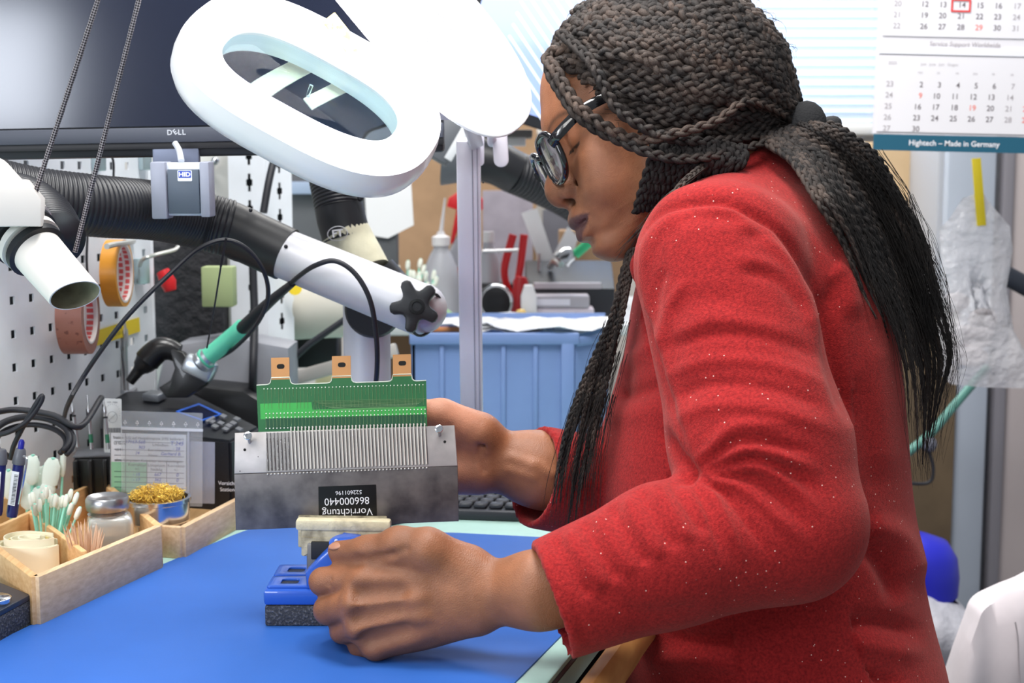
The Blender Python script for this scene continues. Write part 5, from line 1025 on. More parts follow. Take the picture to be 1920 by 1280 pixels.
mk('black_meter', prism(F_(925, 2.54), [(-0.045, 0), (0.03, 0), (0.03, 0.05), (0.01, 0.062), (-0.04, 0.05)], -0.01, 0.01, bev=0.003), mat('block_dark', (34, 36, 40), 0.5), label='black instrument lying behind the lamp arm', cat='instrument')
mk('grey_sheet', wbox((P(952, 480, 2.98)[0], P(952, 480, 2.98)[1], (D2+1.13)/2), (0.105, 0.006, 1.13-D2), 0.001), mat('sheet_mauve', (150, 144, 154), 0.7, noise=(20, 0.15)), label='mauve grey sheet standing behind the red pliers', cat='sheet')
mk('grey_sheet', wbox((P(1075, 440, 3.0)[0], P(1075, 440, 3.0)[1], (D2+1.09)/2), (0.13, 0.006, 1.09-D2), 0.001), mat('sheet_dark', (96, 96, 104), 0.7, noise=(20, 0.15)), label='dark grey sheet standing behind the second soldering station', cat='sheet')
c = base(916, 2.62); b3 = thing('lotion_bottle', 'pale bottle half hidden right behind the lamp arm', 'bottle', c); mk('bottle_body', lathe(c, (0, 0, 1), [(0.018, 0), (0.020, 0.004), (0.020, 0.10), (0.010, 0.125), (0.008, 0.135)], 24), PE_, b3); mk('bottle_cap', lathe(c+[0, 0, 0.134], (0, 0, 1), [(0.010, 0), (0.010, 0.02)], 20), mat('cap_white', (226, 224, 226), 0.4), b3)
mk('black_tool_case', box(F_(1012, 2.66), (0, 0.045, 0), (0.05, 0.09, 0.05), 0.006), mat('block_dark', (34, 36, 40), 0.5), label='upright black case right of the red pliers', cat='case')
f = F_(1008, 2.60); g = G(); g.add(*tube([f(0, 0, 0), f(0.004, 0.115, 0)], 0.003, 8)); mk('steel_probe', g, STEEL, label='thin upright steel probe behind the white dispenser', cat='probe')
mk('coil_ring', tube([F_(930, 2.5)(0.028*math.cos(t), 0.034+0.030*math.sin(t), 0) for t in np.linspace(0, 2*math.pi, 30)], 0.003, 8, cap=False), CHR, label='bright round steel ring stand behind the lamp arm', cat='ring')
# white note
note = mk('paper_note', prism(camframe(728, 388, 2.515, roll=3), [(-0.040, 0.05), (0.043, 0.055), (0.043, -0.034), (-0.004, -0.055), (-0.040, -0.047)], -0.0006, 0), PAP, label='white sheet of paper hanging under the lamp head', cat='paper')
# third hose and grey spotlight
h3 = thing('far_hose', 'black ribbed exhaust hose running in the background behind the lamp arm', 'exhaust hose', P(1000, 340, 2.3))
mk('ribbed_hose', corrugated([P(962, 322, 2.28), P(1000, 338, 2.30), P(1060, 366, 2.33), P(1130, 410, 2.38), P(1170, 430, 2.40)], 0.0335, pitch=0.0075, amp=0.002, n=26), RUB, h3, ang=180)
mk('hose_cuff', tube(smooth_path([P(880, 296, 2.27), P(930, 306, 2.27), P(966, 324, 2.28)], 5), 0.0345, 26), BLKP, h3); mk('nozzle_hood', tube_r(P(885, 300, 2.26), norm(-RT+0.1*UP), [(0.033, 0), (0.036, 0.01), (0.045, 0.045), (0.044, 0.046)], 26, True), mat('hood_grey', (92, 96, 102), 0.45), h3)
spt = thing('desk_lamp_head', 'grey angular lamp head tilted down behind the magnifier lamp', 'lamp', P(855, 270, 2.1)); sf = Frame(P(852, 268, 2.1), norm(RT*0.5+UP*0.86), norm(UP*0.5-RT*0.86)); mk('housing', box(sf, (0, 0.012, 0), (0.072, 0.034, 0.04), 0.003), mat('hood_grey', (92, 96, 102), 0.45), spt); mk('slat_window', box(sf, (0, -0.006, 0.0205), (0.056, 0.012, 0.002), 0.0005), mat('white_soft', (206, 210, 214), 0.4), spt)
mk('lamp_stem', cyl((P(893, 300, 2.45)[0], P(893, 300, 2.45)[1], D2 if P(893, 300, 2.45)[1] > 2.45 else TZ), P(888, 230, 2.45), 0.007, n=10), mat('hood_grey', (92, 96, 102), 0.45), spt)
mk('lamp_stalk', cyl(P(888, 232, 2.45), P(880, 150, 2.14), 0.006, n=10), mat('hood_grey', (92, 96, 102), 0.45), spt)
mk('lamp_stalk', cyl(P(862, 240, 2.12), P(880, 150, 2.14), 0.006, n=10), mat('hood_grey', (92, 96, 102), 0.45), spt)
mk('wall_shelf', box(camframe(905, 252, 2.45), (0, 0, 0), (0.17, 0.013, 0.12), 0.002), mat('hood_grey2', (110, 108, 106), 0.5), label='dark shelf strip behind the lamp joint', cat='shelf')
mk('white_block', box(camframe(968, 262, 2.42), (0, -0.002, 0), (0.032, 0.018, 0.02), 0.002), mat('cap_white', (226, 224, 226), 0.4), label='small white box on the dark strip beside the lamp joint', cat='box')
# second screen leaning at the back
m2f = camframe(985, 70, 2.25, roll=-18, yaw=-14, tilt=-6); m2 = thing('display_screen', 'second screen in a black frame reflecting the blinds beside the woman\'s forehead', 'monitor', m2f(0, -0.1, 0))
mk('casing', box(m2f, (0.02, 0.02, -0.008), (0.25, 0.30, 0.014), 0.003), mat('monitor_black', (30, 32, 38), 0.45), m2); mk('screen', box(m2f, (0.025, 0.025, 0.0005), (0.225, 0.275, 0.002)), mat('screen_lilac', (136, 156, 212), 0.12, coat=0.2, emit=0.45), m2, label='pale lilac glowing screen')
g = G()  # pale slanting bars paint the reflected blinds onto the screen
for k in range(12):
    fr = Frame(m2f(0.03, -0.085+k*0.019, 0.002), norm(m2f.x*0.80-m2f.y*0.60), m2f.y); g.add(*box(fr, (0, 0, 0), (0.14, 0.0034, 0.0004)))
mk('blind_reflection_lines', g, mat('reflection_pale', (214, 224, 248), 0.2, emit=0.4), m2, label='white slanting lines painted as reflections of the blinds', flat=True)
# dark things between board and post
DK = mat('dark_mesh', (44, 44, 48), 0.85, bump=(60, 0.8, 0.01))
mk('black_bag', box(camframe(346, 548, 2.0, roll=0), (0, 0.0, -0.02), (0.108, 0.15, 0.06), 0.012, 4), DK, label='soft black pouch hanging between the tool board and the post', cat='bag')
mk('red_grip', tube([P(305, 508, 1.92), P(316, 530, 1.92), P(320, 545, 1.92)], [0.009, 0.011, 0.008], 12), RED, label='short red handle showing beside the tool board edge', cat='handle')
gb = camframe(407, 538, 1.90, roll=0); mk('green_block', box(gb, (0, 0, -0.015), (0.042, 0.054, 0.03), 0.002), mat('sage_green', (166, 180, 130), 0.6), label='sage green block hanging left of the slotted post', cat='block')
mk('grey_instrument', prism(Frame((P(370, 660, 1.95)[0], P(370, 660, 1.95)[1], 0), (1, 0, 0), (0, 0, 1)), [(-0.055, TZ), (0.13, TZ), (0.13, 0.93), (0.05, 0.945), (-0.02, 0.935), (-0.045, 0.91), (-0.055, 0.87)], -0.06, 0.02, bev=0.01), mat('instr_grey', (150, 152, 160), 0.5), label='light grey rounded instrument housing behind the iron holder', cat='instrument')
# behind the pillar
mk('cream_drum', tube_r(P(575, 572, 2.1), norm(RT+0.05*UP), [(0.045, -0.05), (0.05, -0.045), (0.05, 0.075), (0.045, 0.08)], 34, True), mat('cream_plastic', (206, 202, 190), 0.4), label='cream horizontal drum behind the silver tube', cat='drum')
mk('yellow_sticker', lathe(P(553, 540, 2.02), -FW, [(0.010, 0), (0.010, 0.001)], 24), mat('label_yellow', (238, 208, 40), 0.45), label='round yellow sticker on the cream drum', cat='sticker')
dkc = mk('dark_cabinet', box(camframe(620, 410, 2.55), (0.02, 0.02, 0), (0.20, 0.26, 0.05), 0.003), mat('cab_dark', (88, 90, 94), 0.6), label='dark grey box in the background behind the upright hose', cat='box')
mk('blue_strip', box(camframe(575, 352, 2.51), (0, 0, 0), (0.09, 0.022, 0.03), 0.002), mat('strip_blue', (150, 166, 190), 0.5), dkc, label='pale blue strip')
mk('black_case', box(camframe(570, 652, 2.2), (0, 0, 0), (0.11, 0.055, 0.06), 0.004), mat('case_black', (30, 31, 34), 0.4), label='black box under the cream drum', cat='case')
mk('grey_rail', box(Frame(P(620, 690, 2.05), norm(RT+0.28*UP), norm(UP-0.28*RT)), (0, 0, 0), (0.20, 0.020, 0.02), 0.003), mat('rail_grey', (170, 166, 162), 0.5), label='grey slanting rail behind the green board tabs', cat='rail')
mk('black_strut', tube([P(520, 700, 2.0), P(580, 645, 2.0), P(648, 598, 2.0)], 0.0048, 8), CB, label='black slanting strut below the cream drum', cat='strut')
mk('pale_box', wbox((P(610, 655, 2.3)[0], P(610, 655, 2.3)[1], (TZ+P(610, 630, 2.3)[2])/2), (0.030, 0.03, P(610, 630, 2.3)[2]-TZ), 0.002), mat('pale_yellow', (226, 214, 170), 0.6), label='small pale yellow box below the cream drum', cat='box')
# ============================================================ the woman at the bench
def skin_mat():
    m = bpy.data.materials.new('skin'); m.use_nodes = True; nt = m.node_tree; N = nt.nodes; L = nt.links; b = N['Principled BSDF']
    at = N.new('ShaderNodeAttribute'); at.attribute_name = 'Tint'
    tc = N.new('ShaderNodeTexCoord'); n = N.new('ShaderNodeTexNoise'); n.inputs['Scale'].default_value = 45; n.inputs['Detail'].default_value = 6
    L.new(tc.outputs['Object'], n.inputs['Vector'])
    r = N.new('ShaderNodeValToRGB'); r.color_ramp.elements[0].position = 0.3; r.color_ramp.elements[1].position = 0.75
    r.color_ramp.elements[0].color = (0.80, 0.78, 0.77, 1); r.color_ramp.elements[1].color = (1.16, 1.14, 1.12, 1); L.new(n.outputs['Fac'], r.inputs[0])
    mx = N.new('ShaderNodeMix'); mx.data_type = 'RGBA'; mx.blend_type = 'MULTIPLY'; mx.inputs[0].default_value = 1
    L.new(at.outputs['Color'], mx.inputs[6]); L.new(r.outputs[0], mx.inputs[7]); L.new(mx.outputs[2], b.inputs['Base Color'])
    b.inputs['Roughness'].default_value = 0.5; b.inputs['Specular IOR Level'].default_value = 0.42
    b.inputs['Subsurface Weight'].default_value = 0.12; b.inputs['Subsurface Scale'].default_value = 0.008
    b.inputs['Subsurface Radius'].default_value = (1, 0.35, 0.2)
    n2 = N.new('ShaderNodeTexVoronoi'); n2.inputs['Scale'].default_value = 900; L.new(tc.outputs['Object'], n2.inputs['Vector'])
    n3 = N.new('ShaderNodeTexNoise'); n3.inputs['Scale'].default_value = 260; n3.inputs['Detail'].default_value = 3; L.new(tc.outputs['Object'], n3.inputs['Vector'])
    ad = N.new('ShaderNodeMath'); L.new(n2.outputs[0], ad.inputs[0]); L.new(n3.outputs['Fac'], ad.inputs[1])
    bp = N.new('ShaderNodeBump'); bp.inputs['Strength'].default_value = 0.35; bp.inputs['Distance'].default_value = 0.0006
    L.new(ad.outputs[0], bp.inputs['Height']); L.new(bp.outputs[0], b.inputs['Normal'])
    return m
SKIN = skin_mat()
C_SKIN = np.array(srgb((146, 95, 66))[:3]); C_PALM = np.array(srgb((205, 140, 110))[:3]); C_LIP = np.array(srgb((92, 60, 58))[:3]); C_DARK = np.array(srgb((70, 42, 32))[:3])

person = thing('person', 'woman in a red pullover and glasses with long tied-back braids, bending over the bench', 'person', (0.27, 1.42, 0.0))

# ---- head frame
HO = P(1200, 235, 1.385)
def rodr(v, ax, a): return np.array(Matrix.Rotation(math.radians(a), 3, Vector(ax)) @ Vector(v))
_p = math.radians(30)
HF = -math.cos(_p)*RT-math.sin(_p)*UP; HU = -math.sin(_p)*RT+math.cos(_p)*UP; HL = -FW
yaw_ = 9; HF2 = rodr(HF, HU, yaw_); HL2 = rodr(HL, HU, yaw_)
if np.dot(HF2, FW) > 0: HF2 = rodr(HF, HU, -yaw_); HL2 = rodr(HL, HU, -yaw_)
HF, HL = HF2, HL2
HL2, HU2 = HL+math.tan(math.radians(5))*HU, HU-math.tan(math.radians(5))*HL
HL, HU = norm(HL2), norm(HU2)
def Hw(A): A = np.asarray(A, float).reshape(-1, 3); return HO+A[:, :1]*HF+A[:, 1:2]*HL+A[:, 2:3]*HU
def warp(V):                                # eyes, nose and lips sit a little lower on the face
    V = np.array(V, float).reshape(-1, 3); z = V[:, 2].copy(); f = np.clip(V[:, 0]/0.05, 0, 1)
    V[:, 2] -= np.interp(z, [-0.094, -0.055, -0.035, -0.01, 0.02, 0.085], [0, 0.0125, 0.0125, 0.0090, 0.0080, 0])*f
    V[:, 0] += np.interp(z, [-0.105, -0.085, -0.060, -0.030, -0.005, 0.02], [0.002, 0.005, 0.009, 0.008, 0.004, 0])*np.clip(V[:, 0]/0.09, 0, 1)**2; return V
def build_head():
    s = SDF((-0.125, -0.085, -0.19), (0.122, 0.085, 0.135), 0.0016)
    def sym(fn, *a, **k):
        for q in (1, -1): fn(q, *a, **k)
    s.ell((-0.012, 0, 0.03), (0.095, 0.074, 0.088), k=0.01)
    s.ell((0.035, 0, -0.02), (0.052, 0.054, 0.064), k=0.03)
    for q in (1, -1):
        s.cap((0.069, q*0.008, 0.043), (0.058, q*0.038, 0.042), 0.0125, 0.011, k=0.014)   # brow
        s.ell((0.053, q*0.043, 0.0), (0.022, 0.019, 0.018), k=0.024)                          # cheekbone
        s.ell((0.055, q*0.038, -0.026), (0.027, 0.022, 0.028), k=0.022)                        # cheek
        s.cap((0.006, q*0.056, -0.05), (0.076, q*0.012, -0.088), 0.017, 0.013, k=0.028)       # jaw
        s.cap((0.006, q*0.056, -0.045), (-0.002, q*0.06, 0.0), 0.017, 0.016, k=0.02)
    s.ell((0.072, 0, -0.047), (0.025, 0.030, 0.034), k=0.018)                                 # muzzle
    s.ell((0.082, 0, -0.084), (0.0155, 0.019, 0.0155), k=0.016)                               # chin
    for q in (1, -1):                                                                         # eye sockets and lids
        s.ell((0.089, q*0.034, 0.021), (0.020, 0.018, 0.0125), k=0.012, op='cut')
        s.ell((0.0635, q*0.032, 0.019), (0.0150, 0.0150, 0.0140), k=0.004)
        s.cap((0.070, q*0.020, 0.030), (0.060, q*0.045, 0.028), 0.0045, 0.004, k=0.006)
        s.cap((0.0785, q*0.022, 0.0145), (0.068, q*0.045, 0.0125), 0.0012, k=0.0022, op='cut')
        s.cap((0.077, q*0.021, 0.0275), (0.065, q*0.046, 0.025), 0.0010, k=0.0025, op='cut')
        for j in range(3):
            s.cap((0.062, q*0.048, 0.018-0.006*j), (0.046, q*0.059, 0.022-0.011*j), 0.0010, k=0.004, op='cut')
    s.cap((0.077, 0, 0.032), (0.097, 0, 0.000), 0.0075, 0.0095, k=0.012)                       # nose
    s.ell((0.0975, 0, -0.007), (0.0152, 0.0155, 0.0148), k=0.008)
    for q in (1, -1): s.ell((0.0885, q*0.0155, -0.0125), (0.0140, 0.0095, 0.0110), k=0.005)
    s.cap((0.100, 0, -0.0155), (0.088, 0, -0.024), 0.005, 0.006, k=0.007)
    for q in (1, -1):
        s.ell((0.0925, q*0.0115, -0.0215), (0.0072, 0.0050, 0.0062), k=0.003, op='cut')
        s.cap((0.079, q*0.021, -0.004), (0.077, q*0.0255, -0.022), 0.0012, k=0.007, op='cut')
        s.chain([(0.082, q*0.024, -0.014), (0.076, q*0.032, -0.026), (0.064, q*0.040, -0.042)], [0.0022, 0.0022, 0.0012], k=0.008, op='cut')  # smile line
        # lips, swept round the muzzle
        up = [(0.0945, 0.0, -0.0385), (0.0925, q*0.010, -0.0375), (0.0855, q*0.019, -0.0395), (0.077, q*0.0265, -0.0420)]
        s.chain(up, [0.0078, 0.0080, 0.0060, 0.0030], k=0.005)
        lo = [(0.0940, 0.0, -0.0545), (0.0915, q*0.010, -0.0535), (0.0850, q*0.018, -0.0495), (0.077, q*0.0265, -0.0445)]
        s.chain(lo, [0.0085, 0.0080, 0.0055, 0.0030], k=0.005)
        mo = [(0.1035, 0, -0.0465), (0.1000, q*0.010, -0.0462), (0.0915, q*0.0195, -0.0447), (0.0795, q*0.030, -0.0410)]
        s.chain(mo, [0.0007, 0.0007, 0.0008, 0.0008], k=0.0028, op='cut')
        s.ell((0.0730, q*0.031, -0.0425), 0.0045, k=0.006)
    s.cap((0.103, 0, -0.026), (0.1035, 0, -0.032), 0.0012, k=0.004, op='cut')
    s.cap((0.101, -0.008, -0.0685), (0.101, 0.008, -0.0685), 0.004, k=0.010, op='cut')
    s.cap((-0.020, 0, -0.04), (-0.050, 0, -0.13), 0.060, 0.058, k=0.025)                        # neck
    s.cap((-0.050, 0, -0.13), (-0.10, 0, -0.21), 0.058, 0.070, k=0.02)
    for q in (1, -1):
        s.ell((-0.006, q*0.072, 0.008), (0.015, 0.006, 0.027), k=0.006)
        s.ell((-0.002, q*0.079, 0.010), (0.008, 0.004, 0.015), k=0.004, op='cut')
    V, F = s.mesh(); V = smooth_mesh(V, F, 2, 0.4)
    c = np.tile(C_SKIN, (len(V), 1))
    x, y, z = V.T; ay = np.abs(y)
    # vermilion of the lips
    zc = -0.0465+0.17*ay
    hh_u = 0.0125*np.clip(1-(ay/0.030)**2, 0, 1); hh_l = 0.0145*np.clip(1-(ay/0.029)**1.8, 0, 1)
    dz = z-zc; lip = np.clip(np.where(dz > 0, (hh_u-dz)/0.002, (hh_l+dz)/0.002), 0, 1)*(x > 0.072)
    c = c*(1-lip[:, None])+C_LIP*lip[:, None]
    nos = np.clip(1.6-np.sqrt((x-0.0925)**2+(ay-0.0115)**2+(z+0.0215)**2)/0.0050, 0, 1); c = c*(1-nos[:, None]*0.95)
    lash = ((np.abs(z-0.0145+0.05*(ay-.02)) < 0.0014) & (x > 0.064) & (ay > 0.019) & (ay < 0.047) & (z < 0.03)).astype(float); c = c*(1-lash[:, None]*0.85)
    br = np.clip(1-np.abs(z-(0.0445-12*(ay-0.03)**2))/0.0035, 0, 1)*((x > 0.045) & (ay > 0.012) & (ay < 0.052)); c = c*(1-br[:, None]*0.65)
    return Hw(warp(V)), F, c

def build_hands():
    """forearms and hands, modelled at the pixel rays they show at"""
    out = []
    # --- near (left) hand: a fist closed round the knob of the vise, back of the hand to the camera
    q = lambda x, y, d: P(x, y, d)
    lo = np.min([q(540, 1275, 1.26), q(1300, 960, 1.10), q(540, 960, 1.10), q(1300, 1275, 1.26)], 0)-0.01
    hi = np.max([q(540, 960, 1.28), q(1300, 960, 1.28), q(1300, 960, 1.08)], 0)+0.01
    s = SDF(lo, hi, 0.00135)
    w0, w1 = q(905, 1088, 1.170), q(910, 1140, 1.170)
    s.cap(q(1240, 1075, 1.155), q(1010, 1106, 1.150), 0.034, 0.0285, k=0.01)
    s.cap(q(1010, 1106, 1.150), q(905, 1113, 1.170), 0.0285, 0.0255, k=0.02, sq=(FW, 1.25))
    mcp = [q(684, 1086, 1.180), q(672, 1130, 1.170), q(680, 1174, 1.172), q(706, 1208, 1.182)]
    rm = [0.0150, 0.0145, 0.0140, 0.0128]
    wr = [q(885, 1076, 1.170), q(890, 1100, 1.168), q(892, 1128, 1.168), q(890, 1150, 1.172)]
    for a, b, r in zip(wr, mcp, rm): s.cap(a, b, 0.017, r, k=0.016)
    s.ell(q(790, 1118, 1.190), (0.045, 0.022, 0.038), k=0.02)                     # palm bulk
    fing = [[mcp[0], q(606, 1090, 1.195), q(612, 1094, 1.222), q(645, 1098, 1.238)],
            [mcp[1], q(616, 1143, 1.192), q(618, 1146, 1.222), q(650, 1140, 1.240)],
            [mcp[2], q(645, 1180, 1.195), q(642, 1182, 1.222), q(670, 1175, 1.240)],
            [mcp[3], q(676, 1208, 1.198), q(672, 1205, 1.222), q(695, 1195, 1.236)]]
    fr_ = [(0.0142, 0.0116, 0.0110, 0.0090), (0.0136, 0.0122, 0.0112, 0.009), (0.0128, 0.0112, 0.0105, 0.0085), (0.0118, 0.0102, 0.0095, 0.008)]
    fs = []
    for pts, rr in zip(fing, fr_):
        f = SDF(lo, hi, 0.00135) if False else None
        s.chain(pts, rr, k=0.0035)
    # grooves between the fingers
    for a, b in (((590, 1117), (640, 1109)), ((600, 1169), (640, 1166)), ((640, 1206), (680, 1199))):
        s.cap(q(*a, 1.176), q(*b, 1.162), 0.0024, 0.0012, k=0.004, op='cut')
    # thumb over the top of the knob
    s.chain([q(872, 1062, 1.172), q(800, 1030, 1.165), q(745, 1022, 1.170), q(690, 1032, 1.180), q(634, 1033, 1.196)],
            [0.019, 0.0165, 0.0128, 0.0110, 0.0088], k=0.010)
    s.ell(q(752, 1021, 1.170), 0.0130, k=0.008)
    s.chain([q(618, 1056, 1.182), q(668, 1053, 1.168), q(706, 1048, 1.162), q(738, 1038, 1.157)], [0.0034, 0.0032, 0.0022, 0.0010], k=0.006, op='cut')
    s.cap(q(722, 1044, 1.155), q(760, 1030, 1.150), 0.0010, k=0.006, op='cut')
    # tendons, knuckles and veins on the back of the hand
    for i, (a, b) in enumerate(zip(wr, mcp)):
        a2 = a*0.55+b*0.45-FW*0.0150; b2 = b-FW*(rm[i]-0.0015)
        s.cap(a2, b2, 0.0014, 0.0026, k=0.011)
        s.ell(b-FW*(rm[i]-0.006)*0.8, 0.0085, k=0.008)
    for i in range(3):
        a = (wr[i]+wr[i+1])/2*0.35+(mcp[i]+mcp[i+1])/2*0.65-FW*0.020; b = (mcp[i]+mcp[i+1])/2-FW*0.0165
        s.cap(a, b, 0.0015, 0.003, k=0.016, op='cut')
    s.chain([q(738, 1160, 1.1595), q(790, 1152, 1.1565), q(838, 1162, 1.1560)], [0.001]*3, k=0.005)
    for k_ in range(3):                              # creases over the finger joints
        for p_ in ((612, 1090), (620, 1143), (650, 1181)): s.cap(q(p_[0]+k_*5, p_[1]-9, 1.1795), q(p_[0]+k_*5+1, p_[1]+9, 1.1795), 0.0005, k=0.0018, op='cut')
    V, F = s.mesh(); V = smooth_mesh(V, F, 2, 0.4); cc = np.tile(C_SKIN, (len(V), 1))
    for p_ in mcp+[f_[1] for f_ in fing]+[q(752, 1015, 1.160)]: cc = cc*(1-0.22*np.exp(-(((V-p_)**2).sum(1))/0.013**2))[:, None]
    out.append((V, F, cc))
    # --- far (right) hand: steadies the fixture from behind, palm and inner wrist to the camera
    lo = np.min([q(600, 1000, 1.46), q(1180, 700, 1.46), q(600, 1000, 1.31)], 0)-0.01
    hi = np.max([q(1180, 700, 1.46), q(1180, 700, 1.31), q(600, 700, 1.46)], 0)+0.01
    s = SDF(lo, hi, 0.0016); dz = 1.385
    s.cap(q(1180, 925, 1.43), q(1010, 880, 1.400), 0.040, 0.0345, k=0.01)
    s.cap(q(1010, 880, 1.400), q(915, 858, 1.392), 0.0335, 0.0285, k=0.02, sq=(FW, 1.3))
    wr = [q(905, 822, 1.395), q(902, 845, 1.395), q(902, 868, 1.395), q(905, 886, 1.395)]
    mc = [q(785, 800, 1.400), q(775, 838, 1.402), q(780, 872, 1.402), q(795, 900, 1.400)]
    for a, b in zip(wr, mc): s.cap(a, b, 0.0165, 0.0140, k=0.015)
    s.cap(q(895, 812, 1.380), q(828, 782, 1.375), 0.0210, 0.0180, k=0.018)          # ball of the thumb
    s.cap(q(890, 890, 1.383), q(830, 890, 1.382), 0.0165, 0.0180, k=0.014)          # heel of the hand
    s.ell(q(835, 842, 1.395), (0.034, 0.017, 0.034), k=0.014)
    s.chain([q(828, 782, 1.376), q(778, 772, 1.368), q(728, 770, 1.362)], [0.0150, 0.0125, 0.0095], k=0.008)
    tips = [[mc[0], q(725, 812, 1.388), q(690, 818, 1.368), q(672, 820, 1.358)], [mc[1], q(712, 846, 1.392), q(672, 852, 1.372), q(655, 853, 1.358)],
            [mc[2], q(720, 884, 1.392), q(682, 890, 1.372), q(665, 890, 1.358)], [mc[3], q(742, 918, 1.39), q(712, 924, 1.372), q(698, 924, 1.358)]]
    for i, pts in enumerate(tips): s.chain(pts, [0.0125-0.0008*i, 0.0108-0.0006*i, 0.0096-0.0006*i, 0.0080], k=0.003)
    s.chain([q(905, 818, 1.366), q(897, 850, 1.364), q(906, 884, 1.366)], [0.0009]*3, k=0.004, op='cut')
    s.chain([q(911, 822, 1.366), q(904, 850, 1.364), q(911, 882, 1.366)], [0.0008]*3, k=0.004, op='cut')
    s.chain([q(852, 852, 1.362), q(880, 848, 1.358), q(896, 838, 1.360)], [0.0016]*3, k=0.006, op='cut')
    s.chain([q(842, 800, 1.356), q(868, 838, 1.358), q(862, 858, 1.362)], [0.0012]*3, k=0.006, op='cut')
    s.chain([q(960, 858, 1.372), q(1000, 872, 1.368), q(1035, 888, 1.368)], [0.002]*3, k=0.008)
    s.chain([q(958, 880, 1.372), q(1000, 892, 1.368)], [0.0015]*2, k=0.008)
    V, F = s.mesh(); V = smooth_mesh(V, F, 2, 0.4)
    rel = V-CAM; dd = rel@FW; X = 960+FPX*(rel@RT)/dd
    t = np.clip((925-X)/55, 0, 1)[:, None]*0.75*np.clip((1.405-dd)/0.02, 0, 1)[:, None]
    out.append((V, F, C_SKIN*(1-t)+C_PALM*t))
    return out
def build_core():
    """the body under the clothes: trunk and arms, out of sight but continuous with head and hands"""
    s = SDF((-0.12, 1.02, 0.30), (0.58, 1.80, 1.30), 0.009)
    c = P(1440, 1100, 1.42); s.ell(c, (0.115, 0.14, 0.16), k=0.05); s.ell(P(1400, 800, 1.41), (0.115, 0.135, 0.16), k=0.05); s.ell(P(1420, 580, 1.40), (0.085, 0.13, 0.10), k=0.05)
    s.cap(P(1400, 480, 1.40), P(1290, 330, 1.39), 0.055, 0.05, k=0.03)
    for pts, rr in (([P(1370, 520, 1.28), P(1450, 900, 1.20), P(1470, 985, 1.18), P(1240, 1060, 1.155), P(1150, 1090, 1.155)], [0.05, 0.045, 0.04, 0.034, 0.03]),
                    ([P(1390, 520, 1.52), P(1420, 850, 1.56), P(1400, 960, 1.54), P(1180, 925, 1.43), P(1120, 908, 1.42)], [0.05, 0.045, 0.04, 0.036, 0.032])):
        s.chain(pts, rr, k=0.03)
    V, F = s.mesh(); return V, F, np.tile(C_SKIN, (len(V), 1))
V0, F0, c0 = build_head(); VV = [V0]; FF = [F0]; CC = [c0]; n0 = len(V0)
for V1, F1, c1 in build_hands()+[build_core()]:
    VV.append(V1); FF.append(F1+n0); CC.append(c1); n0 += len(V1)
body = mk('body', (np.concatenate(VV), np.concatenate(FF)), SKIN, person, ang=180, vcol=np.concatenate(CC))

# thumb nail
nf = Frame(P(628, 1021, 1.190), norm(P(690, 1032, 1.180)-P(634, 1033, 1.196)), norm(UP*1.0-FW*0.75))
mk('thumbnail', ball(P(630, 1023, 1.190), 1.0, 10, (0.0075, 0.0022, 0.0052), Frame((0, 0, 0), nf.x, norm(UP*0.9-FW*0.5))), mat('nail', (176, 124, 100), 0.3), person)

# ---- trousers and shoes, under the bench
TRO = mat('dark_trousers', (34, 36, 44), 0.85, bump=(300, 0.5))
s = SDF((-0.32, 1.10, 0.06), (0.50, 1.78, 0.80), 0.008)
for yy in (1.32, 1.56):
    s.cap((0.26, yy, 0.575), (-0.12, yy-0.02, 0.575), 0.095, 0.068, k=0.03); s.cap((-0.12, yy-0.02, 0.575), (-0.06, yy, 0.12), 0.064, 0.045, k=0.02)
s.ell((0.27, 1.44, 0.60), (0.15, 0.20, 0.12), k=0.03); s.plane((0, 0, 0.10), (0, 0, -1))
mk('trousers', s.mesh(), TRO, person, ang=180)
for yy in (1.32, 1.56): mk('shoe', ball((-0.10, yy, 0.05), 1, 10, (0.13, 0.046, 0.05)), mat('shoe_black', (26, 26, 28), 0.5), person)
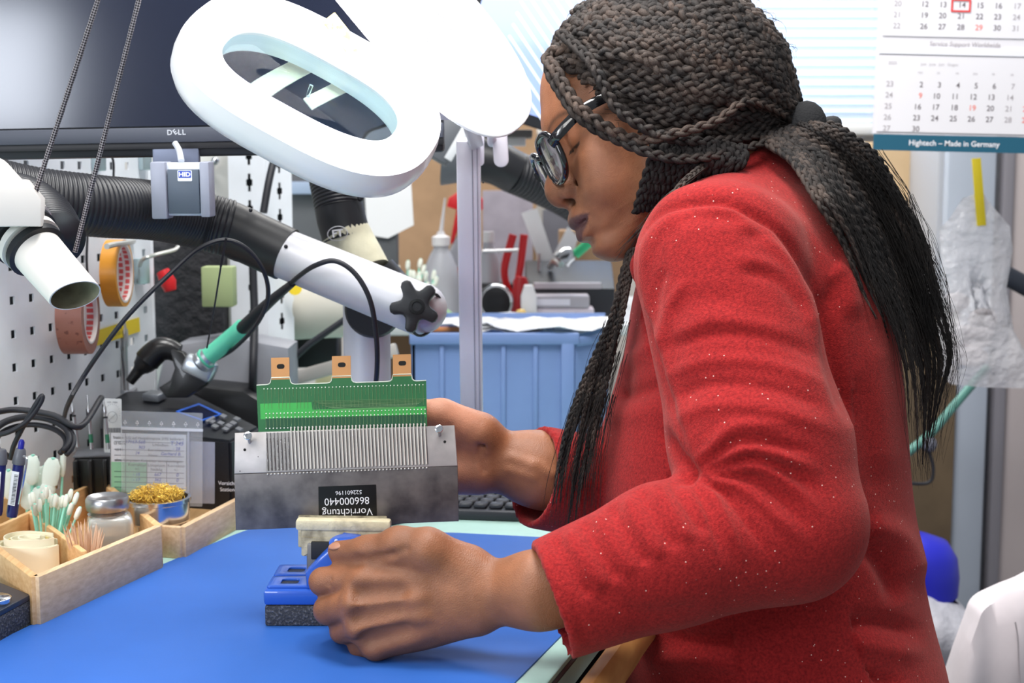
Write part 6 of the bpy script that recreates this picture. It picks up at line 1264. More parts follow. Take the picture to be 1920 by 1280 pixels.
# ---- sweater
def fleece():
    m = bpy.data.materials.new('red_fleece'); m.use_nodes = True; nt = m.node_tree; N = nt.nodes; L = nt.links; b = N['Principled BSDF']
    tc = N.new('ShaderNodeTexCoord')
    n = N.new('ShaderNodeTexNoise'); n.inputs['Scale'].default_value = 420; n.inputs['Detail'].default_value = 4; L.new(tc.outputs['Object'], n.inputs['Vector'])
    r = N.new('ShaderNodeValToRGB'); L.new(n.outputs['Fac'], r.inputs[0]); r.color_ramp.elements[0].position = 0.3; r.color_ramp.elements[1].position = 0.72
    r.color_ramp.elements[0].color = srgb((122, 21, 25)); r.color_ramp.elements[1].color = srgb((166, 37, 37))
    v = N.new('ShaderNodeTexVoronoi'); v.inputs['Scale'].default_value = 125; v.inputs['Randomness'].default_value = 1; L.new(tc.outputs['Object'], v.inputs['Vector'])
    lt = N.new('ShaderNodeMath'); lt.operation = 'LESS_THAN'; lt.inputs[1].default_value = 0.072; L.new(v.outputs['Distance'], lt.inputs[0])
    v2 = N.new('ShaderNodeTexNoise'); v2.inputs['Scale'].default_value = 9; L.new(tc.outputs['Object'], v2.inputs['Vector'])
    g = N.new('ShaderNodeMath'); g.operation = 'GREATER_THAN'; g.inputs[1].default_value = 0.47; L.new(v2.outputs['Fac'], g.inputs[0])
    mu = N.new('ShaderNodeMath'); mu.operation = 'MULTIPLY'; L.new(lt.outputs[0], mu.inputs[0]); L.new(g.outputs[0], mu.inputs[1])
    mx = N.new('ShaderNodeMix'); mx.data_type = 'RGBA'; L.new(mu.outputs[0], mx.inputs[0]); L.new(r.outputs[0], mx.inputs[6]); mx.inputs[7].default_value = srgb((235, 190, 180))
    L.new(mx.outputs[2], b.inputs['Base Color'])
    b.inputs['Roughness'].default_value = 0.9; b.inputs['Specular IOR Level'].default_value = 0.15; b.inputs['Sheen Weight'].default_value = 0.25; b.inputs['Sheen Tint'].default_value = (1, .45, .4, 1)
    n2 = N.new('ShaderNodeTexNoise'); n2.inputs['Scale'].default_value = 900; n2.inputs['Detail'].default_value = 3; L.new(tc.outputs['Object'], n2.inputs['Vector'])
    n4 = N.new('ShaderNodeTexNoise'); n4.inputs['Scale'].default_value = 60; n4.inputs['Detail'].default_value = 3; L.new(tc.outputs['Object'], n4.inputs['Vector'])
    ad = N.new('ShaderNodeMath'); L.new(n2.outputs['Fac'], ad.inputs[0]); L.new(n4.outputs['Fac'], ad.inputs[1])
    bp = N.new('ShaderNodeBump'); bp.inputs['Strength'].default_value = 0.6; bp.inputs['Distance'].default_value = 0.0011; L.new(ad.outputs[0], bp.inputs['Height']); L.new(bp.outputs[0], b.inputs['Normal'])
    return m
FLEECE = fleece()
def build_sweater():
    s = SDF((-0.02, 1.02, 0.62), (0.56, 1.80, 1.33), 0.0034); q = P
    # trunk
    s.ell(q(1475, 1290, 1.43), (0.155, 0.20, 0.12), k=0.03)
    s.ell(q(1420, 1100, 1.43), (0.160, 0.185, 0.15), k=0.05)
    s.ell(q(1400, 900, 1.42), (0.153, 0.180, 0.14), k=0.05)
    s.ell(q(1425, 700, 1.41), (0.132, 0.170, 0.15), k=0.05)
    s.ell(q(1420, 545, 1.41), (0.112, 0.165, 0.115), k=0.04)
    s.cap(q(1400, 400, 1.39), q(1345, 492, 1.262), 0.055, 0.070, k=0.035)          # yoke to near shoulder
    s.cap(q(1400, 400, 1.41), q(1380, 500, 1.53), 0.055, 0.065, k=0.035)
    s.cap(q(1425, 352, 1.36), q(1380, 352, 1.42), 0.035, 0.035, k=0.02)             # raised neck
    s.cap(q(1425, 345, 1.38), q(1530, 470, 1.38), 0.030, 0.045, k=0.03)
    s.cap(q(1395, 335, 1.350), q(1225, 500, 1.330), 0.018, 0.022, k=0.02)             # collar roll towards the chin
    # near sleeve
    s.cap(q(1350, 500, 1.250), q(1425, 830, 1.195), 0.0745, 0.0735, k=0.012)
    s.cap(q(1425, 830, 1.195), q(1475, 970, 1.175), 0.0735, 0.0635, k=0.02)
    s.cap(q(1482, 992, 1.172), q(1250, 1040, 1.150), 0.0580, 0.0565, k=0.02)
    s.cap(q(1250, 1040, 1.150), q(1000, 1138, 1.135), 0.0565, 0.0480, k=0.015)
    # far sleeve
    s.cap(q(1390, 500, 1.54), q(1420, 850, 1.575), 0.070, 0.065, k=0.02)
    s.cap(q(1420, 850, 1.575), q(1380, 960, 1.54), 0.065, 0.058, k=0.02)
    s.cap(q(1380, 960, 1.54), q(1180, 925, 1.44), 0.058, 0.052, k=0.02)
    s.cap(q(1180, 925, 1.44), q(960, 885, 1.385), 0.052, 0.0500, k=0.015)
    # --- folds, as ridges and furrows pressed into the cloth
    def ridge(pts, d, r, k, op='add'): s.chain([q(x, y, d_) for (x, y), d_ in zip(pts, d)], [r]*len(pts), k=k, op=op)
    # sleeve-head seam
    cut = [(1238, 560, 1.205), (1212, 500, 1.205), (1218, 440, 1.212), (1262, 400, 1.222), (1345, 382, 1.222), (1430, 415, 1.225), (1500, 490, 1.23), (1545, 580, 1.245), (1580, 680, 1.262)]
    return s, ridge
def finish_sweater(s, ridge):
    V, F = s.mesh(); V = smooth_mesh(V, F, 2, 0.5)
    # vertex normals
    def normals(V):
        a = V[F[:, 2]]-V[F[:, 0]]; b = V[F[:, 3]]-V[F[:, 1]]; n = np.cross(a, b); N = np.zeros_like(V)
        for i in range(4):
            for c in range(3): N[:, c] += np.bincount(F[:, i], n[:, c], len(V))
        return N/(np.linalg.norm(N, axis=1)[:, None]+1e-12)
    N = normals(V); rel = V-CAM; dd = rel@FW; X = 960+FPX*(rel@RT)/dd; Y = 640-FPX*(rel@UP)/dd
    face = np.clip(-(N@FW)*3+0.3, 0, 1)
    disp = np.zeros(len(V))
    def line(pts, amp, w, mask=None, dmax=None, dmin=0):
        """a crease (amp<0) or ridge (amp>0) that follows a polyline over the cloth"""
        pts = smooth_path([(a, b, 0) for a, b in pts], 6)[:, :2]; best = np.full(len(V), 1e9); tt = np.zeros(len(V))
        sel = np.where((X > pts[:, 0].min()-4*w) & (X < pts[:, 0].max()+4*w) & (Y > pts[:, 1].min()-4*w) & (Y < pts[:, 1].max()+4*w) & (face > 0.02) & (dd < (dmax or 9)) & (dd > dmin))[0]
        if not len(sel): return
        bs = np.full(len(sel), 1e9); ts = np.zeros(len(sel)); m = len(pts)-1
        for i in range(m):
            a = pts[i]; ab = pts[i+1]-a; l2 = ab@ab+1e-9
            t = np.clip(((X[sel]-a[0])*ab[0]+(Y[sel]-a[1])*ab[1])/l2, 0, 1)
            e = np.hypot(X[sel]-a[0]-t*ab[0], Y[sel]-a[1]-t*ab[1]); u = e < bs; bs[u] = e[u]; ts[u] = (i+t[u])/m
        disp[sel] += amp*np.exp(-(bs/w)**2)*np.clip(np.minimum(ts, 1-ts)*6, 0.0, 1)*face[sel]
    # shoulder seam and the roll beside it
    seam = [(1300, 880), (1262, 760), (1225, 640), (1198, 560), (1190, 500), (1200, 440), (1250, 392), (1340, 378), (1420, 402), (1480, 450), (1520, 520), (1548, 600), (1562, 680)]
    line(seam, -0.0055, 7, dmax=1.36); line([(x+16 if x < 1350 else x-18, y+16) for x, y in seam], 0.0035, 13, dmax=1.36)
    line([(1200, 560), (1178, 500), (1195, 430), (1240, 378), (1330, 355), (1430, 372), (1510, 430), (1570, 530)], 0.003, 14)
    line([(1255, 408), (1320, 400), (1400, 410), (1450, 440)], -0.004, 16)
    line([(1380, 440), (1450, 445), (1500, 490), (1530, 550)], -0.003, 14); line([(1360, 480), (1440, 500), (1500, 560), (1545, 640)], 0.0025, 14)
    line([(1390, 505), (1460, 525), (1520, 600)], -0.003, 12)
    for k_, (y_, am_) in enumerate(((640, -0.0026), (690, 0.0026), (735, -0.0028), (775, 0.0024))): line([(1235+k_*8, y_+20), (1330, y_-14), (1450, y_-6), (1560+k_*8, y_+40)], am_, 13, dmax=1.3)
    line([(1560, 520), (1552, 600), (1565, 700), (1600, 800)], -0.006, 16); line([(1560, 500), (1590, 520), (1600, 600)], 0.004, 18)
    line([(1265, 640), (1330, 600), (1420, 612), (1500, 640)], 0.0022, 16); line([(1260, 600), (1300, 560), (1400, 560)], -0.0015, 18)
    line([(1225, 640), (1230, 560), (1250, 500)], -0.002, 10); line([(1240, 660), (1252, 580), (1290, 520)], 0.002, 10)
    # folds fanning out from the inside of the elbow
    c0 = (1290, 888)
    for k, (ex, ey, mx_, my, am, w) in enumerate([(1480, 800, 1380, 800, 0.003, 12), (1540, 850, 1400, 825, -0.004, 9), (1545, 885, 1420, 842, 0.0045, 10), (1550, 925, 1430, 862, -0.0045, 9), (1545, 965, 1440, 880, 0.004, 10),
                                         (1530, 1000, 1430, 905, -0.004, 9), (1520, 1030, 1400, 920, 0.004, 10), (1450, 1050, 1370, 935, -0.0045, 9), (1400, 1060, 1345, 945, 0.004, 9), (1360, 1050, 1325, 950, -0.0035, 8)]):
        line([c0, ((c0[0]+mx_)/2, (c0[1]+my)/2-4), (mx_, my), (ex, ey)], am, w, dmax=1.36)
    line([(1240, 800), (1270, 850), (1300, 885), (1265, 905)], -0.007, 10)
    for k in range(9):                                  # gathers along the top of the forearm
        x = 1265-k*27; y = 905+k*15
        line([(x-12, y-22), (x+4, y+12), (x+40, y+70), (x+60, y+95)], 0.0030 if k % 2 else -0.0034, 9+k*0.6)
    line([(1030, 1040), (1060, 1110), (1108, 1215)], -0.0016, 5); line([(1015, 1035), (1042, 1110), (1090, 1225)], 0.0014, 8)   # cuff hem
    line([(1100, 1090), (1200, 1150), (1330, 1140)], -0.003, 22)
    # trunk: chest fold, hip folds
    line([(1150, 740), (1200, 735), (1270, 712)], -0.005, 14, dmin=1.255); line([(1140, 700), (1190, 670), (1240, 640)], 0.004, 18, dmin=1.255); line([(1130, 780), (1200, 775), (1290, 760)], 0.003, 20, dmin=1.255)
    line([(1155, 640), (1180, 690), (1150, 760)], -0.003, 12, dmin=1.255)
    line([(1600, 1010), (1650, 1050), (1690, 1130)], -0.008, 20, dmin=1.255); line([(1620, 980), (1690, 1010), (1730, 1090)], 0.006, 24, dmin=1.255)
    line([(1500, 1140), (1560, 1170), (1640, 1165), (1740, 1190)], -0.007, 16, dmin=1.255); line([(1520, 1190), (1600, 1205), (1740, 1230)], 0.005, 20, dmin=1.255)
    line([(1230, 1185), (1330, 1200), (1440, 1200), (1500, 1240)], -0.005, 16, dmin=1.255); line([(1200, 1240), (1300, 1235), (1430, 1250)], 0.005, 20, dmin=1.255)
    line([(1425, 1130), (1428, 1190), (1440, 1280)], -0.003, 5, dmin=1.255)
    line([(1500, 1250), (1600, 1262), (1700, 1290)], -0.006, 16, dmin=1.255)
    line([(1640, 620), (1652, 760), (1660, 900)], 0.003, 30, dmin=1.255); line([(1600, 700), (1625, 820), (1640, 950)], -0.003, 26, dmin=1.255)
    V = V+N*disp[:, None]
    return V, F
sw, ridge = build_sweater()
# open the cuffs and the neck
ex_n = norm(P(1250, 1040, 1.150)-P(1033, 1131, 1.138))
ax_near = norm(P(1033, 1131, 1.138)-P(1250, 1040, 1.150)); o_near = P(1033, 1131, 1.138)
ax_far = norm(P(985, 890, 1.39)-P(1180, 925, 1.44)); o_far = P(1000, 893, 1.395)
cutn = norm(ax_near*1.0+UP*0.06)
def cuff_cut(s, o, ax, r_in, depth, keep):
    q = s.sub(o-0.11, o+0.11, 0.0)
    sl, X, Y, Z = q; d = ((X-o[0])*ax[0]+(Y-o[1])*ax[1]+(Z-o[2])*ax[2]).astype(np.float32)
    rad = np.sqrt(np.maximum((X-o[0])**2+(Y-o[1])**2+(Z-o[2])**2-d*d, 0))
    loc = rad < 0.075
    dd_ = np.where(loc, d, -1); s.d[sl] = np.maximum(s.d[sl], dd_)
    s.cap(o+ax*0.03, o-ax*depth, r_in, r_in*0.9, k=0.004, op='cut')
cuff_cut(sw, o_near, cutn, 0.0435, 0.05, None)
cuff_cut(sw, o_far, ax_far, 0.0445, 0.05, None)
V, F = finish_sweater(sw, ridge)
pull = mk('pullover', (V, F), FLEECE, person, ang=180)
# ---- hair
def hair_mat(name, a, b_, rough=0.55, sc=1500):
    m = bpy.data.materials.new(name); m.use_nodes = True; nt = m.node_tree; N = nt.nodes; L = nt.links; b = N['Principled BSDF']
    tc = N.new('ShaderNodeTexCoord'); n = N.new('ShaderNodeTexNoise'); n.inputs['Scale'].default_value = sc; n.inputs['Detail'].default_value = 3; L.new(tc.outputs['Object'], n.inputs['Vector'])
    n0 = N.new('ShaderNodeTexNoise'); n0.inputs['Scale'].default_value = 60; L.new(tc.outputs['Object'], n0.inputs['Vector'])
    ad = N.new('ShaderNodeMath'); ad.operation = 'MULTIPLY'; L.new(n.outputs['Fac'], ad.inputs[0]); L.new(n0.outputs['Fac'], ad.inputs[1])
    r = N.new('ShaderNodeValToRGB'); L.new(ad.outputs[0], r.inputs[0]); r.color_ramp.elements[0].position = 0.12; r.color_ramp.elements[1].position = 0.42
    r.color_ramp.elements[0].color = srgb(a); r.color_ramp.elements[1].color = srgb(b_); L.new(r.outputs[0], b.inputs['Base Color'])
    b.inputs['Roughness'].default_value = rough; b.inputs['Specular IOR Level'].default_value = 0.35
    bp = N.new('ShaderNodeBump'); bp.inputs['Strength'].default_value = 0.9; bp.inputs['Distance'].default_value = 0.0009; L.new(n.outputs['Fac'], bp.inputs['Height']); L.new(bp.outputs[0], b.inputs['Normal'])
    return m
HAIR = hair_mat('braid_hair', (18, 15, 15), (84, 70, 62)); HAIRD = hair_mat('hair_dark', (14, 12, 13), (40, 34, 32), 0.7)
HAIRS = [HAIR, hair_mat('braid_hair_dark', (12, 10, 11), (60, 50, 45)), hair_mat('braid_hair_warm', (22, 17, 15), (94, 76, 66))]
HC = P(1256, 168, 1.385); RX, RZ, RY = 0.119, 0.102, 0.088
def HS(u, k=1.0): return HC+k*(RX*u[0]*RT+RZ*u[1]*UP-RY*u[2]*FW)           # unit vector -> point; +c towards the camera
def build_cap():
    s = SDF(HC-0.16, HC+0.16, 0.0028)
    # ellipsoid aligned with the image axes
    R = np.stack([RT, UP, FW]); s.ell(HC, (RX*0.955, RZ*0.955, RY*0.95), k=0.01, R=R)
    s.ell(P(1330, 275, 1.39), (0.062, 0.045, 0.045), k=0.03, R=R); s.ell(P(1430, 236, 1.385), (0.050, 0.018, 0.022), k=0.02, R=R)
    s.cap(P(1260, 330, 1.37), P(1225, 385, 1.365), 0.026, 0.016, k=0.02)
    for q in (1, -1):    # leave the face free: forehead, temple and cheek
        A = [(0.080, q*0.02, 0.02), (0.070, q*0.05, 0.045), (0.085, 0, 0.075)]
    s.cap(Hw([(0.15, 0.0, -0.02)])[0], Hw([(0.115, 0.0, 0.055)])[0], 0.075, 0.055, k=0.004, op='cut')
    for q in (1, -1):
        s.cap(Hw([(0.062, q*0.085, 0.052)])[0], Hw([(0.052, q*0.095, -0.02)])[0], 0.022, 0.036, k=0.006, op='cut')
    s.cap(Hw([(0.07, -0.03, -0.06)])[0], Hw([(0.05, 0.07, -0.06)])[0], 0.05, 0.045, k=0.004, op='cut')
    V, F = s.mesh(); V = smooth_mesh(V, F, 2, 0.5); return V, F
hair = mk('hair', build_cap(), HAIRD, person, label='dark hair close to the scalp', ang=180)
def uv3(x, y, c=None):                     # image pixel -> unit vector on the near half of the hair dome
    a = (x-1256)*px(1.385)/RX; b = -(y-168)*px(1.385)/RZ; r = a*a+b*b
    if c is None: c = math.sqrt(max(0.0, 1-r))
    v = np.array([a, b, c]); return v/np.linalg.norm(v)
TIE = P(1492, 238, 1.372); TU = uv3(1480, 225, 0.30)
def dome_braid(us, um, w, k0=1.0, k1=1.0, end=None, wig=0.0, taper=True):
    """a braid laid over the dome: from us over um to the tie"""
    ts = np.linspace(0, 1, 26); C = []; Nn = []; ph = random.random()*6
    e = norm(np.array([0.93, -0.24, 0.28])+np.array([0, random.uniform(-0.16, 0.16), random.uniform(-0.25, 0.25)]))
    for t in ts:
        v = (1-t)**2*us+2*t*(1-t)*um*1.5+t*t*e; v = norm(v)
        up_ = np.cross(v, e-us); up_ = up_/(np.linalg.norm(up_)+1e-9)
        v = norm(v+up_*wig*math.sin(ph+t*7)*math.sin(math.pi*t))
        k = k0+(k1-k0)*t+0.012*math.sin(ph+9*t)
        p = HS(v, k)
        if t > 0.86: p = p*(1-(t-0.86)/0.14)+(TIE+rng.normal(0, 0.006, 3))*((t-0.86)/0.14)
        C.append(p); Nn.append(v[0]/RX*RT+v[1]/RZ*UP-v[2]/RY*FW)
    return smooth_path(C, 4), np.array(Nn)
def put_braid(C, Nn, w, tp=None, parent=None, m=None, n=6, seg=13, per=None):
    N4 = None
    if Nn is not None:
        Nn = np.array(Nn); N4 = Nn/np.linalg.norm(Nn, axis=1)[:, None]
        if len(N4) != len(C):
            x = np.linspace(0, 1, len(N4)); N4 = np.stack([np.interp(np.linspace(0, 1, len(C)), x, N4[:, i]) for i in range(3)], 1)
        C2 = np.array(C); s = np.r_[0, np.cumsum(np.linalg.norm(np.diff(C2, axis=0), axis=1))]
    g = braid(C, w, N4, n=n, seg=seg, tp=tp, per=per)
    return mk('braid', g, m or HAIRS[random.choice((0, 0, 1, 1, 2))], parent or hair, ang=180)
# rows from the front hairline and the crown, swept back to the tie
nrow = 26
for i in range(nrow):
    f = i/(nrow-1)
    ang = math.radians(172-92*f)                        # start on the front outline, low forehead to crown
    us = norm(np.array([math.cos(ang)*1.0, math.sin(ang), 0.10+0.22*random.random()]))
    b = 0.34+0.66*f; um = norm(np.array([0.0+0.15*f, b, math.sqrt(max(0.02, 1-b*b))]))
    C, Nn = dome_braid(us, um, 0.0125, 1.0+0.045*(i % 2), 1.0, wig=0.05)
    put_braid(C, Nn, random.uniform(0.0138, 0.0160), tp=[(0, 1.0), (0.5, 1.0), (0.85, 0.72), (1, 0.6)])
# rows from the temple and behind the ear
for i in range(28):
    f = i/27
    x0, y0 = [(1018+f*70, 122+f*62) if f < 0.4 else (1046+(f-0.4)*330, 147+(f-0.4)*310)][0]
    us = uv3(x0+14, y0-4); us = norm(us+np.array([0, 0, 0.05]))
    b = 0.50-1.42*f; um = norm(np.array([0.12+0.35*f*0.6, b, math.sqrt(max(0.30, 1-b*b))]))
    C, Nn = dome_braid(us, um, 0.012, 0.985+0.045*(i % 2), 0.99, wig=0.04)
    put_braid(C, Nn, random.uniform(0.0122, 0.0142), tp=[(0, 1.0), (0.5, 0.95), (0.85, 0.7), (1, 0.55)])
# a loose second layer draped over the first
for i in range(20):
    f = random.random()
    if f < 0.6:
        ang = math.radians(random.uniform(95, 178)); us = norm(np.array([math.cos(ang), math.sin(ang), random.uniform(0.1, 0.5)]))
    else: us = uv3(random.uniform(1040, 1120), random.uniform(20, 130))
    b = random.uniform(-0.15, 0.97); um = norm(np.array([random.uniform(-0.1, 0.3), b, math.sqrt(max(0.03, 1-b*b))]))
    C, Nn = dome_braid(us, um, 0.0115, 1.06, 1.02, wig=0.10)
    put_braid(C, Nn, random.uniform(0.0115, 0.0140), tp=[(0, 1.0), (0.6, 0.95), (0.85, 0.7), (1, 0.55)])
# over the far side of the crown
for i in range(8):
    ang = math.radians(105+9*i); us = norm(np.array([math.cos(ang), math.sin(ang), -0.25])); um = norm(np.array([0.1, 0.9-0.03*i, -0.3-0.05*i]))
    C, Nn = dome_braid(us, um, 0.012, 1.02, 1.0); put_braid(C, Nn, 0.0125, tp=[(0, 1), (0.6, 1), (1, 0.6)])
def img_braid(pts, w, tp=None, m=None, N0=None, seg=12, per=None, jit=0.0, parent=None):
    C = smooth_path([P(x, y, d)+rng.normal(0, jit, 3) if jit else P(x, y, d) for x, y, d in pts], 8)
    g = braid(C, w, norm(-FW+0.2*UP) if N0 is None else N0, tp=tp, seg=seg, per=per)
    return mk('braid', g, m or HAIRS[random.choice((0, 0, 1, 1, 2))], parent or hair, ang=180)
# drapes seen in front: round the temple, over the glasses' arm and below the cheekbone
img_braid([(1075, 88, 1.33), (1036, 98, 1.345), (1026, 112, 1.34), (1040, 128, 1.322), (1060, 165, 1.308), (1085, 200, 1.297), (1115, 225, 1.292), (1150, 246, 1.289), (1195, 262, 1.288), (1260, 252, 1.284), (1340, 228, 1.288), (1400, 190, 1.300), (1465, 212, 1.335), (1490, 235, 1.36)], 0.0128, tp=[(0, 1), (0.4, 1), (0.7, 0.7), (1, 0.6)])
img_braid([(1068, 112, 1.33), (1030, 128, 1.335), (1058, 182, 1.312), (1082, 214, 1.300), (1120, 243, 1.294), (1160, 262, 1.290), (1215, 286, 1.284), (1270, 298, 1.286), (1340, 292, 1.292), (1430, 268, 1.315), (1490, 245, 1.35)], 0.0122, tp=[(0, 1), (0.4, 1), (0.7, 0.75), (1, 0.6)])
img_braid([(1050, 60, 1.335), (1110, 118, 1.295), (1150, 195, 1.284), (1200, 235, 1.283), (1270, 262, 1.290), (1370, 262, 1.308), (1480, 240, 1.35)], 0.0118, tp=[(0, 1), (0.5, 1), (1, 0.6)])
# one escaping braid arching off the crown
img_braid([(1150, -60, 1.40), (1290, -20, 1.38), (1345, 5, 1.37), (1395, 42, 1.36), (1440, 90, 1.355), (1455, 130, 1.355), (1462, 175, 1.36)], 0.0095, tp=[(0, 1), (1, 0.8)])
# dark braids tucked between cheek and collar
for i in range(26):
    f = i/25; x = 1226+f*166; y = 250+f*24
    img_braid([(x, y, 1.298+0.006*random.random()), (x+4+random.uniform(-6, 6), y+40-f*14, 1.294), (x-12+random.uniform(-6, 6), y+88-f*46, 1.300), (x-34+random.uniform(-6, 6), y+150-f*96, 1.318)], random.uniform(0.0095, 0.0115), m=HAIRD, tp=[(0, 1), (1, 0.85)])
# locks that fall in front of the chest
fl = [(1188, 465, 1.350), (1176, 520, 1.345), (1160, 600, 1.345), (1142, 660, 1.345), (1118, 740, 1.345), (1096, 820, 1.340), (1080, 900, 1.335), (1070, 985, 1.335)]
for i in range(15):
    a = (i-7)/7; L_ = random.uniform(0.80, 1.03); k = []
    for j, (x, y, d) in enumerate(fl):
        spread = (6, 7, 9, 14, 22, 30, 34, 36)[j]
        k.append((x+a*spread+random.uniform(-3, 3), 465+(y-465)*L_, d+random.uniform(-0.004, 0.004)))
    img_braid(k, random.uniform(0.0062, 0.0082), tp=[(0, 0.9), (0.55, 1.0), (0.8, 0.6), (1, 0.12)], m=HAIR if i % 3 else HAIRD)
# the tie and the tail behind it, down the back
tie = G()
tie.add(*tube(smooth_path([TIE+0.021*(math.cos(t)*norm(UP-0.3*RT)+math.sin(t)*FW)+0.0*RT for t in np.linspace(0, 2*math.pi, 13)], 3), 0.0075, 10, cap=False))
tie.add(*ball(P(1512, 236, 1.355), 1, 8, (0.020, 0.012, 0.024))); tie.add(*ball(P(1550, 240, 1.365), 1, 8, (0.016, 0.010, 0.012), Frame((0, 0, 0), norm(RT+0.6*UP), (0, 0, 1))))
mk('hair_tie', tie, mat('elastic', (34, 34, 36), 0.85, bump=(500, 0.8)), hair, label='black fabric hair tie', ang=180)
Lb = [(1445, 262), (1500, 300), (1548, 370), (1590, 450), (1628, 540), (1655, 600), (1680, 700), (1695, 800), (1715, 900)]
Rb = [(1560, 238), (1640, 290), (1690, 365), (1725, 440), (1752, 520), (1768, 590), (1785, 660), (1770, 740), (1745, 830)]
def tail_path(t, L_, dep, j=5):
    k = [(TIE*0+0, 0)]; pts = []
    pts.append((1488+random.uniform(-8, 8), 238+random.uniform(-12, 12), 1.37+random.uniform(-.01, .01)))
    for i in range(len(Lb)):
        a = i/(len(Lb)-1)
        x = Lb[i][0]*(1-t)+Rb[i][0]*t; y = Lb[i][1]*(1-t)+Rb[i][1]*t
        pts.append((x+random.uniform(-j, j), y+random.uniform(-j, j), dep(t, a)+random.uniform(-0.004, 0.004)))
    m = max(4, int(round(len(pts)*L_))); return pts[:m]
dep = lambda t, a: 1.325*(1-min(1, a*4))+min(1, a*4)*(1.250+0.03*min(1, max(0, t)/0.3)+0.05*min(1, max(0, t-0.3)/0.2)+0.030*a)
for i in range(66):
    t = -0.10+1.10*(i+0.5)/66; L_ = random.uniform(0.72, 1.0) if t > 0.15 else random.uniform(0.5, 0.75)
    w = random.uniform(0.0090, 0.0125) if t < 0.55 else random.uniform(0.0066, 0.0098)
    lay = (i % 3)*(0.012 if t > 0.4 else 0.003)
    img_braid(tail_path(t, L_, lambda t, a: dep(t, a)+lay), w, tp=[(0, 0.8), (0.25, 1), (0.55, 0.8), (0.8, 0.45), (1, 0.08)], m=HAIRS[i % 2] if random.random() < 0.6 else HAIRD, seg=10)
img_braid([(1640, 545, 1.29), (1656, 610, 1.295), (1672, 690, 1.305), (1682, 760, 1.312), (1680, 830, 1.318), (1664, 925, 1.315)], 0.0052, tp=[(0, 1), (0.8, 0.8), (1, 0.2)])
# fine loose hairs
def loose(n, f, r=0.00028):
    g = G()
    for _ in range(n):
        C = smooth_path([P(*p_) for p_ in f()], 5); g.add(*tube(C, np.linspace(r, r*0.35, len(C)), 3, cap=False))
    return g
def f_tail():
    t = random.uniform(0.1, 1.08); k = tail_path(t, 1, dep, 12); a = random.randint(2, 5); b = min(len(k), a+random.randint(3, 6)); q = k[a:b]
    dx, dy = random.uniform(-14, 26), random.uniform(0, 40); return [(x+dx*i/len(q), y+dy*i/len(q), d-0.008+random.uniform(-.006, .006)) for i, (x, y, d) in enumerate(q)]
def f_front():
    a = random.uniform(-1.3, 1.3); s = random.randint(2, 5); q = [(x+a*(8+5*j)+random.uniform(-7, 7), y+random.uniform(-4, 4), d-0.006+random.uniform(-.008, .008)) for j, (x, y, d) in enumerate(fl)]; return q[s:s+4] if s < 5 else q[-4:]
def f_dome():
    x = random.uniform(1060, 1440); y = random.uniform(-10, 280); u = uv3(x, y); v = uv3(x+random.uniform(15, 60), y+random.uniform(-25, 25))
    out = []
    for t in np.linspace(0, 1, 4):
        p_ = HS(norm(u*(1-t)+v*t), 1.06+0.035*math.sin(math.pi*t)); r_ = p_-CAM; d = r_@FW; out.append((960+FPX*(r_@RT)/d, 640-FPX*(r_@UP)/d, d))
    return out
lo_ = G()
for n_, f_ in ((420, f_tail), (150, f_front), (200, f_dome)):
    g_ = loose(n_, f_); lo_.add(g_.V(), g_.f)
mk('loose_hair', lo_, HAIRD, hair, kind='stuff', ang=180)
wisps = G()
for _ in range(14):
    e = (1186+random.uniform(-14, 14), 478+random.uniform(-22, 12))
    wisps.add(*tube(smooth_path([P(1345, 298, 1.315), P(1290+random.uniform(-8, 8), 335+random.uniform(-4, 8), 1.27), P(1240+random.uniform(-8, 8), 385+random.uniform(-8, 8), 1.27), P(e[0]-20, e[1], 1.30)], 7), np.linspace(0.0006, 0.0002, 22), 4, cap=False))
mk('loose_hair', wisps, HAIR, hair, kind='stuff', ang=180)
img_braid([(1365, 292, 1.34), (1330, 305, 1.305), (1295, 330, 1.275), (1260, 365, 1.262), (1228, 398, 1.268), (1195, 445, 1.285)], 0.0085, tp=[(0, 1), (0.6, 0.8), (1, 0.35)])

# ---- glasses
gl = thing('glasses', 'black thick-rimmed glasses worn by the woman', 'glasses', Hw([(0.092, 0, 0.016)])[0])
BLK = mat('gloss_black', (16, 16, 18), 0.14, coat=0.6)
def lens_ring(q, k=1.0, n=40):
    out = []
    for i in range(n):
        t = 2*math.pi*i/n; c, s_ = math.cos(t), math.sin(t); e = 2/2.7
        a = 0.0265*k*abs(c)**e*(1 if c > 0 else -1); b = 0.0215*k*abs(s_)**e*(1 if s_ > 0 else -1)
        l = a; wrap = 0.006*((l*q+0.03)/0.06)**2
        out.append((0.1015-0.17*0+(0.12)*b*0.35-wrap*1.0, q*0.0335+l, 0.0145+b))
    return np.array(out)
fg = G()
for q in (1, -1):
    R_ = Hw(warp(lens_ring(q))); R_ = np.vstack([R_, R_[:1], R_[1:2]]); fg.add(*tube(R_, 0.0034, 8, cap=False, ref=HF))
fg.add(*tube(smooth_path(Hw(warp([(0.102, 0.0085, 0.024), (0.105, 0, 0.0265), (0.102, -0.0085, 0.024)])), 4), 0.0030, 8))
mk('rim', fg, BLK, gl, ang=180)
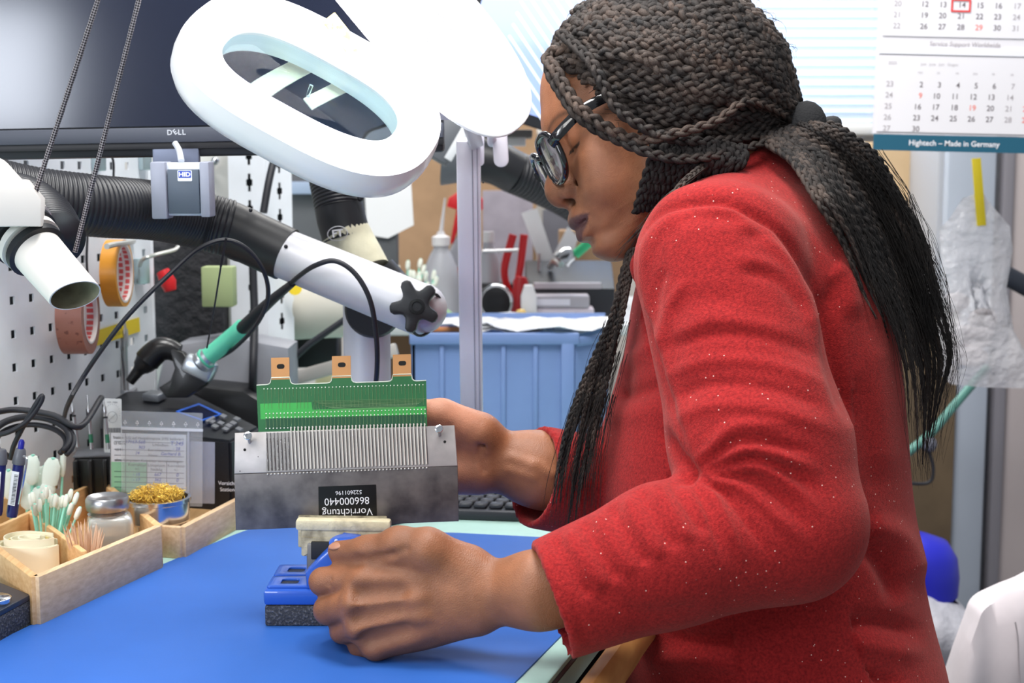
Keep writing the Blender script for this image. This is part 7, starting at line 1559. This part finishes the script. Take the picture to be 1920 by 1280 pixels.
for q in (1, -1):
    t_ = smooth_path(Hw([(0.101, q*0.058, 0.0150), (0.092, q*0.0695, 0.0180), (0.060, q*0.0745, 0.0255), (0.02, q*0.077, 0.023), (-0.012, q*0.079, 0.018)]), 5)
    mk('temple', tube(t_, 0.0054, 8, ref=HU, squash=0.34), BLK, gl, ang=50)
    L2 = lens_ring(q, 0.97); V = Hw(warp(np.vstack([L2, [(0.1035, q*0.0335, 0.0145)]]))); n_ = len(L2)
    V2 = V-HF*0.0012; F = [(i, (i+1) % n_, n_) for i in range(n_)]+[((i+1) % n_+n_+1, i+n_+1, 2*n_+1) for i in range(n_)]
    mk('lens', (np.vstack([V, V2]), F), mat('lens_glass', (96, 96, 106), 0.04, alpha=0.62, coat=1.0, spec=1.0), gl, ang=180)
# ============================================================ right background
cb = camframe(1680, 420, 2.95); BR = mat('carton_beige', (204, 176, 138), 0.85, noise=(12, 0.06))
bx0 = (1560-1680)*px(2.95); bx1 = (1752-1680)*px(2.95); zt_ = (420-268)*px(2.95)
ct = thing('cardboard_carton', 'tall beige cardboard carton standing below the window behind the hair', 'carton', cb(0, 0, 0)*[1, 1, 0])
mk('carton_shell', box(cb, ((bx0+bx1)/2, (zt_-cb.o[2])/2, -0.10), (bx1-bx0, zt_+cb.o[2], 0.20), 0.004), BR, ct)
wp = P(1763, 500, 2.85); mk('wooden_board', wbox((wp[0], wp[1], 0.72), (0.028, 0.06, 1.44), 0.002), mat('board_brown', (150, 112, 78), 0.6, wood=((122, 86, 56), 2, 30)), label='upright brown wooden board right of the carton', cat='board')
c1 = P(1815, 640, 2.75); cab = thing('steel_cabinet', 'pale grey-blue steel cabinet behind the hanging bag', 'cabinet', (c1[0]+0.14, c1[1]+0.2, 0))
mk('cabinet_body', wbox((c1[0]+0.22, c1[1]+0.24, 0.85), (0.56, 0.42, 1.70), 0.004), mat('cab_grey', (176, 178, 184), 0.5), cab)
mk('door', wbox((c1[0]-0.005, c1[1]+0.012, 0.85), (0.092, 0.03, 1.66), 0.003), mat('cab_blue', (184, 192, 204), 0.45, noise=(5, 0.05)), cab)
mk('door', wbox((c1[0]+0.225, c1[1]+0.012, 0.85), (0.30, 0.03, 1.66), 0.003), mat('cab_pink', (196, 184, 182), 0.5, noise=(5, 0.04)), cab)
mk('post_trim', wbox((c1[0]+0.062, c1[1]+0.0, 0.85), (0.020, 0.03, 1.66), 0.002), mat('cab_trim', (140, 136, 142), 0.5), cab)
# hanging bag
BGD = 2.25; bgf = camframe(1830, 520, BGD); bs = px(BGD); bag = thing('hanging_bag', 'clear plastic bag of scraps hung up with yellow tape', 'bag', bgf(0, -0.15, 0))
outl = [(1800, 372), (1836, 360), (1850, 380), (1890, 425), (1897, 470), (1888, 540), (1905, 620), (1950, 700), (1935, 730), (1850, 728), (1790, 722), (1765, 700), (1758, 620), (1766, 500), (1757, 430), (1775, 412)]
def bagmesh(k):
    V = []; F = []; n = len(outl); cx_, cy_ = 1830, 560
    for side in (1, -1):
        for j in range(6):
            t = 1-j/6
            for i, (x, y) in enumerate(outl):
                hh = side*0.030*math.sqrt(max(0, 1-t*t))*(0.4+0.6*min(1, (y-360)/260)) ; w = 0.004*math.sin(i*2.3+j*1.9+side)
                V.append(bgf((cx_+(x-cx_)*t-1830)*bs, (520-(cy_+(y-cy_)*t))*bs, hh+w*(1-t)))
        V.append(bgf((cx_-1830)*bs, (520-cy_)*bs, side*0.03))
    blk = 6*n+1
    for s_ in (0, 1):
        o = s_*blk
        for j in range(5):
            for i in range(n): q = (o+j*n+i, o+j*n+(i+1) % n, o+(j+1)*n+(i+1) % n, o+(j+1)*n+i); F.append(q if s_ else tuple(reversed(q)))
        for i in range(n): F.append((o+5*n+i, o+5*n+(i+1) % n, o+6*n))
    return V, F
mk('film', bagmesh(1), mat('bag_film', (236, 234, 238), 0.15, alpha=0.5, spec=0.9, bump=(26, 1.0, 0.02)), bag, ang=180)
g = G()
for i in range(7): g.add(*ball(bgf(random.uniform(-0.035, 0.05), random.uniform(-0.15, -0.02), random.uniform(-0.008, 0.008)), 1, 6, (random.uniform(0.012, 0.028), random.uniform(0.006, 0.010), random.uniform(0.010, 0.022))))
mk('scraps', g, mat('scrap_white', (222, 214, 216), 0.6, bump=(60, 1.0, 0.01)), bag, label='white and grey scraps inside the bag')
tf2 = Frame(P(1833, 360, BGD-0.02), norm(RT+0.08*UP), norm(UP+0.12*RT)); mk('yellow_tape', box(tf2, (0.002, 0.0, 0), (0.0145, 0.106, 0.0015), 0.0004), mat('tape_yellow', (232, 208, 40), 0.35), bag, label='yellow tape strip')
mk('dark_bracket', tube([P(1884, 515, 2.5), P(1940, 545, 2.5), P(1990, 570, 2.5)], 0.018, 10), mat('bracket_dark', (52, 56, 66), 0.5), label='dark pipe sticking out behind the hanging bag', cat='pipe')
mk('green_hose', tube(smooth_path([P(1700, 850, 2.4), P(1745, 812, 2.4), P(1785, 765, 2.4), P(1815, 730, 2.42), P(1850, 690, 2.45)], 6), 0.0075, 10), mat('hose_green', (96, 150, 138), 0.45), label='slanting green tube behind the braid ends', cat='hose')
mk('grey_ball', ball(P(1741, 832, 2.4), 0.014, 12), mat('ball_grey', (112, 114, 126), 0.5), label='grey knob on the green tube', cat='knob'); mk('dark_lead', tube(smooth_path([P(1742, 845, 2.4), P(1750, 880, 2.4), P(1740, 905, 2.4), P(1690, 905, 2.4)], 6), 0.003, 8), CB, label='dark lead looping below the grey knob', cat='cable')
br = P(1715, 900, 2.75); mk('brown_board', wbox((br[0]-0.02, br[1]+0.03, 0.46), (0.20, 0.03, 0.92), 0.003), mat('panel_brown', (110, 92, 70), 0.7, noise=(10, 0.2)), label='dull brown board low behind the woman', cat='board')
# waste bin
wc = P(1712, 1060, 2.3); wt = CAM[2]+(wc[2]-CAM[2]); wbn = thing('waste_bin', 'royal blue waste bin with a white liner behind the chair', 'waste bin', (wc[0], wc[1], 0)); rT = 0.066
z_ = P(1762, 1000, 2.3)[2]
mk('bin_body', tube_r((wc[0], wc[1], 0), (0, 0, 1), [(rT*0.8, 0), (rT*0.82, 0.01), (rT*1.0, z_-0.05)], 36, True), mat('bin_royal', (40, 44, 190), 0.35), wbn)
mk('bin_lid', lathe((wc[0], wc[1], z_-0.095), (0, 0, 1), [(rT*1.08, 0), (rT*1.10, 0.03), (rT*1.04, 0.06), (rT*0.8, 0.085), (rT*0.3, 0.097), (0, 0.099)], 40), mat('bin_royal', (40, 44, 190), 0.35), wbn)
V, F = tube_r((wc[0], wc[1], 0), (0, 0, 1), [(rT*1.06, z_-0.078), (rT*1.25, z_-0.085), (rT*1.70, z_-0.115), (rT*1.78, z_-0.145), (rT*1.30, z_-0.175), (rT*1.05, z_-0.185)], 40, False)
V = V.reshape(6, 40, 3); 
for j in range(40):
    k = 1+0.035*math.sin(j*1.9)+0.03*math.sin(j*0.7+1)
    V[:, j, :2] = np.array([wc[0], wc[1]])+(V[:, j, :2]-[wc[0], wc[1]])*k
V[:, :, 2] += ((V[:, :, 0]-wc[0])*-0.42)
mk('liner', (V.reshape(-1, 3), F), mat('liner_white', (224, 222, 230), 0.4, bump=(30, 0.8, 0.01)), wbn, label='white plastic liner folded over the rim', ang=180)
# white coat over a chair
KD = 1.75; kf2 = camframe(1880, 1200, KD); ks = px(KD); coat = thing('lab_coat', 'white lab coat draped over a chair back at the bottom right corner', 'coat', kf2(0, -0.1, 0))
def coatmesh():
    top = [(1760, 1400), (1775, 1330), (1790, 1280), (1806, 1220), (1826, 1165), (1838, 1140), (1870, 1120), (1905, 1098), (1960, 1080), (2040, 1075), (2120, 1100), (2160, 1180)]
    T = smooth_path([(x, y, 0) for x, y in top], 4)[:, :2]; V = []; n = len(T); R = 9
    for j in range(R):
        s_ = j/(R-1)
        for i, (x, y) in enumerate(T):
            xx_ = x+(1960-x)*0.25*s_; yy = y+(1500-y)*s_; nn = 0.02*math.sin(math.pi*min(1, s_*1.2+0.15))+0.006*math.sin(xx_*0.06+s_*1.5)
            V.append(kf2((xx_-1880)*ks, (1200-yy)*ks, nn))
    F = [(j*n+i, (j+1)*n+i, (j+1)*n+i+1, j*n+i+1) for j in range(R-1) for i in range(n-1)]; m = len(V)
    V2 = [np.array(v)+kf2.n*(-0.05) for v in V]; F2 = [tuple(reversed([q+m for q in f])) for f in F]
    rim = [(i, i+1, i+1+m, i+m) for i in range(n-1)]
    return V+V2, F+F2+rim
mk('cloth', coatmesh(), mat('coat_white', (228, 220, 224), 0.8, noise=(40, 0.03)), coat, ang=70)
g = G(); g.add(*tube(smooth_path([kf2((x-1880)*ks, (1200-y)*ks, 0.029) for x, y in ((1886, 1150), (1892, 1180), (1896, 1230), (1902, 1290))], 5), 0.0010, 5)); mk('seam', g, mat('seam_grey', (190, 182, 186), 0.8), coat)
ch = thing('chair', 'chair whose back carries the white coat', 'chair', (kf2.o[0]+0.06, kf2.o[1]+0.06, 0))
mk('backrest', wbox((kf2.o[0]+0.13, kf2.o[1]+0.045, 0.52), (0.24, 0.03, 0.24), 0.012), mat('chair_grey', (90, 92, 98), 0.6), ch); mk('chair_post', wbox((kf2.o[0]+0.10, kf2.o[1]+0.05, 0.30), (0.04, 0.03, 0.60), 0.004), mat('chair_grey', (90, 92, 98), 0.6), ch); mk('chair_base', wbox((kf2.o[0]+0.10, kf2.o[1]+0.05, 0.02), (0.36, 0.36, 0.04), 0.01), mat('chair_grey', (90, 92, 98), 0.6), ch)
# calendar
CLD = 2.0; cf = camframe(1780, 140, CLD, roll=-1.3); cs_ = px(CLD); cal = thing('wall_calendar', 'hanging three-month wall calendar with a teal footer strip at the top right', 'calendar', cf(0, -0.1, 0))
c_ = lambda x, y: ((x-1780)*cs_, (140-y)*cs_)
def cbox(x0, y0, x1, y1, n, th=0.0006): a, b = c_(x0, y1), c_(x1, y0); return box(cf, ((a[0]+b[0])/2, (a[1]+b[1])/2, n), (b[0]-a[0], b[1]-a[1], th))
mk('backing_card', cbox(1641, -120, 2010, 252, -0.001, 0.0012), mat('cal_white', (228, 226, 230), 0.5), cal)
mk('footer_strip', cbox(1644, 253, 2010, 283, 0.0, 0.0012), mat('cal_teal', (34, 92, 116), 0.5), cal, label='teal strip with white lettering')
mk('month_sheet', cbox(1650, -110, 2010, 71, 0.001), mat('cal_sheet', (232, 230, 234), 0.5), cal); mk('month_sheet', cbox(1648, 106, 2010, 248, 0.001), mat('cal_sheet', (232, 230, 234), 0.5), cal)
g = G(); gg = G(); gr = G(); lt_ = G(); cols = [1725, 1759, 1794, 1828, 1862, 1897, 1930]
def T_(g_, s_, x, y, z=0.0108): g_.add(*text(cf, s_, z, *c_(x, y), 0.0016, bold=0.01))
for r, wk in enumerate((19, 20, 21, 22)):
    y = -8+r*20.3; T_(gg, str(wk), 1676, y)
    for k in range(7):
        dn = 5+r*7+k
        if dn <= 31: T_(gr if dn in (29,) or k == 6 else (gg if k == 5 else g), str(dn), cols[k]+1.5, y)
for r, wk in enumerate((23, 24, 25, 26, 27)):
    y = 160+r*20.6; T_(gg, str(wk), 1669-r*0.5, y)
    for k in range(7):
        dn = 2+r*7+k
        if dn <= 30: T_(gr if dn in (9, 19) or k == 6 else (gg if k == 5 else g), str(dn), cols[k]-(1 if dn > 9 else -3)-r*0.5, y)
for k, s_ in enumerate(('MO', 'DI', 'MI', 'DO', 'FR', 'SA', 'SO')): gg.add(*text(cf, s_, 0.0042, *c_(cols[k], 138), 0.0016))
gg.add(*text(cf, '2025', 0.0062, *c_(1672, 121), 0.0016)); gg.add(*text(cf, 'Juni   June   Juin   Giugno', 0.0052, *c_(1760, 122), 0.0016))
gg.add(*text(cf, 'Service Support Worldwide', 0.0088, *c_(1805, 84), 0.0012, shear=0.2, bold=0.01)); gg.add(*text(cf, '_ _ _ _ _ _ _ _ _ _', 0.0065, *c_(1812, 100), 0.0012))
mk('dates', g, mat('cal_print', (112, 104, 110), 0.6), cal, flat=True); mk('pale_dates', gg, mat('cal_grey', (176, 170, 174), 0.6), cal, flat=True); mk('red_dates', gr, mat('cal_red', (240, 130, 116), 0.6), cal, flat=True)
mk('footer_lettering', text(cf, 'Hightech – Made in Germany', 0.0108, *c_(1796, 268), 0.0012, bold=0.012), mat('print_white', (245, 245, 250), 0.5), cal, flat=True)
fr_o = rrect(*c_(1775, 25), *c_(1812, 1), 0.001, 2); fr_i = rrect(c_(1778.5, 0)[0], c_(0, 21.5)[1], c_(1808.5, 0)[0], c_(0, 4.5)[1], 0.0006, 2)
mk('date_marker', prism(cf, fr_o, 0.0018, 0.0026, holes=[fr_i]), mat('marker_red', (226, 84, 84), 0.4), cal, label='red date marker frame'); mk('spiral_rail', cbox(1646, 92, 2010, 104, 0.0012, 0.003), mat('rail_clear', (236, 236, 242), 0.2), cal)
mk('hanger', tube([cf(0.0, 0.19, 0), cf(0.0, 0.8, 0)], 0.001, 6), mat('cord_white', (235, 235, 235), 0.7), cal)
# stool under the woman
so = P(1500, 1420, 1.45); st_ = thing('work_chair', 'dark work chair under the woman, mostly out of the picture', 'chair', (so[0], so[1], 0))
mk('seat', wbox((so[0], so[1], 0.43), (0.42, 0.42, 0.07), 0.03), mat('seat_black', (40, 40, 44), 0.8), st_); mk('gas_column', cyl((so[0], so[1], 0.04), (so[0], so[1], 0.40), 0.025, n=16), CHR, st_)
for k in range(5): a = k*2*math.pi/5; mk('foot', tube([(so[0], so[1], 0.06), (so[0]+0.27*math.cos(a), so[1]+0.27*math.sin(a), 0.03)], [0.025, 0.018], 10), mat('seat_black', (40, 40, 44), 0.8), st_)
